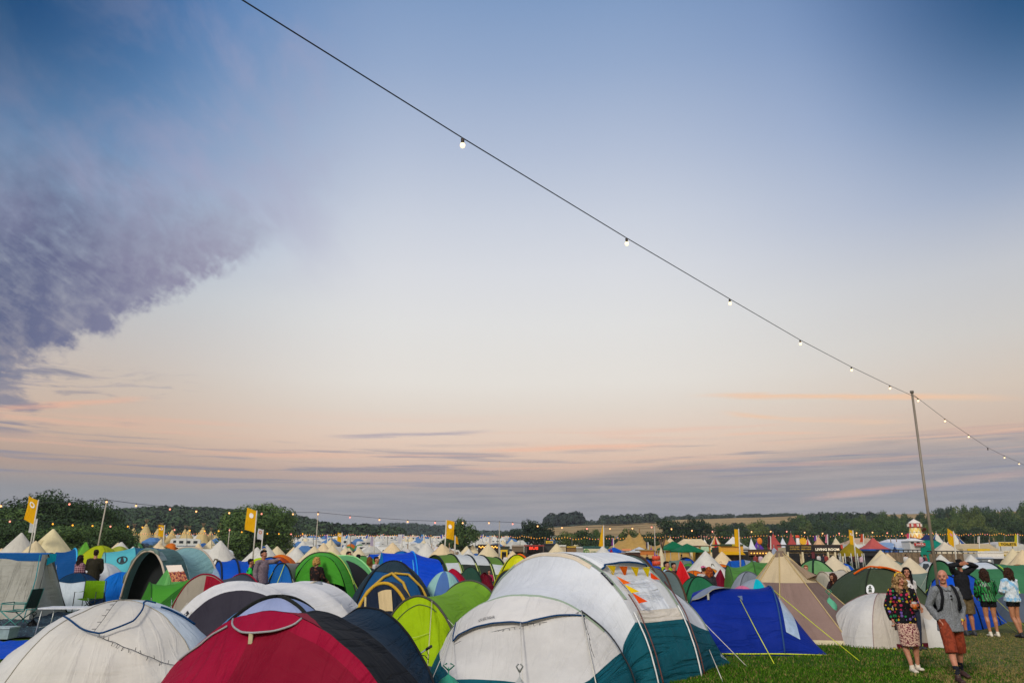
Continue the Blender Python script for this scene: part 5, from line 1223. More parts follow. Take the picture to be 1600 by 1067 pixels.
for q in [p for _, p, _ in PROTO+BELLS+GAZ]+[f[1] for f in FAR]+[TIPI]:
    if q.name not in used:
        for ch in kids(q): bpy.data.objects.remove(ch)
        bpy.data.objects.remove(q)
# ================================================================ FESTIVAL STRUCTURES, right half
def peak(label, px, Y, w, top, c, n=4, wall=2.2, c2=None, name='marquee', rot=.6, curve=.14, d=None, cat='marquee', r0=.015, closed=True, group=None, base=None, sect=None):
    p = GZ(px, Y); h = ZT(px, top, Y)-p.z; W = w/F*Y*cp; t = empty(name, p, label, cat, group)
    S = Cone(p, W/2*(1.2 if n == 4 else 1.04), h, min(wall, h*.6), n, rot=rot, curve=curve, r0=r0, ry=(d or W)/2*(1.2 if n == 4 else 1.04), gore=.03)
    if sect:
        for i in range(len(sect)): patch(S, t, 'roof_panel', fabric(sect[i], .2), i/len(sect), (i+1)/len(sect), 0, 1, 6, 10)
    else: patch(S, t, 'roof', fabric(c, .2), 0, 1, 0, 1, n*8 if n < 9 else n*2, 12)
    if closed: patch(S, t, 'wall', fabric(c2 or c, .12), 0, 1, 1, 2, n*6, 2)
    else:
        patch(S, t, 'valance', fabric(c2 or c, .12), 0, 1, 1, 1.18, n*6, 1)
        for i in range(n): mb = MB(); q = S(i/n, 1); mb.tube([(q.x, q.y, p.z), q], .06, 6); mb.build('leg', plain('b5b5b0', .4), t)
    mb = MB(); mb.tube([S(0, 0)+Vector((0, 0, -.2)), p+Vector((0, 0, h+.35))], .05, 5); mb.build('finial', plain('8f8a80'), t)
    return t, S
def ridge(label, x0, x1, xr0, xr1, Y, eave, top, c, wall_c=None, name='marquee', depth=None, base=None):
    """marquee with hipped ridge: columns of eave ends, ridge ends"""
    p = GZ((x0+x1)/2, Y); X = lambda px, y: GX(px, y, p.z).x; ze = ZT(800, eave, Y); zt = ZT(800, top, Y+3); t = empty(name, p, label, 'marquee'); D = depth or 9
    a, b = X(x0, Y), X(x1, Y); c0, c1 = X(xr0, Y+3), X(xr1, Y+3)
    A = [(a, Y, ze), (b, Y, ze), (b, Y+D, ze), (a, Y+D, ze)]; Rg = [Vector((c0, Y+D/2, zt)), Vector((c1, Y+D/2, zt))]
    def sag(P0, P1, Q0, Q1):
        def fn(u, v): p_ = Vector(P0).lerp(Vector(P1), u).lerp(Vector(Q0).lerp(Vector(Q1), u), v); p_.z -= (zt-ze)*.13*math.sin(3.14*v)+.0; return p_
        return fn
    mb = MB(); mb.grid(sag(A[0], A[1], Rg[0], Rg[1]), 16, 8); mb.grid(sag(A[1], A[2], Rg[1], Rg[1]), 8, 8); mb.grid(sag(A[3], A[0], Rg[0], Rg[0]), 8, 8); mb.grid(sag(A[2], A[3], Rg[1], Rg[0]), 12, 8); mb.build('roof', fabric(c, .2), t)
    mb = MB()
    for i in range(4):
        P0, P1 = Vector(A[i]), Vector(A[(i+1) % 4]); mb.grid(lambda u, v: Vector((P0.lerp(P1, u).x, P0.lerp(P1, u).y, p.z+(ze-p.z)*v)), 8, 1)
    mb.build('wall', fabric(wall_c or c, .12), t)
    for q in Rg: mb = MB(); mb.tube([q-Vector((0, 0, .3)), q+Vector((0, 0, .7))], .07, 6); mb.build('pole_tip', plain('8a6f50'), t)
    return t
def boxm(t, name, x0, x1, y0, y1, Y, m, d=2.5, dy=0., taper=1.):
    """upright slab between two columns and two rows at distance Y"""
    a = P((x0+x1)/2, (y0+y1)/2, Y); w = (x1-x0)/F*(Y*cp); h = ZT(800, y0, Y)-ZT(800, y1, Y)
    mb = MB(); mb.box((a.x, Y+d/2+dy, a.z), (w, d, h), taper=taper); return mb.build(name, m, t, smooth=False)
def sign(t, body, x0, x1, y0, y1, Y, m, size=None, bold=.01, dy=-.06):
    a = P((x0+x1)/2, (y0+y1)/2, Y); h = (ZT(800, y0, Y)-ZT(800, y1, Y)); w = (x1-x0)/F*Y*cp
    o = text(None, body, 1., m, lambda x, z: Vector((x, 0, z)), bold=bold)
    xs = [v.co.x for v in o.data.vertices]; zs = [v.co.z for v in o.data.vertices]; kx = w/(max(xs)-min(xs)); kz = h/(max(zs)-min(zs)); cx, cz = (max(xs)+min(xs))/2, (max(zs)+min(zs))/2
    org = Vector(worldloc(t))
    for v in o.data.vertices: v.co = Vector((a.x+(v.co.x-cx)*kx, Y+dy, a.z+(v.co.z-cz)*kz))-org
    o.parent = t; return o
CRM = 'd4c09a'
# sand stretch marquee
def stretch():
    Y0 = 128; t = empty('marquee', GZ(1020, Y0), 'long sand coloured stretch marquee with several soft peaks, right of the yellow sail flag', 'marquee')
    x0, x1 = GX(958, Y0).x, GX(1082, Y0).x; zb = TZ(GX(1020, Y0).x, Y0)
    pk = [((975-958)/124, 850), ((992-958)/124, 842), ((1010-958)/124, 840), ((1052-958)/124, 846)]
    def fn(u, v):
        e = 2.0; z = e+.6*math.sin(3.14*v)
        for q, row in pk: hz = ZT(800, row, Y0+4)-zb-2.4; z += hz*math.exp(-abs(u-q)*19)*1.0*math.exp(-abs(v-.5)*3.2)+hz*.35*math.exp(-((u-q)*9)**2)*math.sin(3.14*v)
        z *= 1 if .02 < u < .98 else .55
        return Vector((x0+(x1-x0)*u, Y0+11*v, zb+z))
    mb = MB(); mb.grid(fn, 60, 14); mb.build('canopy', fabric('b8965c', .2), t)
    mb = MB(); mb.grid(lambda u, v: Vector((x0+(x1-x0)*u, Y0+.05+.5*v, zb+(fn(u, 0).z-zb)*v)), 50, 2); mb.build('front_wall', fabric('b8965c', .15, crease=.8), t)
    for q, _ in pk: mb = MB(); mb.tube([fn(q, .5)-Vector((0, 0, .4)), fn(q, .5)+Vector((0, 0, .6))], .08, 6); mb.build('pole_tip', plain('7a5a38'), t)
stretch()
peak('teal green dome top rising behind the sand marquee', 982, 142, 26, 840, '1c8f80', n=12, curve=-.18, wall=1.)
peak('pointed cream marquee left of the wide cream ridge marquee', 1049, 134, 42, 840, CRM, n=6)
ridge('wide cream ridge marquee with two pole tips', 1056, 1120, 1073, 1102, 130, 856, 841.5, 'dccaa6')
peak('white tipi with dark crossed poles in the middle field', 1035, 72, 22, 853, 'd9cdb0', n=10, wall=.05, name='pole_tipi', cat='tipi', curve=0)
t = bpy.data.objects['pole_tipi'] if 'pole_tipi' in bpy.data.objects else None
def polesx(px, top, Y, t):
    a = P(px, top+2, Y); 
    for i in range(7):
        g = i*.9; mb = MB(); mb.tube([a+Vector((-.12*math.cos(g), -.12*math.sin(g), -.5)), a+Vector((.32*math.cos(g), .3*math.sin(g), .75))], .03, 5); mb.build('pole', plain('5a3f26'), t)
for o in list(bpy.data.objects):
    if o.get('label', '').startswith('white tipi with dark crossed'): polesx(1035, 853, 72, o)
peak('purple gazebo roof in front of the sand marquee', 1019, 100, 22, 855.5, '7d3fa0', wall=2., closed=False, cat='gazebo', name='gazebo')
peak('dark red gazebo roof in front of the sand marquee', 956, 100, 15, 857, '8c1c30', wall=2., closed=False, cat='gazebo', name='gazebo')
peak('red and white striped circus tent behind the yellow stalls', 1120, 150, 26, 837, 'c9b08a', n=12, sect=['c89a5c', 'a8242c', 'd9d0c0']*4, curve=.12)
peak('small white peaked tent left of the striped circus tent', 1103, 140, 20, 842, 'dedad0')
peak('tall white peaked marquee behind the yellow feather flag', 1149, 118, 44, 838, 'e2dfd8', n=4, rot=.2, wall=4.)
peak('white pagoda tent right of the tall white marquee', 1177, 120, 16, 841, 'dedfe0', curve=.22)
peak('grey blue gazebo among the stalls', 1187, 108, 26, 855, '4a5068', closed=False, cat='gazebo', name='gazebo')
peak('pale grey gazebo left of the brown sign building', 1212, 104, 26, 855, '9aa0ac', closed=False, cat='gazebo', name='gazebo')
peak('left salmon pink pagoda tent', 1212, 140, 22, 833, 'a8504c', curve=.22, wall=3.)
peak('right salmon pink pagoda tent, narrower than the left one', 1240, 140, 14, 832, 'a8504c', curve=.18, wall=3.5)
peak('small white tent between the two salmon pagodas', 1226, 145, 18, 840, 'd9dce0')
peak('purple and orange peaked tent in the distance', 1186, 150, 18, 844, '5f3f90')
peak('peach peaked marquee behind the brown sign building', 1283, 125, 30, 838, 'd6b08c', n=6)
peak('striped pink and white peaked tent', 1266, 130, 20, 841, 'd6b08c', n=8, sect=['b03a50', 'e0dcd8']*4)
peak('cream pagoda tent left of the mustard dome', 1310, 125, 28, 840, 'd9ccae', curve=.2)
peak('white pagoda tent behind the mustard dome', 1336, 128, 22, 842, 'dcdcd8')
peak('mustard yellow domed canopy with open sides', 1333, 92, 34, 847.5, '8f7c18', n=12, curve=-.16, wall=2.1, closed=False, cat='canopy')
peak('salmon pink high peaked pagoda with a blue hem', 1369, 112, 42, 840, 'b8605a', c2='2d56a0', curve=.24, wall=2.4, rot=.785)
ridge('pale blue roofed marquee right of the salmon pagoda', 1376, 1424, 1378, 1404, 120, 857, 847, '8fa6c4')
ridge('long white marquee with a buff panelled roof', 1338, 1398, 1342, 1366, 150, 850, 840, 'c8ac90', 'dcdcd8')
ridge('white marquee row under the wood', 1392, 1432, 1396, 1428, 150, 849, 842, 'dcdde0')
ridge('low white marquee under the right hand wood', 1560, 1604, 1566, 1600, 140, 850, 846, 'c9c6c0')
peak('small navy blue gazebo behind the left plank fence', 1402, 105, 14, 853, '1c3560', cat='gazebo', name='gazebo', closed=False)
peak('teal green big top with a navy crown', 1455, 120, 62, 836, '12806c', n=10, curve=.16, wall=2.5)
for o in list(bpy.data.objects):
    if o.get('label', '').startswith('teal green big top'):
        S = Cone(o.location, 3.55, ZT(1455, 836, 120)-o.location.z, 2.5, 10, rot=.6, curve=.16)
        patch(Cone(o.location, 62/F*120*cp/2*1.04, ZT(1455, 836, 120)-o.location.z+.06, 2.5, 10, rot=.6, curve=.16, r0=.02), o, 'navy_crown', fabric('232c50', .1), 0, 1, 0, .42, 40, 6, off=.05)
peak('left blue and white striped circus tent', 1469, 145, 30, 832, 'd9d6cc', n=12, sect=['d9d4c6', '1f4a86', 'd9d4c6', 'd9d4c6']*3)
peak('right blue and white striped circus tent beside the yellow banner', 1497, 146, 36, 832, 'd9d6cc', n=12, sect=['d9d4c6', 'd9d4c6', '1f4a86']*4)
peak('cream tent in front of the right striped circus tent', 1481, 112, 40, 846, 'd6cab4')
ridge('long cream marquee right of the striped circus tents', 1508, 1564, 1512, 1560, 125, 857, 849, 'cdb892')
for i, (x0, x1, tp, c, lb) in enumerate(((664, 708, 856, 'd2b594', 'low peach marquee right of the central banner'), (600, 642, 857, 'd9d2c8', 'low white marquee left of the central banner'), (1405, 1440, 846, 'd8dadc', 'white canopy row in front of the helter skelter'), (672, 716, 857, 'd8d2c6', 'white frame marquee with plastic windows left of the dark bar'))):
    ridge(lb, x0, x1, x0+8, x1-8, 105+i*8, tp+7, tp, c)
peak('white peaked tent beside the central banner', 682, 92, 26, 853, 'cfcad0', curve=.2)
peak('pale lilac small pointed tent below the central banner', 702, 60, 12, 862, 'b98ac0', wall=.05)
# plank fences
def fence(x0, x1, top, Y, label, lean=0.):
    p = GZ((x0+x1)/2, Y); t = empty('plank_fence', p, label, 'fence'); zt = ZT(800, top, Y); X0, X1 = GX(x0, Y).x, GX(x1, Y).x; n = int((X1-X0)/.22)
    m = plain((.19, .13, .075), .85, bump=.4, bs=20, var=.4); m2 = plain((.14, .095, .055), .85, var=.4); mb = MB(); mb2 = MB()
    for i in range(n):
        x = X0+(i+.5)*(X1-X0)/n; (mb if i % 3 else mb2).box((x, Y+rm.uniform(-.01, .01), (p.z+zt-.35)/2), ((X1-X0)/n-.015, .03, zt-.35-p.z))
    mb.v += []; mb.build('planks', m, t, smooth=False); mb2.build('planks', m2, t, smooth=False)
    mb = MB(); mb.box(((X0+X1)/2, Y, zt-.06), (X1-X0+.2, .35, .12)); mb.build('top_rail', plain('181715'), t, smooth=False)
    for i in range(9):
        x = X0+(i+.5)*(X1-X0)/9; mb = MB(); mb.box((x, Y, zt-.22), (.08, .08, .26)); mb.build('post', plain('1c1a18'), t, smooth=False)
fence(1373, 1440, 858, 95, 'left stretch of brown plank fence with a black top rail')
fence(1453, 1528, 860, 93, 'right stretch of brown plank fence with a black top rail')
# stalls ---------------------------------------------------------
def stall(label, x0, x1, top, Y, front, roof, body='2a241e', counter='8a6a40', awn=None, cat='stall', name='food_stall', post=True, d=3.):
    p = GZ((x0+x1)/2, Y); t = empty(name, p, label, cat); pyb = lambda z: (533.5-F*math.tan(math.atan2(z-CAMH, Y)-PITCH))
    g = pyb(p.z); h = g-top
    boxm(t, 'body', x0, x1, top+h*.12, g, Y+.3, plain(body, .7), d)
    boxm(t, 'counter', x0+.5, x1-.5, top+h*.62, top+h*.98, Y+.05, plain(counter, .7), .25)
    boxm(t, 'fascia', x0-.3, x1+.3, top+h*.06, top+h*.30, Y, plain(front, .6), .3)
    boxm(t, 'roof', x0-.5, x1+.5, top, top+h*.06, Y-.1, plain(roof, .6), d+.6)
    if awn:
        a, b = GX(x0, Y).x, GX(x1, Y).x; z1 = ZT(800, top+h*.28, Y); mb = MB(); mb.grid(lambda u, v: Vector((a+(b-a)*u, Y-.05-1.2*v, z1-.35*v)), 10, 3); mb.build('awning', fabric(awn, .2), t)
    for x in (x0+.6, x1-.6): boxm(t, 'post', x-.25, x+.25, top+h*.3, g, Y-.02, plain('3a3028'), .1)
    return t, g, h
YLW = plain('d9b012', .6); RED = plain('b5241c', .6); LIT = plain('ffb84a', .5, emis=1.6); LRED = plain('ff3a20', .5, emis=1.3); WT = plain('d9d9d4', .6)
t, g, h = stall('brown and cream building with a dark signboard band and a row of white bulb letters', 1229, 1316, 850.5, 102, '2a2018', '3a2a1c', 'c8b48c', 'c8b48c', name='bar_building', cat='building')
boxm(t, 'signboard', 1229, 1270, 851.5, 861, 101.8, plain('1c1712'), .2); boxm(t, 'signboard', 1271, 1314, 851.5, 861, 101.8, plain('221a14'), .2)
sign(t, 'LIVING ROOM', 1274, 1311, 856, 860, 101.8, plain('f0e2c4', .5, emis=.35), bold=.03)
for i, (tx, a, b, r) in enumerate((('FOOD MUSIC', 1234, 1249, 854), ('COCKTAILS', 1252, 1267, 854), ('COFFEE TEA', 1234, 1249, 857.5), ('BEER WINE', 1252, 1267, 857.5))): sign(t, tx, a, b, r-1, r+1, 101.8, plain('c9a23a'), bold=.02)
for a, b in ((1234, 1250), (1258, 1292)): boxm(t, 'opening', a, b, 864.5, g-1, 101.9, plain('14110e', .9), .2)
for a in (1297, 1308): boxm(t, 'arched_window', a, a+5, 866.5, 874, 101.9, plain('171512', .4), .15)
for a in (1231, 1254, 1294, 1305): boxm(t, 'pilaster', a, a+2.4, 862, g, 101.8, plain('d8c7a0'), .2)
boxm(t, 'picture_panel', 1314, 1317, 851, 857, 101.7, plain('b83a28'), .2); boxm(t, 'banner', 1268.5, 1273, 862, 872, 101.6, plain('5a1420'), .1)
t, g, h = stall('yellow timber food stall with a green signboard beside the yellow feather flag', 1124, 1161, 850, 88, 'c9962c', '3a4a22', '3a2a18', '9a6a34', 'd9a83c')
boxm(t, 'signboard', 1126, 1143, 849.5, 853, 87.8, plain('2c3a1c'), .2); boxm(t, 'signboard', 1144, 1155, 849.5, 853, 87.8, plain('a59a20'), .2)
t, g, h = stall('small yellow kiosk with a pale picture screen', 1093, 1110, 852, 84, 'caa24a', '6a4a28', 'c9961c', 'd0a41c')
boxm(t, 'picture_screen', 1095.5, 1107.5, 853.5, 861, 83.7, plain('a9c4a4'), .15)
t, g, h = stall('dark timber food stall hung with warm lamps, left of the brown sign building', 1170, 1206, 858, 96, '6a4a2a', '3a2c20', '1c1612', '4a3420', None)
for i in range(7): mb = MB(); q = P(1174+i*4.6, 864, 95.8); mb.ell(q, (.08, .08, .08), 8, 6); mb.build('lamp', LIT, t)
t, g, h = stall('low orange stall with a bric-a-brac counter behind the sage grey tunnel', 1000, 1022, 858, 92, 'b56a24', '8a7a50', '5a3a1c', '7a4a24', 'c9a870')
t, g, h = stall('dark red long stall front behind the big white tent', 978, 1000, 861, 90, '3a1c16', 'b9b9b4', '2a1410', '4a2018', 'c9cac6')
boxm(t, 'sign', 972, 986, 857, 860, 90, plain('d98a5c'), .1)
t, g, h = stall('white box stall with a green spiral emblem and dark green roof', 912, 950, 853, 96, '1f5a58', '1c4a48', 'd0c9b4', 'd0c4a4')
boxm(t, 'front_panel', 912.5, 949, 857, 866, 95.8, plain('cfc3a2'), .2)
c0 = P(917, 862, 95.7); mb = MB(); mb.tube([c0+Vector((.08*i/4*math.cos(i*.5), 0, .08*i/4*math.sin(i*.5))) for i in range(22)], .05, 5); mb.build('spiral_emblem', plain('4f9a3c'), t)
sign(t, 'CITRA', 923, 932, 860.5, 863, 95.75, plain('5f7a4c'), bold=.02)
t, g, h = stall('dark stall with a black screen of glowing red letters', 820, 850, 851, 92, '3a2c26', '8a2a20', '241c18', '4a3c34')
boxm(t, 'screen', 823, 848, 853, 859.5, 91.7, plain('120c0b', .3), .15); sign(t, 'BUS', 827, 841, 854, 858.2, 91.75, LRED, bold=.03, dy=-.12)
for x in (822, 849): boxm(t, 'frame_post', x-.5, x+.5, 851.5, 864, 91.6, plain('6a5a50'), .15)
t, g, h = stall('dark wooden bar front strung with small lights, left of the string light pole', 747, 778, 850, 100, '241a14', '2a201a', '1c1512', '2c2018')
for i in range(12): mb = MB(); mb.ell(P(749+i*2.5, 853.5+(i % 2)*1.5, 99.7), (.09, .09, .09), 6, 5); mb.build('lamp', LIT, t)
t, g, h = stall('black stall with a long yellow sign on its roof', 850, 868, 849, 94, '2a2c2a', '1c1d1c', '20211f', '3a3c38'); boxm(t, 'yellow_sign', 853, 864, 844.8, 848.6, 93.9, YLW, .15); sign(t, 'WELCOME', 854.3, 862.7, 845.8, 847.6, 93.9, BK, bold=.02)
for a, b, tp, f, r, lb in ((869, 884, 851, 'b5a284', 'd0cdc4', 'cream kiosk with a canvas roof right of the yellow roof sign'), (886, 900, 853, '7a5a30', 'b9962c', 'small wooden kiosk with a golden roof'), (901, 911, 854, '9a9488', 'c9c6c0', 'grey kiosk left of the green emblem stall'), (782, 796, 853, '3a4030', '2a3024', 'green black kiosk right of the string light pole'), (800, 818, 851, '6a5a44', 'a5988a', 'brown kiosk with a pale top, left of the red letter screen')):
    stall(lb, a, b, tp, 97, f, r)
t = empty('yellow_sign', GZ(788, 84), 'yellow arch shaped sign standing in front of the dark kiosks', 'sign'); boxm(t, 'panel', 782, 793, 858.5, 861.5, 84, YLW, .2); boxm(t, 'post', 782, 784, 861.5, 874, 84, YLW, .2); boxm(t, 'post', 791, 793, 861.5, 874, 84, YLW, .2)
t = empty('toilet_sign', GZ(1575, 104), 'yellow sign with black letters for the lavatories on two posts', 'sign'); boxm(t, 'board', 1561, 1589, 846.6, 853, 104, YLW, .15); sign(t, 'TOILETS', 1563, 1587, 848, 851.8, 104, BK, bold=.03)
for x in (1566, 1585): boxm(t, 'post', x-.4, x+.4, 853, 884, 104.1, plain('8a8578'), .1)
t = empty('roof_sign', GZ(1529, 100), 'long plain yellow banner sign above the right plank fence', 'sign'); boxm(t, 'board', 1512, 1547, 857, 861.5, 100, YLW, .12)
for x in (1514, 1545): boxm(t, 'post', x-.4, x+.4, 861, 884, 100.1, plain('8a8578'), .1)
t, g, h = stall('white catering stall with a long pale awning and yellow goods at the right', 1528, 1568, 861, 90, 'd5cfc4', 'dcdad4', 'cfc8bc', '1c1c1c', 'd8d4cc')
t, g, h = stall('cream catering stall with yellow trim at the right edge', 1568, 1612, 860, 91, 'cdbd9c', 'd6c8a8', '3a3428', '171717', 'd5cdbb'); boxm(t, 'goods', 1571, 1596, 866, 870, 90.7, plain('bfa32c'), .2)
t = empty('black_barrier', GZ(1570, 80), 'low black barrier in front of the right catering stalls', 'barrier'); boxm(t, 'panel', 1534, 1625, 873, 885, 80, plain('17181a'), .1); boxm(t, 'rail', 1534, 1625, 872.4, 873.2, 79.9, plain('3a3c40'), .2)
t, g, h = stall('black box truck stage beside the left plank fence', 1350, 1373, 860, 97, '141414', '1a1a1c', '101012', '1c2420'); 
t = empty('portable_toilet', GZ(1545, 74), 'grey portable cabin with a round white badge', 'cabin'); boxm(t, 'cabin', 1535, 1553, 872, 888, 74, plain('7a8288'), 1.5); boxm(t, 'roof', 1534, 1554, 870.5, 872.2, 73.9, plain('a5abb0'), 1.7, taper=.7); mb = MB(); q = P(1546, 877, 73.9); mb.tube([q, q+Vector((0, -.04, 0))], .17, 14); mb.build('badge', WT, t)
t = empty('ticket_booth', GZ(1432, 118), 'white square booth with a red board lettered in white', 'booth'); boxm(t, 'booth', 1422, 1443, 845, 862, 118, plain('c9c6c0'), 2.5); boxm(t, 'roof', 1420, 1445, 840.5, 845, 117.8, plain('d6d3cc'), 3., taper=.3); boxm(t, 'board', 1429, 1446, 848, 852.4, 117.5, RED, .15); sign(t, 'SOUL', 1431, 1444, 849, 851.5, 117.5, WT, bold=.03)
for x in (1424, 1433): boxm(t, 'window', x, x+4, 846, 848, 117.8, plain('2a2a2c', .3), .2)
t = empty('sun_sign', GZ(1255, 112), 'yellow sun shaped sign with pointed rays above the stalls', 'sign'); q = P(1255, 845.5, 112); mb = MB()
pts = [q+Vector((math.cos(i*.2618)*(.62 if i % 2 else .42), 0, math.sin(i*.2618)*(.62 if i % 2 else .42))) for i in range(24)]
mb.face(pts); mb.face([p_+Vector((0, .1, 0)) for p_ in pts[::-1]]); mb.build('face', plain('e5a914'), t, smooth=False); boxm(t, 'post', 1254.6, 1255.4, 850, 880, 112.1, plain('6a5a40'), .1)
t = empty('totem', GZ(1187, 112), 'tilted orange oval sculpture on a pole above the stalls', 'sculpture'); mb = MB(); mb.ell(P(1187, 845, 112), (.38, .15, .5), 14, 10); mb.build('body', plain('e07a14'), t); boxm(t, 'post', 1186.6, 1187.4, 849, 878, 112.1, plain('4a4038'), .1)
t = empty('lighthouse_sign', GZ(1247, 118), 'white cylindrical tower with a red band among the stalls', 'sign'); mb = MB(); q = P(1247, 848, 118); mb.tube([q-Vector((0, 0, 1.2)), q+Vector((0, 0, .8))], [.35, .25], 12); mb.build('tower', plain('d9d5d0'), t); mb = MB(); mb.ell(P(1246, 838.5, 118), (.34, .34, .28), 12, 8); mb.build('cap', plain('d0441c'), t)
t = empty('orange_bin', GZ(1027, 60), 'orange red upright barrel stack beside the white tipi', 'barrel')
for i in range(4): mb = MB(); q = GZ(1027, 60)+Vector((0, 0, .25+.38*i)); mb.tube([q, q+Vector((0, 0, .34))], [.33, .33], 14); mb.build('drum', plain('c8401c'), t)
# helter skelter
def helter():
    Y = 160; p = GZ(1436, Y); t = empty('helter_skelter', p, 'helter skelter slide tower painted with yellow and red flames', 'slide tower')
    zt = ZT(1436, 815, Y); H_ = zt-p.z; rb, rt = 2.1, 1.05; cx = p.x
    m, tt, pr, out = princ('flames'); tc = tt.nodes.new('ShaderNodeTexCoord'); sx = tt.nodes.new('ShaderNodeSeparateXYZ'); tt.links.new(tc.outputs['UV'], sx.inputs[0])
    u, v = N(tt, sx.outputs[0]), N(tt, sx.outputs[1]); n = nz(tt, tc.outputs['UV'], 5, 3); w = (u*100).op('SINE')*.12+v+(n-.5)*.3
    w2 = ((v*26)+(u*56).op('SINE')*1.6).op('SINE')
    tt.links.new(mixc(tt, w2.step(-.1, .3), ramp(tt, w, [(0, 'c93a14'), (.35, 'e08a1c'), (.7, 'e8c860')], 'CONSTANT'), srgb('e8d9b0')), pr.inputs['Base Color'])
    mb = MB(); mb.grid(lambda u, v: Vector((cx+(rb+(rt-rb)*v)*math.cos(u*6.283), Y+(rb+(rt-rb)*v)*math.sin(u*6.283), p.z+H_*.84*v)), 24, 12, True); mb.build('tower', m, t)
    mb = MB(); mb.grid(lambda u, v: Vector((cx+(1.25-.1*v)*math.cos(u*6.283), Y+(1.25-.1*v)*math.sin(u*6.283), p.z+H_*(.84+.12*v))), 16, 2, True); mb.build('lookout', plain('b03a2c'), t)
    for i in range(8): mb = MB(); a = i*.785; mb.box((cx+1.27*math.cos(a), Y+1.27*math.sin(a), p.z+H_*.90), (.34, .34, H_*.08), a); mb.build('panel', plain('ddd4c4'), t)
    S = Cone((cx, Y, p.z+H_*.95), 1.35, .95, .05, 8, curve=-.12); patch(S, t, 'roof', plain('d9cfc0'), 0, 1, 0, 1, 24, 5)
    def sp_(i, w): a = -1.2+i/60*math.pi*4.4; k = 1-i/60; r = rb+(rt-rb)*k*.8+.1+w; return Vector((cx+r*math.cos(a), Y+r*math.sin(a), p.z+H_*.78*k+.1))
    mb = MB(); mb.grid(lambda u, v: sp_(u*60, .75*v)+Vector((0, 0, .30*abs(2*v-1)**4)), 60, 6); mb.build('slide', plain('8a2a1c', .5), t)
helter()
# ---------------------------------------------------------------- flags
def flag(label, xt, yt, xb, yb, Y, w, y0, y1, c, emblem=None, shape='banner', ec='e8e4dc', top_slant=2., name='banner_flag', group=None, side=-1):
    """pole from (xt, yt) down to (xb, yb)->ground; cloth of w columns between rows y0 and y1 hanging on the given side"""
    A = P(xt, yt, Y); B = P(xb, yb, Y); g = GZ(xb+(xb-xt)*.4, Y); D = (B-A)/(B.z-A.z); base = A+D*(g.z-A.z); base.z = g.z
    t = empty(name, base, label, 'flag', group); mb = MB(); mb.tube([base, A], [.05*Y/50+.01, .03*Y/50+.008], 6); mb.build('pole', plain('b9b4a8', .4), t)
    L = A.z-base.z; z0, z1 = ZT(800, y0, Y), ZT(800, y1, Y); W = w/F*Y*cp
    def on(z): return A+D*(z-A.z)
    ph = rm.uniform(0, 6)
    def fn(u, v):
        zt = z0; z = zt+(z1-zt)*v
        wd = W
        if shape == 'sail': wd = W*(.12+.88*v**.8)
        if shape == 'feather': wd = W*(.75+.35*v)
        p_ = on(z)+Vector((side*wd*u, .10*W*math.sin(u*3+v*4+ph)*u, -top_slant/F*Y*u+.04*W*math.sin(v*7+u*3+ph))); return p_
    mb = MB(); mb.grid(fn, 10, 16, uvs=(.6, 1.4)); cl = mb.build('cloth', fabric(c, .35, .6, .5), t)
    if emblem:
        for s in (-1, 1):
            mm = MB(); mm.grid(lambda a, b: fn(.5+(.16+.12*b if emblem == 'ring' else .22*b)*math.cos(a*6.283)*1.0, .30+(.16+.12*b if emblem == 'ring' else .22*b)*W/abs(z0-z1)*math.sin(a*6.283))+Vector((0, -.02*s*Y/50-.0, 0)), 20, 2); mm.build('emblem', plain(ec, .7), cl)
    return t
YF = 'f5b800'
flag('large yellow banner flag with a white ring, leftmost and in front of the dark trees', 60.5, 780, 48.5, 846, 46, 17, 781.5, 819, YF, 'ring', top_slant=-7)
flag('small plain white flag just behind the leftmost yellow banner', 58.5, 810, 52, 846, 52, 11, 811, 832, 'cfd0d0', None, top_slant=-1)
flag('small orange yellow banner flag with a white ring above the far left tipis', 257.5, 820, 254, 862, 100, 9.6, 821, 839, YF, 'ring', top_slant=-2)
flag('tall yellow banner flag with a small white sun, in front of the lone round tree', 401.5, 797, 396, 862, 56, 16.5, 797.5, 832, YF, 'dot', top_slant=-4)
flag('small white banner flag with an orange ring right of the tall yellow banner', 411.5, 827, 408, 862, 66, 8.5, 827.5, 844, 'd0cfd2', 'ring', ec='c8782c', top_slant=-2)
flag('small yellow banner flag with a white ring above the far camp, left of centre', 534.5, 831.5, 533, 862, 100, 7, 833, 847, YF, 'ring', top_slant=-1.5)
flag('large yellow banner flag with a white sun at the photo centre', 697.5, 812, 694.5, 868, 58, 13, 812.5, 841, YF, 'dot', top_slant=2, side=1)
flag('small yellow pennant right of the central yellow banner', 711, 836, 711, 862, 90, 5, 836.5, 848, 'dca12a', shape='feather', side=1, top_slant=2)
flag('yellow sail shaped flag left of the sand marquee', 943, 820.5, 943.5, 864, 58, 8, 821.5, 854, 'f5b800', shape='sail', top_slant=-1)
flag('yellow feather flag standing in front of the white marquee', 1154, 825.5, 1156, 864, 62, 7, 827, 854, YF, shape='banner', top_slant=-1)
flag('yellow feather flag with a white ring above the mustard canopy', 1332.5, 828, 1337, 870, 70, 6.5, 829, 851.5, YF, 'ring', top_slant=-2)
flag('yellow banner flag with a pink and white figure beside the striped circus tents', 1489.5, 829.5, 1493, 864, 62, 9, 831, 855, YF, 'dot', ec='d98a9a', top_slant=-6)
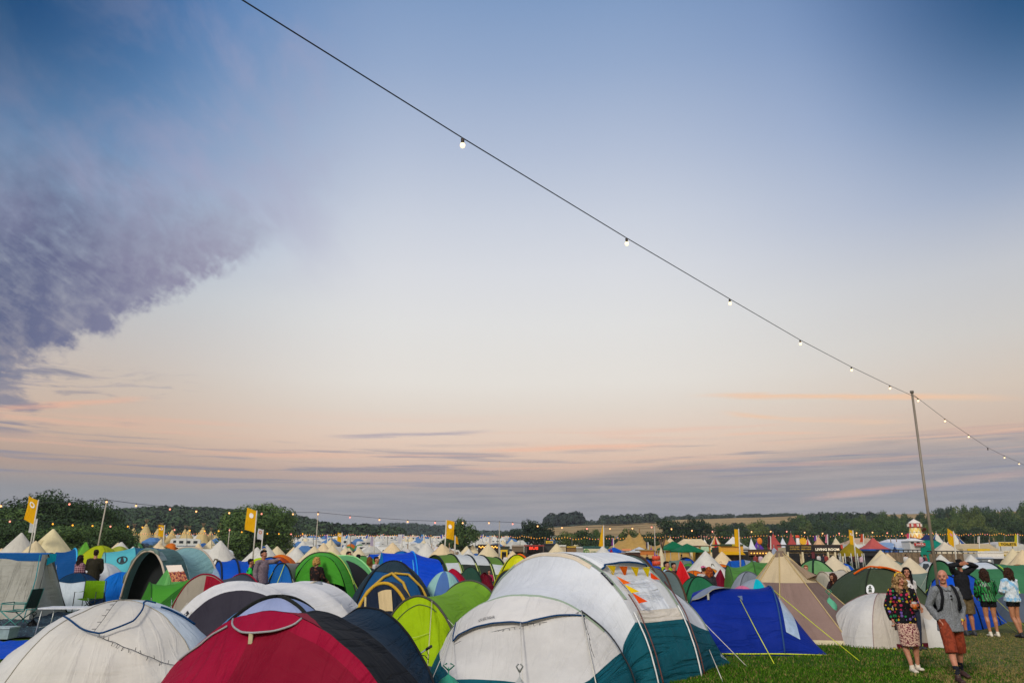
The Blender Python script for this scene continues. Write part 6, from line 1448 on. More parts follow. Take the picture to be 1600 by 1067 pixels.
for lb, x, y0, y1, Y, w, c, sh in (('narrow white flag in the far camp right of centre', 628, 835, 849, 120, 6, 'cfcdd2', 'banner'), ('pale lilac patterned flag in the far camp', 584, 838, 853, 110, 6, 'b9aec2', 'feather'),
        ('slim white flag with an orange mark left of the pole', 768, 837, 849, 110, 4.5, 'd0c8c4', 'feather'), ('red and white feather flag behind the mustard canopy', 1349, 834.5, 847, 120, 5, 'd0583c', 'feather'),
        ('pink feather flag behind the left plank fence', 1421, 833.5, 848, 120, 4.5, 'd0506c', 'feather'), ('pink and white feather flag above the brown sign building', 1293, 835, 848, 120, 3.5, 'd98aa0', 'feather'),
        ('yellow green feather flag at the right edge', 1590, 835, 848, 120, 5, 'c9c030', 'feather'), ('purple feather flag among the right stalls', 1276, 837, 845, 125, 4, '7a4aa0', 'feather'),
        ('dark maroon upright banner among the stalls', 1204, 838, 855, 108, 4, '4a1424', 'banner'), ('purple and white flag at the sand marquee', 1012.5, 847, 857, 118, 3, '3a3450', 'banner'), ('white and red feather flag over the right camp', 1530, 838, 848, 120, 3, 'cfc0ba', 'feather'),
        ('magenta and green flag by the left end of the sand marquee', 958.5, 841, 852, 118, 3, '8a3a90', 'feather')):
    flag(lb, x, y0-.6, x+.5, 866, Y, w, y0, y1, c, shape=sh, top_slant=-.5)
flag('upright board shaped flag striped yellow, blue and white among the left bell tents', 416, 852, 416, 872, 42, 6, 853, 869, '1c5ab0', 'ring', ec='e8c81c', top_slant=0)
for i in range(11): flag('tiny blue and white hanging flag in the far camp flag row', 452+i*30+rm.uniform(-5, 5), 834.5, 452+i*30, 848, 170, 3.6, 835, 841, ['3a5cb0', 'c5ccd8', '6f6ab0', '3f8ad0'][i % 4], group='row of hanging flags over the far camp', top_slant=0)
# ---------------------------------------------------------------- festoon lights
def string(name, label, pts, poles, r, br, cr, group=None, n=6, cols=None, drop=0.):
    """cable through world points with a lamp hanging at each"""
    t = empty(name, pts[0], label, 'string lights', group); full = []
    for a, b in zip(pts, pts[1:]):
        for k in range(n): q = a.lerp(b, k/n); q = q.copy(); q.z -= drop*math.sin(3.14*k/n); full.append(q)
    full.append(pts[-1]); mb = MB(); mb.tube(full, cr, 5); mb.build('cable', plain('1c2430'), t)
    return t
def lamp(t, q, r, c='warm', axis=None):
    mm = {'warm': plain('ffb070', .5, emis=2.2), 'yellow': plain('ffa62e', .5, emis=1.6), 'pink': plain('ff8f7a', .5, emis=1.8), 'off': plain('2a221c', .4), 'white': plain('ffd59a', .5, emis=2.6)}[c]
    mb = MB(); mb.tube([q+Vector((0, 0, r*.4)), q-Vector((0, 0, r*1.5))], [r*.75, r*.6], 8); so = mb.build('socket', plain('3a2c1c', .5), t)
    mb = MB(); mb.ell(q-Vector((0, 0, r*2.4)), (r, r, r*1.15), 10, 8); mb.build('bulb', mm, so)
# the near string: straight run from over the viewer's left to the tall pole and away
Z0 = 22.0
def camd(px, py, zc): d = ray(px, py); k = zc/(d.y*cp+d.z*sp); return Vector((0, 0, CAMH))+d*k
B1 = [(1434, 622), (1390, 602), (1330, 573), (1250, 531), (1140, 467), (979, 372), (723, 216)]
pts = [camd(x, y, Z0*(1-.1117*k)) for k, (x, y) in enumerate(B1)]
dlt = (pts[6]-pts[5]); ext = [pts[6]+dlt*.75+Vector((0, 0, .0)), pts[6]+dlt*2.6+Vector((0, 0, .35)), pts[6]+dlt*4.5+Vector((0, 0, .9))]
e0 = camd(378, 0, Z0*.247); ext[0] = e0; ext[1] = e0+(e0-pts[6])*1.6; ext[2] = e0+(e0-pts[6])*3.4
top = camd(1425, 615, Z0+.05)
away = [camd(x, y, Z0*(1+.1117*k)) for k, (x, y) in enumerate([(1476, 654), (1513, 679), (1543, 699), (1569, 712), (1592, 722), (1613, 733), (1640, 745)], 1)]
t = empty('string_lights', top, 'near string of festoon bulbs slanting down the sky to the tall pole at right', 'string lights')
mb = MB(); mb.tube(ext[::-1]+pts[::-1]+[top]+away, .006, 6); mb.build('cable', plain('16202e'), t)
for q in pts+away: lamp(t, q+Vector((0, 0, -.02)), .025, 'off' if (q-away[2]).length < .01 else 'white')
def pole(label, px0, py0, px1, py1, Y, r, c='a39a88', name='light_pole'):
    A = P(px0, py0, Y); B = P(px1, py1, Y); D = (B-A)/(B.z-A.z); g = TZ(B.x, B.y); base = A+D*(g-A.z); t = empty(name, base, label, 'pole'); mb = MB(); mb.tube([base, A], [r, r*.75], 8); mb.build('shaft', plain(c, .45), t); mb = MB(); mb.tube([A, A+Vector((0, 0, r*1.5))], r*1.2, 8); mb.build('cap', plain('6a6358', .5), t)
    return t
Yp = top.y
pole('tall leaning metal pole that carries the near string of bulbs, behind the bald man', 1425, 614, 1464, 905, Yp, .045, '7d7262')
for a in ((167, 781.5, 153.5, 851, 50, .055, 'leaning pale pole right of the left trees'), (497, 800, 493, 862, 66, .05, 'slim pole standing right of the lone round tree'), (780.5, 815, 779.5, 866, 70, .05, 'slim pole right of the central tree'), (1022.5, 821, 1024, 866, 72, .05, 'slim pole in front of the sand marquee'), (359, 826, 355.5, 861, 80, .055, 'short pole at the left side of the lone round tree'), (202.5, 819.5, 201, 838, 120, .06, 'short pole among the far left tipis')):
    pole(a[6], *a[:6])
SA = [(2, 788, 50), (109, 785, 50), (167, 781.5, 50), (213, 787.5, 52), (266, 793, 54), (307, 796.5, 56), (358.5, 799, 58), (409, 800.5, 61), (458, 801, 64), (497, 801, 66), (547, 806, 66.5), (593, 810, 67), (637, 813, 68), (680, 814.5, 69), (723, 815, 69.5), (764, 815, 70), (801, 816.5, 70), (840, 820, 70.5), (878, 822.5, 71), (917, 824, 71.5), (953, 824, 72), (988, 823.5, 72), (1018, 821.5, 72), (1049, 824.5, 74), (1081, 827, 76), (1113, 828.5, 78), (1174, 829, 82), (1204, 828.5, 84), (1229, 828.5, 86), (1257, 830, 88), (1285, 831.5, 90), (1311, 831.5, 92), (1338, 831, 94), (1363, 830, 96), (1386, 831, 98), (1409, 832, 100), (1432, 832, 102), (1456, 831, 104)]
pts = [P(x, y-.8, Y) for x, y, Y in SA]; t = string('string_lights', 'long string of warm bulbs crossing the whole camp in front of the hills', pts, None, .05, .1, .016)
for i, q in enumerate(pts): lamp(t, q, .040+.00035*q.y, 'pink' if i % 3 == 1 else 'warm')
SB = [(-20, 810, 60), (16, 812, 60), (83, 816, 62), (114, 818, 64), (145, 819, 66), (173, 820, 68), (200, 820, 70), (223, 821.5, 72), (250, 824, 74), (273, 825.5, 76), (297, 826.5, 78), (320, 827.5, 80), (342, 827.5, 82), (359, 826, 80), (378, 829, 82), (418, 831.5, 85), (436, 832, 88), (455, 832.5, 90), (473, 832, 92)]
pts = [P(x, y-.6, Y) for x, y, Y in SB]; t = string('string_lights', 'lower string of warm bulbs in front of the left trees and the lone tree', pts, None, .05, .1, .014)
for i, q in enumerate(pts): lamp(t, q, .045+.0003*q.y, 'pink' if i % 4 == 1 else 'yellow')
def row(label, x0, x1, ya, Y, n, seed, pp=None, group='rows of yellow and pink festival lights'):
    rg = random.Random(seed); pts = []; t = None
    for i in range(n):
        x = x0+(x1-x0)*i/(n-1); pts.append(P(x, ya+1.6*abs(math.sin(i*.45+seed))+rg.uniform(-1.1, 1.1), Y))
    t = string('string_lights', label, pts, None, .05, .1, .025, None, n=1)
    for i, q in enumerate(pts): mb = MB(); mb.ell(q, (.07, .07, .085), 6, 5); mb.build('bulb', plain('ffa62e' if rg.random() < .7 else 'ff8a7a', .5, emis=.9), t)
    for i in range(pp or 4):
        x = x0+(x1-x0)*(i+.5)/(pp or 4); pole('slim dark pole carrying the light row %s' % label.split(' row ')[-1], x, ya+.5, x+.2, ya+16, Y+.2, .07, '5a5a50', 'light_pole')['group'] = 'poles of the light row '+label.split(' row ')[-1]
row('dense festival light row over the far left tipis', 195, 350, 833, 150, 44, 1)
row('dense festival light row over the far camp left of centre', 446, 620, 835, 150, 52, 2, 6)
row('dense festival light row over the far camp right of centre', 620, 830, 837, 150, 60, 3, 6)
row('dense festival light row before the straw field', 830, 1000, 840, 135, 40, 4)
row('dense festival light row over the sand marquee', 1000, 1180, 838, 150, 46, 5)
row('dense festival light row over the stalls at right', 1180, 1420, 836, 155, 54, 6, 6)
row('dense festival light row right of the slide tower', 1440, 1605, 834, 140, 46, 7, 7)
# ---- bunting of coloured cloths on the far pole row is carried by the flags above
# ================================================================ PEOPLE
def etube(mb, pts, rad, side=(1, 0, 0), seg=14, cap=.6):
    """closed tapering tube with elliptical sections; rad = (across, deep) per point"""
    pts = [Vector(p) for p in pts]; rad = [(r, r) if not hasattr(r, '__len__') else r for r in rad]; side = Vector(side)
    d0 = (pts[0]-pts[1]).normalized(); d1 = (pts[-1]-pts[-2]).normalized()
    r0, r1 = min(rad[0])*cap, min(rad[-1])*cap
    P_ = [pts[0]+d0*r0, pts[0]+d0*r0*.75]+pts+[pts[-1]+d1*r1*.75, pts[-1]+d1*r1]
    R_ = [(rad[0][0]*.25, rad[0][1]*.25), (rad[0][0]*.7, rad[0][1]*.7)]+rad+[(rad[-1][0]*.7, rad[-1][1]*.7), (rad[-1][0]*.25, rad[-1][1]*.25)]
    n = len(P_); b = len(mb.v)
    for i, p in enumerate(P_):
        tn = (P_[min(i+1, n-1)]-P_[max(i-1, 0)]).normalized(); s = side-tn*side.dot(tn)
        if s.length < .05: s = tn.orthogonal()
        s.normalize(); u = tn.cross(s)
        for k in range(seg): a = 6.28318*k/seg; mb.v.append(tuple(p+s*math.cos(a)*R_[i][0]+u*math.sin(a)*R_[i][1]))
    for i in range(n-1):
        for k in range(seg): a = b+i*seg+k; c = b+i*seg+(k+1) % seg; mb.f.append((a, c, c+seg, a+seg)); mb.m.append(0); mb.uv.append([(0, 0)]*4)
    mb.f.append(tuple(b+k for k in range(seg-1, -1, -1))); mb.m.append(0); mb.uv.append([(0, 0)]*seg)
    e = b+(n-1)*seg; mb.f.append(tuple(e+k for k in range(seg))); mb.m.append(0); mb.uv.append([(0, 0)]*seg)
def cell(mb, c, r, seg=14, rings=9):
    b = len(mb.v); c = Vector(c)
    mb.v.append(tuple(c-Vector((0, 0, r[2]))))
    for j in range(1, rings):
        t = -math.pi/2+math.pi*j/rings
        for k in range(seg): a = 6.28318*k/seg; mb.v.append((c.x+r[0]*math.cos(t)*math.cos(a), c.y+r[1]*math.cos(t)*math.sin(a), c.z+r[2]*math.sin(t)))
    top_ = len(mb.v); mb.v.append(tuple(c+Vector((0, 0, r[2]))))
    for k in range(seg): mb.f.append((b, b+1+(k+1) % seg, b+1+k)); mb.f.append((top_, top_-seg+k, top_-seg+(k+1) % seg))
    for j in range(rings-2):
        for k in range(seg): a = b+1+j*seg+k; d = b+1+j*seg+(k+1) % seg; mb.f.append((a, d, d+seg, a+seg))
    while len(mb.m) < len(mb.f): mb.m.append(0); mb.uv.append([(0, 0)]*len(mb.f[len(mb.uv)]))
def remesh(mb, name, mat, parent, M, voxel, it=2, disp=0.):
    me = bpy.data.meshes.new(name); me.from_pydata([tuple(M @ Vector(v)) for v in mb.v], [], mb.f); me.update()
    o = bpy.data.objects.new(name, me); col.objects.link(o)
    m = o.modifiers.new('r', 'REMESH'); m.mode = 'VOXEL'; m.voxel_size = voxel; m.use_smooth_shade = True
    if it: m = o.modifiers.new('s', 'SMOOTH'); m.iterations = it; m.factor = .5
    dg = bpy.context.evaluated_depsgraph_get(); me2 = bpy.data.meshes.new_from_object(o.evaluated_get(dg)); bpy.data.objects.remove(o)
    org = Vector(worldloc(parent))
    n = len(me2.vertices); co = np.empty(n*3); me2.vertices.foreach_get('co', co); co = co.reshape(-1, 3)
    if disp:
        no = np.empty(n*3); me2.vertices.foreach_get('normal', no); no = no.reshape(-1, 3)
        d = np.array([noise.noise(Vector((c[0]*38, c[1]*38, c[2]*9)))+.6*noise.noise(Vector((c[0]*80, c[1]*80, c[2]*20))) for c in co])*disp; co = co+no*d[:, None]
    co = co-np.array(org)[None]; me2.vertices.foreach_set('co', co.ravel()); me2.materials.clear(); me2.materials.append(mat); me2.name = name
    me2.polygons.foreach_set('use_smooth', [True]*len(me2.polygons)); me2.update()
    q = bpy.data.objects.new(name, me2); col.objects.link(q); q.parent = parent; return q
def skin(c='b98264'):
    k = ('skin', c)
    if k in MATS: return MATS[k]
    m, t, p, out = princ('skin'); tc = t.nodes.new('ShaderNodeTexCoord'); n = nz(t, tc.outputs['Object'], 12, 4)
    a = srgb(c); t.links.new(mixc(t, n.step(.35, .65), a, (a[0]*.86, a[1]*.74, a[2]*.7, 1)), p.inputs['Base Color']); p.inputs['Roughness'].default_value = .5
    p.inputs['Subsurface Weight'].default_value = .08; p.inputs['Subsurface Radius'].default_value = (.02, .008, .004); p.inputs['Subsurface Scale'].default_value = .3
    MATS[k] = m; return m
def cloth(c, c2=None, scale=30., key='', bump=.4, th=(.48, .52)):
    k = ('cloth', c, c2, scale, key)
    if k in MATS: return MATS[k]
    m, t, p, out = princ('clothing'); tc = t.nodes.new('ShaderNodeTexCoord'); n = nz(t, tc.outputs['Object'], scale, 3); a = srgb(c); w = nz(t, tc.outputs['Object'], 7, 4, .6)
    b = srgb(c2) if c2 else tuple(x*.8 for x in a[:3])+(1,)
    f = n.step(*th)
    if key == 'plaid':
        sx = t.nodes.new('ShaderNodeSeparateXYZ'); t.links.new(tc.outputs['Object'], sx.inputs[0]); f = (N(t, sx.outputs[0])*90).op('SINE').step(.2, .5)*.5+(N(t, sx.outputs[2])*90).op('SINE').step(.2, .5)*.5
    if key == 'stripe':
        sx = t.nodes.new('ShaderNodeSeparateXYZ'); t.links.new(tc.outputs['Object'], sx.inputs[0]); f = ((N(t, sx.outputs[0])*110)+(w-.5)*14+(N(t, sx.outputs[2])*20)).op('SINE').step(-.2, .3)*n.step(.3, .5)
    cc = mixc(t, f, a, b)
    if key == 'flowers':
        vo = t.nodes.new('ShaderNodeTexVoronoi'); vo.inputs['Scale'].default_value = 16; vo.inputs['Randomness'].default_value = .55; t.links.new(tc.outputs['Object'], vo.inputs['Vector'])
        hs = t.nodes.new('ShaderNodeSeparateColor'); t.links.new(vo.outputs['Color'], hs.inputs[0])
        fc = ramp(t, N(t, hs.outputs[0]), [(0, 'a01c3c'), (.2, '1f7a48'), (.36, 'b5961c'), (.52, '6a4f98'), (.68, 'a8482a'), (.84, 'b02a52')], 'CONSTANT')
        pet = nz(t, tc.outputs['Object'], 60, 2); cc = mixc(t, (N(t, vo.outputs['Distance'])+(pet-.5)*.25).step(.40, .36, 0, 1), srgb('101014'), fc)
    t.links.new(cc, p.inputs['Base Color']); p.inputs['Roughness'].default_value = .85; p.inputs['Specular IOR Level'].default_value = .2
    if key == 'stripe': p.inputs['Roughness'].default_value = .35; p.inputs['Specular IOR Level'].default_value = .7
    bp = t.nodes.new('ShaderNodeBump'); bp.inputs['Strength'].default_value = bump; bp.inputs['Distance'].default_value = .03; t.links.new(w.s, bp.inputs['Height']); t.links.new(bp.outputs[0], p.inputs['Normal'])
    MATS[k] = m; return m
DEF = dict(hipL=(.09, 0, .93), kneeL=(.10, -.02, .50), ankL=(.10, .02, .085), hipR=(-.09, 0, .93), kneeR=(-.10, -.02, .50), ankR=(-.10, .02, .085),
           shL=(.175, 0, 1.425), elL=(.225, .02, 1.14), wrL=(.23, -.06, .90), shR=(-.175, 0, 1.425), elR=(-.225, .02, 1.14), wrR=(-.23, -.06, .90),
           pel=(0, 0, .96), waist=(0, 0, 1.10), chest=(0, 0, 1.29), neck=(0, .01, 1.45), head=(0, 0, 1.63), yaw=0., pitch=0., footL=0., footR=0., curl=.6, fat=1., toeL=0., toeR=0.)
def hand(mb, w, d, thumb, curl, s=1.):
    """palm and five bent fingers; d = pointing direction, thumb = side the thumb is on"""
    w = Vector(w); d = Vector(d).normalized(); th = Vector(thumb); th = (th-d*th.dot(d)).normalized(); nrm = d.cross(th)
    etube(mb, [w-d*.01, w+d*.03, w+d*.085*s], [(.026, .019), (.038, .016), (.040, .013)], th, 10)
    for i, (o, L) in enumerate(((.030, .072), (.010, .082), (-.010, .076), (-.029, .060))):
        p = w+d*.085*s+th*o; pts = [p-d*.02, p]; a = 0; q = p; dd = d
        for k in range(3): a += curl*(.6+.35*k); dd = (d*math.cos(a)+nrm*math.sin(a)).normalized(); q = q+dd*L*(.42-.06*k); pts.append(q)
        etube(mb, pts, [.0098, .0096, .0090, .0082, .0068], th, 7)
    p = w+d*.03+th*.030; q = p+(th*.7+d*.7).normalized()*.032+nrm*.008; etube(mb, [p-th*.01, p, q, q+(d*.85+th*.2+nrm*.35).normalized()*.028], [.012, .012, .0105, .0085], nrm, 7)
def person(label, px, Y, H_, heading, pose=None, top=None, bottom=None, hair=None, shoes='2a2420', sk='b98264', vox=.012, extra=None, loc=None, group=None, socks=None):
    p = dict(DEF); p.update(pose or {}); p = {k: (Vector(v) if hasattr(v, '__len__') else v) for k, v in p.items()}
    loc = GZ(px, Y) if loc is None else loc; t = empty('person', loc, label, 'person', group); s = H_/1.75
    M = Matrix.Translation(loc) @ Matrix.Rotation(heading, 4, 'Z') @ Matrix.Diagonal((s, s, s, 1)); f = p['fat']; fine = vox < .009
    mb = MB()
    etube(mb, [p['pel']-Vector((0, 0, .06)), p['pel'], p['waist'], p['chest'], p['chest']+(p['neck']-p['chest'])*.65, p['neck']], [(.14*f, .10*f), (.155*f, .105*f), (.13*f, .095*f), (.15*f, .105*f), (.135*f, .085), (.062, .058)], p['shL']-p['shR'])
    hd = p['head']; HR = Matrix.Rotation(p['yaw'], 3, 'Z') @ Matrix.Rotation(p['pitch'], 3, 'X'); hp_ = lambda x, y, z: hd+HR @ Vector((x, y, z-1.63))
    etube(mb, [p['neck']-Vector((0, 0, .04)), p['neck'].lerp(hd, .45), hd-Vector((0, 0, .03))], [.066, .054, .052])
    def hell(mb_, c, r): 
        m2 = MB(); cell(m2, (0, 0, 0), r); b = len(mb_.v); cc = hp_(*c)
        mb_.v += [tuple(cc+HR @ Vector(v)) for v in m2.v]; mb_.f += [tuple(i+b for i in ff) for ff in m2.f]; mb_.m += m2.m; mb_.uv += m2.uv
    hell(mb, (0, .012, 1.662), (.074, .092, .090)); hell(mb, (0, -.022, 1.625), (.062, .070, .078)); hell(mb, (0, -.034, 1.572), (.046, .052, .050)); hell(mb, (0, -.078, 1.547), (.022, .018, .016))
    hell(mb, (0, -.096, 1.628), (.0135, .020, .024)); hell(mb, (0, -.104, 1.616), (.016, .014, .011)); hell(mb, (.034, -.068, 1.605), (.026, .022, .024)); hell(mb, (-.034, -.068, 1.605), (.026, .022, .024)); hell(mb, (0, -.070, 1.668), (.056, .026, .014))
    for q in (1, -1): hell(mb, (q*.075, .012, 1.632), (.011, .020, .030))
    for q, S_ in ((1, 'L'), (-1, 'R')):
        sh, el, wr = p['sh'+S_], p['el'+S_], p['wr'+S_]
        etube(mb, [sh-Vector((q*.05, 0, .0)), sh, sh.lerp(el, .5), el, el.lerp(wr, .35), wr], [.055, .056, .047, .039, .041, .026])
        dd = (wr-el).normalized(); dh = p.get('hd'+S_, dd); tv = p.get('th'+S_, Vector((0, -1, 0.1)))
        if fine or True: hand(mb, wr, dh, tv, p.get('curl'+S_, p['curl']))
        hi, kn, an = p['hip'+S_], p['knee'+S_], p['ank'+S_]
        etube(mb, [hi+Vector((0, 0, .03)), hi.lerp(kn, .3), kn, kn.lerp(an, .3)+Vector((0, .015, 0)), kn.lerp(an, .7), an], [.088*f, .080*f, .054, .056, .040, .033])
        to = p['toe'+S_]; fd = Vector((math.sin(p['foot'+S_])*q, -math.cos(p['foot'+S_]), 0)); ft = an+Vector((0, 0, -.045))
        etube(mb, [ft-fd*.04, ft+fd*.05, ft+fd*.15+Vector((0, 0, -.012+to))], [(.032, .04), (.036, .036), (.036, .018)])
    remesh(mb, 'body', skin(sk), t, M, vox, 2)
    # face
    for q in (1, -1):
        mb = MB(); hell(mb, (q*.030, -.0905, 1.640), (.0105, .006, .0052)); mbt = [tuple(M @ Vector(v)) for v in mb.v]; mb.v = mbt; mb.build('eye', plain('b9aca2', .4), t)
        mb = MB(); hell(mb, (q*.030, -.0965, 1.640), (.0068, .004, .0068)); mb.v = [tuple(M @ Vector(v)) for v in mb.v]; mb.build('eye', plain('1c1410', .2), t)
        mb = MB(); hell(mb, (q*.031, -.093, 1.659), (.020, .006, .0042)); mb.v = [tuple(M @ Vector(v)) for v in mb.v]; mb.build('eyebrow', plain('3a281c', .8), t)
    mb = MB(); hell(mb, (0, -.0875, 1.582), (.024, .010, .0075)); mb.v = [tuple(M @ Vector(v)) for v in mb.v]; mb.build('lips', plain('8f3f38', .5), t)
    W_ = dict(t=t, M=M, p=p, hell=hell, hp=hp_, s=s)
    # clothing
    if top:
        mb = MB(); g = top.get('g', 1.); z0 = top.get('hem', .88); base = Vector((p['pel'].x, p['pel'].y, z0)); loose = top.get('loose', .018); ad = loose
        etube(mb, [base, p['pel'].lerp(p['waist'], .3), p['waist'], p['chest'], p['chest']+(p['neck']-p['chest'])*.55, p['neck'].lerp(p['chest'], .12)], [(.178*f+ad+top.get('flare', 0), .128*f+ad+top.get('flare', 0)), (.160*f+ad, .112*f+ad), (.140*f+ad, .105*f+ad), (.160*f+ad, .112*f+ad*.8), (.150*f+ad*.5, .094+ad*.5), (.078, .072)], p['shL']-p['shR'], 20, .15)
        etube(mb, [p['shL'], p['neck'].lerp(p['chest'], .22), p['shR']], [(.066, .068), (.075, .085), (.066, .068)], (0, 0, 1), 14, .6)
        for q, S_ in ((1, 'L'), (-1, 'R')):
            sh, el, wr = p['sh'+S_], p['el'+S_], p['wr'+S_]; ls = top.get('sleeve', 1.)
            pts = [sh-Vector((q*.06, 0, .01)), sh, sh.lerp(el, .5), el, el.lerp(wr, .5), el.lerp(wr, .93)]; rr = [.070, .070+ad*.3, .056+ad*.5, .049+ad*.6, .046+ad*.6, .036+ad*.5]
            n = 6 if ls >= 1 else 3 if ls < .5 else 4
            if ls > 0: etube(mb, pts[:n], rr[:n], (1, 0, 0), 14, .2)
        W_['top'] = remesh(mb, top.get('name', 'shirt'), top['m'], t, M, vox*1.1, 2, top.get('disp', .006))
    if bottom:
        mb = MB(); kind = bottom['kind']; z1 = bottom.get('z', .5); ad = bottom.get('loose', .02)
        if kind == 'skirt':
            c = (p['kneeL']+p['kneeR'])/2; etube(mb, [p['pel']+Vector((0, 0, .04)), p['pel']-Vector((0, 0, .08)), Vector((c.x, c.y, .68)), Vector((c.x, c.y+.0, z1))], [(.155*f, .115*f), (.185*f, .14*f), (.185*f, .15), (.170+ad, .15)], (1, 0, 0), 24, .08)
        else:
            etube(mb, [p['pel']+Vector((0, 0, .05)), p['pel'], p['pel']-Vector((0, 0, .09))], [(.155*f+.01, .115*f), (.165*f+.012, .12*f+.01), (.165*f+.01, .115*f)], (1, 0, 0), 20, .3)
            for q, S_ in ((1, 'L'), (-1, 'R')):
                hi, kn, an = p['hip'+S_], p['knee'+S_], p['ank'+S_]
                if z1 >= .5: k = (hi.z-z1)/(hi.z-kn.z+1e-6); e = hi.lerp(kn, min(1, k)); etube(mb, [hi, hi.lerp(e, .5), e], [.095*f+ad, .088*f+ad, .080*f+ad*1.5], (1, 0, 0), 16, .1)
                elif z1 > .3: e = kn.lerp(an, (kn.z-z1)/(kn.z-an.z)); etube(mb, [hi, hi.lerp(kn, .5), kn, e], [.095*f+ad, .086*f+ad, .072+ad*1.4, .070+ad*1.5], (1, 0, 0), 16, .1)
                else: etube(mb, [hi, hi.lerp(kn, .5), kn, kn.lerp(an, .5), an], [.095*f+ad, .082*f+ad, .064+ad, .056+ad, .048+ad], (1, 0, 0), 16, .1)
        remesh(mb, bottom.get('name', kind), bottom['m'], t, M, vox*1.1, 2, .005)
    if shoes:
        for q, S_ in ((1, 'L'), (-1, 'R')):
            an = p['ank'+S_]; fd = Vector((math.sin(p['foot'+S_])*q, -math.cos(p['foot'+S_]), 0)); ft = an+Vector((0, 0, -.048)); mb = MB(); to = p['toe'+S_]
            etube(mb, [an+Vector((0, .005, .03)), an-Vector((0, 0, .03))], [.044, .047]); etube(mb, [ft-fd*.05, ft+fd*.06, ft+fd*.165+Vector((0, 0, -.008+to))], [(.041, .045), (.044, .042), (.044, .026)])
            remesh(mb, 'shoe', plain(shoes, .6), t, M, vox, 1)
            if socks: mb = MB(); kn = p['knee'+S_]; etube(mb, [an, an.lerp(kn, .16), an.lerp(kn, .38)], [.042, .044, .050], (1, 0, 0), 14, .1); remesh(mb, 'sock', socks, t, M, vox, 1)
    if hair:
        mb = MB(); k = hair['kind']; c = hair['c']; L = hair.get('len', .3)
        if k == 'short': hell(mb, (0, .026, 1.682), (.080, .090, .082)); hell(mb, (0, -.01, 1.725), (.066, .078, .036)); hell(mb, (0, .055, 1.63), (.066, .05, .06))
        elif k == 'stubble': pass
        else:
            hell(mb, (0, .028, 1.680), (.086, .092, .086)); hell(mb, (0, -.020, 1.722), (.070, .074, .036)); hell(mb, (0, .055, 1.61), (.082, .060, .09))
            if hair.get('fringe'): hell(mb, (0, -.078, 1.692), (.056, .022, .030))
            nl = hair.get('n', 14); r = hair.get('r', .026); rh = random.Random(len(label))
            for i in range(nl):
                a = -2.35+4.7*i/(nl-1); a += math.pi/2; x, y = .078*math.cos(a), .070*math.sin(a)+.015; w = hair.get('wave', .012); ll = L*rh.uniform(.82, 1.08)
                pts = [hp_(x*.8, y*.8, 1.70)]+[hp_(x*(1.08+hair.get('flare', .25)*j/5)+w*math.sin(j*2.3+i*1.9), y*(1.08+.12*j/5)+w*math.cos(j*2.1+i*1.3)+(.01 if y > 0 else -.005*j), 1.66-ll*j/5) for j in range(6)]
                etube(mb, pts, [r*.7, r, r*1.05, r, r*.95, r*.8, r*.4], (1, 0, 0), 8)
            if k == 'tail': etube(mb, [hp_(0, .10, 1.68), hp_(0, .14, 1.64), hp_(0, .13, 1.56), hp_(0, .11, 1.48)], [.03, .032, .026, .01])
        remesh(mb, 'hair', cloth(c, hair.get('c2', None), 26, 'hair', .9, (.4, .62)), t, M, min(vox, .011), 1, hair.get('disp', .010))
    if extra: extra(W_)
    return t
def HX_(W, name, mat, fn):
    mb = MB(); fn(mb); mb.v = [tuple(W['M'] @ Vector(v)) for v in mb.v]; return mb.build(name, mat, W['t'])
# --- woman with flowers
def ex1(W):
    hp_ = W['hp']
    for i in range(15):
        a = math.pi*(-.12+1.24*i/14); q = hp_(.090*math.cos(a), .0+.012*math.sin(i*2), 1.672+.088*math.sin(a))
        def fl(mb, q=q, i=i):
            for k in range(5): cell(mb, q+Vector((.009*math.cos(k*1.256+i), -.006, .009*math.sin(k*1.256+i))), (.0075, .006, .0075), 6, 4)
        HX_(W, 'crown_flower', plain('f0c808', .6), fl)
# --- bald man extras
def ex2(W):
    p = W['p']; BKc = cloth('15161a')
    for q in (1, -1):
        HX_(W, 'backpack_strap', BKc, lambda mb: etube(mb, [(q*.115, .07, 1.475), (q*.115, -.02, 1.505), (q*.118, -.105, 1.44), (q*.135, -.142, 1.30), (q*.165, -.11, 1.13), (q*.175, .02, 1.06)], [(.028, .008)]*6, (1, 0, 0), 10))
    HX_(W, 'backpack', cloth('1c1e22'), lambda mb: etube(mb, [(0, .19, 1.02), (0, .20, 1.2), (0, .18, 1.42)], [(.13, .07), (.14, .08), (.11, .06)], (1, 0, 0), 16))
    for q in (0, 1): HX_(W, 'sunglasses', plain('141416', .15), lambda mb: cell(mb, (.012, -.150, 1.335-.052*q), (.022, .006, .018), 12, 6))
    HX_(W, 'collar', cloth('85888a', '6f7274', 90), lambda mb: (etube(mb, [(-.075, .02, 1.478), (-.06, -.06, 1.475), (-.022, -.105, 1.42)], [(.022, .010)]*3), etube(mb, [(.075, .02, 1.478), (.06, -.06, 1.475), (.022, -.105, 1.42)], [(.022, .010)]*3)))
    HX_(W, 'placket', cloth('74777a', '8a8d90', 90), lambda mb: etube(mb, [(0, -.130, 1.40), (0, -.142, 1.25), (0, -.140, 1.05), (0, -.145, .86)], [(.014, .004)]*4))
    hell = W['hell']; HX_(W, 'beard', cloth('8f6248', 'a87a5c', 120), lambda mb: (hell(mb, (0, -.040, 1.556), (.046, .052, .036)),))
    HX_(W, 'wristband', plain('d9b81c'), lambda mb: etube(mb, [p['wrL']+Vector((0, 0, .02)), p['wrL']+Vector((0, 0, -.0))], [.036, .036]))
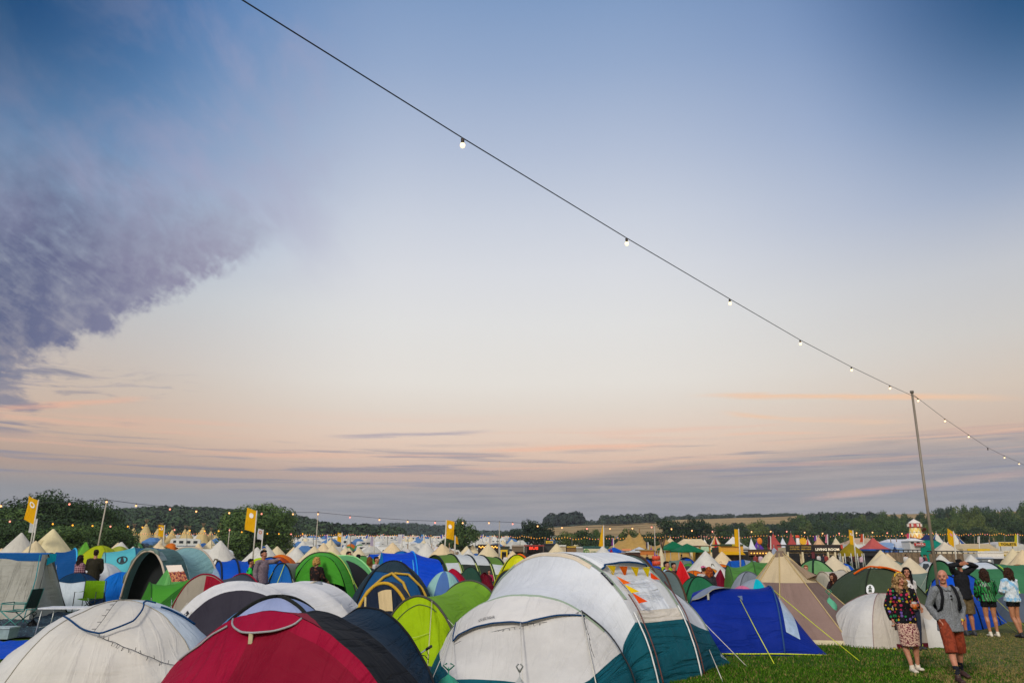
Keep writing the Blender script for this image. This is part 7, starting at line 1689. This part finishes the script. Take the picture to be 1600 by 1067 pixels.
person('woman walking in a black flowered sweater with yellow flowers in her blonde hair', 1425, 14.5, 1.70, -.05,
       dict(kneeL=(.095, -.10, .50), ankL=(.11, -.02, .10), kneeR=(-.08, -.03, .50), ankR=(-.03, -.10, .085), toeL=.02, wrR=(-.27, -.10, .905), elR=(-.27, .04, 1.15), elL=(.25, .02, 1.16), wrL=(.135, -.245, 1.165), hdL=(-.75, -.55, .12), thL=(0, -.2, 1), curlL=.9, curlR=.9, pitch=-.02, yaw=.05),
       dict(m=cloth('101014', None, 10, 'flowers'), hem=.86, loose=.036, name='sweater', disp=.010), dict(kind='skirt', m=cloth('cdab96', '6a2436', 42, 'x', .4, (.50, .56)), z=.46, loose=.0),
       dict(kind='long', c='5f4426', c2='a8875a', len=.42, wave=.030, r=.031, flare=.65, fringe=True, n=18, disp=.016), 'cfc4ae', 'c08a6c', .0075, ex1)
person('bald smiling man walking in a grey shirt and rust red shorts with backpack straps', 1497, 13.6, 1.78, .02,
       dict(kneeR=(-.13, -.15, .51), ankR=(-.13, -.24, .085), kneeL=(.13, .03, .50), ankL=(.16, .16, .13), toeL=-.03, elR=(-.28, .07, 1.16), wrR=(-.185, -.04, .935), hdR=(.35, -.1, -1), elL=(.30, .07, 1.15), wrL=(.195, -.03, .93), hdL=(-.35, -.1, -1), yaw=-.62, curl=.9, fat=1.0, footR=.15, footL=.2),
       dict(m=cloth('7e8184', '6a6d70', 70), hem=.77, loose=.022, disp=.010, flare=.012), dict(kind='shorts', m=cloth('8a3a22', '74301c', 12), z=.44, loose=.016), None, '3a2018', 'c08468', .0075, ex2, socks=cloth('151a26', 'a8902c', 40, 'y', .3, (.60, .64)))
bo = [o for o in bpy.data.objects if o.get('label', '').startswith('woman walking')][0]
# phone and cup held by her: things of their own
Mw = Matrix.Translation(bo.location) @ Matrix.Rotation(-.05, 4, 'Z') @ Matrix.Diagonal((.971, .971, .971, 1))
pc = Mw @ Vector((.075, -.305, 1.135)); t = empty('beer_cup', pc, 'clear plastic cup half full of amber beer in the hand of the flowered woman', 'cup')
mb = MB(); mb.grid(lambda u, v: pc+Vector(((.032+.011*v)*math.cos(u*6.283), (.032+.011*v)*math.sin(u*6.283), -.02+.13*v)), 18, 3, True); mb.build('cup', plain('cfc8c0', .2), t)
mb = MB(); mb.tube([pc+Vector((0, 0, -.018)), pc+Vector((0, 0, .075))], [.0335, .042], 18); mb.build('beer', plain('c4651c', .2), t)
pc = Mw @ Vector((-.265, -.15, .80)); t = empty('phone', pc, 'small pale phone held low in the hand of the flowered woman', 'phone'); mb = MB(); mb.box(pc, (.07, .012, .13), .5); mb.build('case', plain('c9bda8', .3), t, smooth=False); mb = MB(); mb.box(pc+Vector((.004, -.008, 0)), (.058, .004, .112), .5); mb.build('screen', plain('1a1c20', .1), t, smooth=False)
# --- right group
A180 = math.pi
def back(extra=None, **k): d = dict(k); return d
person('tall man from behind in a black top with both hands on his head', 1516, 20.4, 1.88, A180+.1,
       dict(shL=(.17, .0, 1.46), elL=(.30, .10, 1.62), wrL=(.09, .13, 1.64), hdL=(-.9, .1, .1), thL=(0, 0, 1), shR=(-.17, 0, 1.46), elR=(-.44, .0, 1.60), wrR=(-.12, .13, 1.66), hdR=(.9, .1, .05), thR=(0, 0, 1), curl=.35),
       dict(m=cloth('141518', '1b1c20', 20), hem=.84, loose=.028), dict(kind='shorts', m=cloth('6a5a3c', '5a4b30', 14), z=.50, loose=.03), dict(kind='short', c='0e0b0a', disp=.006), '2a2c30', 'a86f50', .011)
def ex4(W): pass
person('woman seen from behind in a shiny green and black striped jacket and black shorts', 1553, 20.2, 1.66, A180-.15, dict(ankL=(.09, .05, .085), elL=(.24, -.02, 1.16), wrL=(.20, -.16, 1.0), elR=(-.23, -.03, 1.16), wrR=(-.17, -.15, 1.02)),
       dict(m=cloth('06140f', '158a38', 10, 'stripe'), hem=.90, loose=.045, name='jacket'), dict(kind='shorts', m=cloth('0e0f12'), z=.76, loose=.015), dict(kind='long', c='21140d', c2='3a2416', len=.27, wave=.01, r=.030, n=14, flare=.2), 'cfc5b0', 'b07a58', .011)
person('woman at the right edge in a pale blue and white fleecy jacket and black boots', 1592, 20.0, 1.68, A180+.35, dict(elL=(.25, -.05, 1.16), wrL=(.12, -.2, 1.12), elR=(-.25, -.05, 1.16), wrR=(-.12, -.2, 1.12), kneeL=(.09, .0, .5), ankL=(.05, .12, .09)),
       dict(m=cloth('7fb0cf', 'c9d2d6', 9, 'z', .6, (.42, .55)), hem=.90, loose=.05, name='jacket', disp=.016), dict(kind='shorts', m=cloth('0e0f12'), z=.78, loose=.015), dict(kind='long', c='24140c', c2='3f2414', len=.25, wave=.012, r=.028, n=14), '131315', 'b07a58', .011)
def ex6(W):
    for q in (1, -1): HX_(W, 'earring', plain('d9568a'), lambda mb: W['hell'](mb, (q*.08, .0, 1.575), (.010, .008, .03)))
person('laughing dark haired woman in white with pink earrings behind the flowered woman', 1433, 17.6, 1.74, .5, dict(yaw=-.9, pitch=-.1), dict(m=cloth('cfcac6', '4a4648', 8, 'w', .4, (.62, .68)), hem=.85, sleeve=.3, loose=.02), dict(kind='shorts', m=cloth('2a3040'), z=.3), dict(kind='long', c='140d0b', len=.30, wave=.008, r=.024, n=13, flare=.1), '2a2a2c', 'b57c5e', .011)
# --- couple behind the tipi
def ex7(W): HX_(W, 'round_print', plain('c79a1c', .8), lambda mb: etube(mb, [(0, .150, 1.24), (0, .156, 1.24)], [(.095, .095), (.085, .085)], (1, 0, 0), 20)); HX_(W, 'round_print', plain('3a1418', .8), lambda mb: etube(mb, [(0, .158, 1.24), (0, .165, 1.24)], [(.062, .062), (.05, .05)], (1, 0, 0), 18))
person('black haired man from behind in a black jacket with a round yellow print, hugging', 1257, 25.6, 1.74, A180-.1, dict(elL=(.20, -.12, 1.22), wrL=(.05, -.28, 1.22), elR=(-.20, -.12, 1.22), wrR=(-.05, -.28, 1.2), head=(.03, -.01, 1.63), yaw=.4), dict(m=cloth('121214', '1c1418', 12), hem=.86, loose=.03, name='jacket'), dict(kind='trousers', m=cloth('17181c'), z=.1), dict(kind='short', c='0d0a09', disp=.004), '1a1a1c', 'a06c4e', .014, ex7)
person('woman with her cheek on the shoulder of the man in the black jacket', 1267, 26.0, 1.64, .1, dict(shL=(.17, -.05, 1.42), elL=(.22, -.25, 1.38), wrL=(.04, -.46, 1.30), elR=(-.20, -.25, 1.38), wrR=(-.10, -.46, 1.42), yaw=-.5), dict(m=cloth('1a1416', '5a1c28', 10), hem=.86, loose=.03), dict(kind='trousers', m=cloth('2a2c34'), z=.1), dict(kind='short', c='8a5a34', disp=.006), '1a1a1c', 'c08e70', .014)
person('long haired woman in black leaning down beside the cream canvas tunnel', 1319, 22.6, 1.60, -1.1, dict(pel=(0, .12, .92), waist=(0, .02, 1.06), chest=(0, -.10, 1.20), neck=(0, -.20, 1.34), head=(0, -.26, 1.50), shL=(.17, -.18, 1.32), shR=(-.17, -.18, 1.32), elL=(.18, -.34, 1.10), wrL=(.12, -.48, .92), elR=(-.18, -.34, 1.10), wrR=(-.12, -.48, .92), pitch=.2), dict(m=cloth('141214', '2a1c20', 12), hem=.86, loose=.02), dict(kind='trousers', m=cloth('1c1a20'), z=.1), dict(kind='long', c='2a1812', c2='4a2418', len=.34, wave=.012, r=.026, n=13), '1a1a1c', 'b07a5a', .014)
person('red haired woman from behind in a charcoal jumper behind the green dome', 1113, 23.4, 1.63, A180+.5, dict(elL=(.22, -.08, 1.16), wrL=(.10, -.24, 1.22)), dict(m=cloth('2e2c30', '38363a', 20), hem=.86, loose=.035), dict(kind='trousers', m=cloth('1c1c22'), z=.1), dict(kind='long', c='7a3414', c2='a8521c', len=.22, wave=.010, r=.024, n=13), '1a1a1c', 'c89878', .013)
def cap(c, brim=True):
    def f(W):
        h = W['hell']; HX_(W, 'cap', cloth(c), lambda mb: (h(mb, (0, .01, 1.705), (.088, .100, .060)),)); 
        if brim: HX_(W, 'cap_brim', cloth(c), lambda mb: h(mb, (0, -.115, 1.695), (.062, .06, .010)))
    return f
SIMP = [('person in a pink cap and pale grey top beyond the red haired woman', 1104, 25.6, 1.62, A180, 'b5b0ac', 'short', '3a2a20', cap('d9709a')),
        ('bearded dark haired man in profile in a pale blue shirt left of the coral tent', 1046, 26, 1.76, 1.0, '9ab4c4', 'short', '120d0b', None),
        ('dark haired person in a dark top just left of the coral tent', 1057, 27, 1.70, .8, '222630', 'short', '1a1310', None),
        ('woman in a pink plaid shirt standing with the man in the olive jumper', 115, 26.6, 1.66, A180-.5, 'plaid', 'long', '24130e', None),
        ('man from behind in a dark olive jumper beside the woman in plaid', 138, 26.2, 1.84, A180+.3, '2a2618', 'short', '2c1c12', None),
        ('dark haired person in a bright green and black jacket left of the pointing man', 385, 23.6, 1.58, 1.9, 'neon', 'short', '14100e', None),
        ('dark haired person in a cream shirt behind the bright green tunnel', 541, 29, 1.78, 1.2, 'b9ad8a', 'short', '1a120e', None),
        ('person in a black beanie and yellow and blue top behind the bright green tunnel', 556, 28, 1.70, A180, 'c2b83a', 'short', '121214', cap('131418', False)),
        ('fair haired woman from behind in a mustard top behind the bright green tunnel', 574, 28, 1.64, A180+.2, '9a7a44', 'long', '6a4420', None),
        ('dark haired person in a white top right of the fair haired woman', 585, 27.6, 1.66, 1.3, 'b9b9b9', 'short', '17110e', None),
        ('person in a yellow and blue cap seated by the dark slate tent', 793, 20.6, 1.50, .9, '1c1a1c', 'short', '1c1410', cap('d0a81c')),
        ('small person standing behind the five hoop tunnel in a magenta top', 764, 34, 1.30, .4, 'a81c50', 'short', '1a1412', None)]
for lb, px, Y, h, hdg, c, hk, hc, ex in SIMP:
    m = cloth('5a3040', 'b08a90', 9, 'plaid') if c == 'plaid' else cloth('14181a', '2fc24a', 8, 'n', .4, (.46, .52)) if c == 'neon' else cloth(c)
    person(lb, px, Y, h, hdg, dict(elL=(.21, -.06, 1.16), wrL=(.12, -.22, 1.12), elR=(-.22, -.04, 1.15), wrR=(-.16, -.18, 1.02)), dict(m=m, hem=.84, loose=.03), dict(kind='trousers', m=cloth('22242c'), z=.1), dict(kind=hk, c=hc, len=.26, n=12, r=.025, disp=.008), '1a1a1c', 'b07a5c', .016, ex)
person('dark haired man in a mauve grey shirt pointing to the right', 404, 23.4, 1.84, .9, dict(shL=(.17, -.02, 1.43), elL=(.26, -.22, 1.44), wrL=(.20, -.44, 1.50), hdL=(0, -1, .1), curlL=.7, yaw=.3), dict(m=cloth('6f5f66', '7f6f74', 30), hem=.84, loose=.03), dict(kind='trousers', m=cloth('22242c'), z=.1), dict(kind='short', c='0f0b0a', disp=.004), '1a1a1c', 'a86f52', .013)
person('blonde woman from behind in a dark brown patterned top before the bright green tunnel', 489, 22.2, 1.70, A180-.55, dict(elR=(-.24, -.06, 1.16), wrR=(-.20, -.24, 1.06), elL=(.22, -.06, 1.16), wrL=(.14, -.22, 1.04)), dict(m=cloth('1a1212', '5a3424', 16, 'p', .4, (.56, .62)), hem=.80, loose=.035), dict(kind='trousers', m=cloth('17181c'), z=.1), dict(kind='tail', c='8a6430', c2='c49a58', len=.12, n=12, r=.022), '1a1a1c', 'c08e70', .013)
# --- far standing crowd: a few built, then copied
FP = []
for i, (c, b) in enumerate((('17181c', '1c1d22'), ('c5a8b4', '2a2c34'), ('2a2c3a', '15161a'), ('8a3a34', '20222a'), ('cfcac4', '3a3c48'))):
    FP.append(person('x', 1330+i*4, 96, 1.72, rnd.uniform(0, 6), None, dict(m=cloth(c), hem=.84, loose=.03), dict(kind='trousers', m=cloth(b), z=.1), dict(kind='short', c='1a120e'), '1a1a1c', 'b07a5c', .035))
spots_ = [(1322, 92, 'on the green beside the mustard canopy'), (1327, 93, ''), (1332, 91, ''), (1336, 94, ''), (1340, 92, ''), (1344, 93, ''), (1347, 91, ''), (1289, 98, ''), (1293, 97, ''), (1281, 99, ''), (1266, 100, ''), (1442, 84, ''), (1447, 86, ''), (1450, 82, ''), (1418, 88, ''), (1377, 86, ''), (1190, 93, ''), (1198, 94, ''), (1182, 94, ''), (1066, 88, ''), (1012, 90, ''), (906, 92, ''), (893, 94, ''), (860, 92, ''), (790, 82, '')]
for i, (px, Y, _) in enumerate(spots_):
    o = FP[i] if i < 5 else copy_tree(FP[i % 5])
    o.location = GZ(px, Y); o.rotation_euler = (0, 0, rnd.uniform(0, 6) if i >= 5 else 0)
    col_ = ('black', 'pink and dark', 'dark blue', 'red brown', 'pale')[i % 5]
    tag(o, 'tiny distant standing person in %s clothes near the festival stalls' % col_, 'person', 'distant %s clothed people near the stalls' % col_)
# ================================================================ SMALL THINGS ON THE GRASS
def camp_chair():
    p = GZ(136, 23.6); t = empty('camp_chair', p, 'lime green folding camp chair standing open before the bright blue popup tent', 'chair'); L = fabric('6f9a1a', .15); K = plain('17191a', .4)
    V = lambda x, y, z: p+Vector((x, y, z))
    mb = MB(); mb.grid(lambda u, v: V(-.30+.60*u, .22-.0*v+.05*math.sin(3.14*u), .42+.52*v), 8, 8); mb.build('backrest', L, t)
    mb = MB(); mb.grid(lambda u, v: V(-.26+.52*u, -.22+.44*v, .44-.05*math.sin(3.14*u)), 8, 6); mb.build('seat', L, t)
    for x0, y0, x1, y1 in ((-.32, -.26, .30, .24), (.32, -.26, -.30, .24), (-.32, -.26, .32, -.26), (.32, .24, -.32, .24)): mb = MB(); mb.tube([V(x0, y0, .0), V(x1, y1, .45 if y0 == y1 else .44)], .013, 6); mb.build('leg', K, t); 
    for x in (-.32, .32):
        mb = MB(); mb.tube([V(x, .24, .0), V(x, .24, .94)], .013, 6); mb.build('post', K, t); mb = MB(); mb.grid(lambda u, v: V(x-.04+.08*u, -.26+.48*v, .64-.02*math.sin(3.14*v)), 3, 6); mb.build('armrest', L, t); mb = MB(); mb.tube([V(x, -.26, .0), V(x, -.26, .64)], .013, 6); mb.build('post', K, t)
camp_chair()
def chair_frame(px, Y, label, c='3f7f78', seat=None, rz=0., sc_=1.):
    p = GZ(px, Y); t = empty('folding_chair', p, label, 'chair'); K = plain(c, .4); V = lambda x, y, z: p+Vector((x*sc_, y*sc_, z*sc_))
    for y in (-.25, .25):
        for a, b in (((-.3, 0), (.3, .45)), ((.3, 0), (-.3, .45))): mb = MB(); mb.tube([V(a[0], y, a[1]), V(b[0], y, b[1])], .014, 6); mb.build('leg', K, t)
        mb = MB(); mb.tube([V(-.3, y, .45), V(.3, y, .45)], .014, 6); mb.tube([V(-.3, y, .62), V(.32, y, .62)], .014, 6); mb.build('rail', K, t)
    for x in (-.3, .3):
        mb = MB(); mb.tube([V(x, -.25, .45), V(x, -.25, .64), V(x, .25, .64), V(x, .25, .45)], .014, 6); mb.build('side_frame', K, t)
    mb = MB(); mb.tube([V(.30, -.25, .45), V(.42, -.25, .98), V(.42, .25, .98), V(.30, .25, .45)], .014, 6); mb.build('back_frame', K, t)
    mb = MB(); mb.grid(lambda u, v: V(-.28+.56*u, -.24+.48*v, .445-.03*math.sin(3.14*u)), 6, 6); mb.build('seat', fabric(seat or '243230', .1), t)
    mb = MB(); mb.grid(lambda u, v: V(.31+.11*v, -.24+.48*u, .5+.48*v), 6, 6); mb.build('backrest', fabric(seat or '243230', .1), t)
chair_frame(24, 20.4, 'dark folding camp chair with a teal metal frame, left edge of the photo')
chair_frame(534, 21.0, 'black folding chair with a high back in the green porch opening', '14161a', '121316')
def table():
    p = GZ(100, 18.6); z = .72; t = empty('folding_table', p, 'white folding table with thin metal legs on the grass', 'table'); W = plain('cfd2d0', .4)
    mb = MB(); mb.box(p+Vector((0, 0, z)), (1.12, .60, .03)); mb.build('tabletop', W, t, smooth=False)
    for x in (-.5, .5):
        for y in (-.25, .25): mb = MB(); mb.tube([p+Vector((x*.95, y, z)), p+Vector((x*1.0-.06*(1 if x > 0 else 1), y*1.05, 0))], .013, 6); mb.build('leg', plain('b5b8b4', .3, .3), t)
        mb = MB(); mb.tube([p+Vector((x*.96, -.25, .3)), p+Vector((x*.96, .25, .3))], .010, 6); mb.build('brace', plain('b5b8b4', .3, .3), t)
table()
def sheet(name, label, cat, x0, x1, y0, y1, m, z=.02, wr=.03, nu=30, nv=20, folds=0.):
    p = Vector(((x0+x1)/2, (y0+y1)/2, TZ((x0+x1)/2, (y0+y1)/2))); t = empty(name, p, label, cat)
    def fn(u, v):
        x, y = x0+(x1-x0)*u+.08*noise.noise(Vector((v*4, u, 1))), y0+(y1-y0)*v+.08*noise.noise(Vector((u*4, v, 2)))
        return Vector((x, y, TZ(x, y)+z+wr*(.5+noise.noise(Vector((x*2.4, y*2.4, 0))))+folds*abs(noise.noise(Vector((x*6, y*6, 3))))))
    mb = MB(); mb.grid(fn, nu, nv); mb.build('sheet', m, t)
m_, t_, p_, o_ = princ('patterned_rug'); tc_ = t_.nodes.new('ShaderNodeTexCoord'); vo = t_.nodes.new('ShaderNodeTexVoronoi'); vo.inputs['Scale'].default_value = 9; t_.links.new(tc_.outputs['Object'], vo.inputs['Vector'])
n_ = nz(t_, tc_.outputs['Object'], 14, 4, .6); t_.links.new(ramp(t_, n_, [(.38, '0d1a24'), (.48, '1c3c48'), (.53, '0e1c26'), (.60, '5a8088'), (.66, '10202a')], 'CONSTANT'), p_.inputs['Base Color']); p_.inputs['Roughness'].default_value = .8
sheet('picnic_rug', 'dark teal patterned picnic rug spread under the white folding table', 'rug', GX(-60, 20).x, GX(104, 20).x, 18.7, 23.6, m_, .02, .04, 34, 24, .05)
sheet('tarpaulin', 'bright blue tarpaulin lying on the grass at the left edge', 'tarpaulin', GX(-60, 17).x, GX(76, 17).x, 15.9, 18.2, fabric('0f4fb0', .05, .4), .02, .05, 30, 12, .05)
def boxthing():
    p = GZ(-2, 18.6); t = empty('storage_box', p, 'translucent grey plastic storage box on the rug at the left edge', 'box')
    mb = MB(); mb.box(p+Vector((0, 0, .15)), (.60, .38, .22), .05, taper=1.06); mb.build('tub', plain('8fa3a6', .25), t, smooth=False); mb = MB(); mb.box(p+Vector((0, 0, .28)), (.66, .44, .035), .05); mb.build('lid', plain('a5b6b8', .3), t, smooth=False)
boxthing()
bag(200, 26.0, .26, .70, '6fb0a0', 'pale green crumpled plastic bag on the grass below the bright blue popup tent')
dome('small navy tent bag slumped on the grass right of the lime camp chair', 175, 24.6, .75, .42, '14284a', poles=None, wr=.06, name='tent_bag')
t = [o for o in bpy.data.objects if o.get('label', '').startswith('small navy tent bag')][0]; t['category'] = 'bag'
bag(48, 20.6, .50, .34, '16191c', 'black holdall standing behind the dark folding camp chair')
dome('maroon camp chair back folded behind the lime chair', 147, 28.0, .55, .95, '5f1424', poles=None, n=3, wr=.05, name='folded_chair')
t = [o for o in bpy.data.objects if o.get('label', '').startswith('maroon camp chair back')][0]; t['category'] = 'chair'
# bicycle lying against the lime tent, only its front end shows
def bike():
    Y = 12.4; p = GX(655, Y, 0); t = empty('bicycle', p, 'bicycle front with black grips and a wire basket below the lime tent', 'bicycle'); Q = lambda px, py, dy=0.: P(px, py, Y+dy)
    S_ = plain('a9adb0', .25, .8); mb = MB(); mb.tube([Q(641, 1031), Q(655, 1022), Q(666, 1014)], .012, 8); mb.build('handlebar', S_, t)
    mb = MB(); mb.tube([Q(666, 1014), Q(675, 1008.5)], .021, 8); mb.build('grip', BK, t); mb = MB(); mb.tube([Q(634, 1036), Q(641, 1031)], .021, 8); mb.build('grip', BK, t)
    mb = MB(); mb.tube([Q(655, 1022), Q(664, 1024), Q(669, 1030)], .007, 6); mb.tube([Q(666, 1015), Q(670, 1024), Q(669, 1036)], .005, 6); mb.build('brake_lever', BK, t)
    mb = MB(); mb.tube([Q(652, 1024), Q(646, 1060), Q(642, 1095, .1)], .016, 8); mb.build('stem', S_, t)
    mb = MB(); w = [Q(641, 1034), Q(656, 1031), Q(652, 1042, -.1), Q(638, 1043, -.1)]; 
    for a, b in zip(w, w[1:]+w[:1]): mb.tube([a, b], .005, 5); mb.tube([a+Vector((0, 0, .08)), b+Vector((0, 0, .08))], .005, 5); mb.tube([a, a+Vector((0, 0, .08))], .004, 5)
    mb.build('basket', plain('2a2c2e', .4), t)
    mb = MB(); c = Q(642, 1098, .1); c.z = .33; mb.tube([c+Vector((.03*math.sin(a/24*6.283), .30*math.cos(a/24*6.283), .30*math.sin(a/24*6.283))) for a in range(25)], .02, 8, cap=False); mb.build('wheel', BK, t)
bike()
bag(662, 11.75, .20, .30, 'b01c20', 'small red bag on the grass beside the green rubbish bag')
# litter on the turf near the walkers
for i, (px, Y, c) in enumerate(((1462, 18.2, 'd9d9d4'), (1398, 17.6, 'c9b81c'), (1390, 17.9, 'c8601c'))):
    q = GZ(px, Y); mb = MB(); mb.box(q+Vector((0, 0, .02)), (.07, .05, .03), i); o = mb.build('litter', plain(c), None, smooth=False, org=tuple(q)); o.location = q; tag(o, ('scrap of white paper on the grass behind the bald man', 'yellow wrapper on the grass below the pale cream dome', 'orange wrapper beside the yellow one on the grass')[i], 'litter')
# ================================================================ AIR
def haze():
    m = bpy.data.materials.new('haze'); m.use_nodes = True; t = m.node_tree; t.nodes.clear(); o = t.nodes.new('ShaderNodeOutputMaterial'); v = t.nodes.new('ShaderNodeVolumePrincipled')
    v.inputs['Color'].default_value = (.80, .86, .95, 1); v.inputs['Density'].default_value = .00016; v.inputs['Anisotropy'].default_value = .0
    t.links.new(v.outputs[0], o.inputs['Volume'])
    mb = MB(); mb.box((0, 0, 32), (8200, 8200, 66)); b = mb.build('haze', m, None, smooth=False); tag(b, kind='stuff'); b['label'] = 'thin evening haze over the fields'; b['category'] = 'haze'
haze()
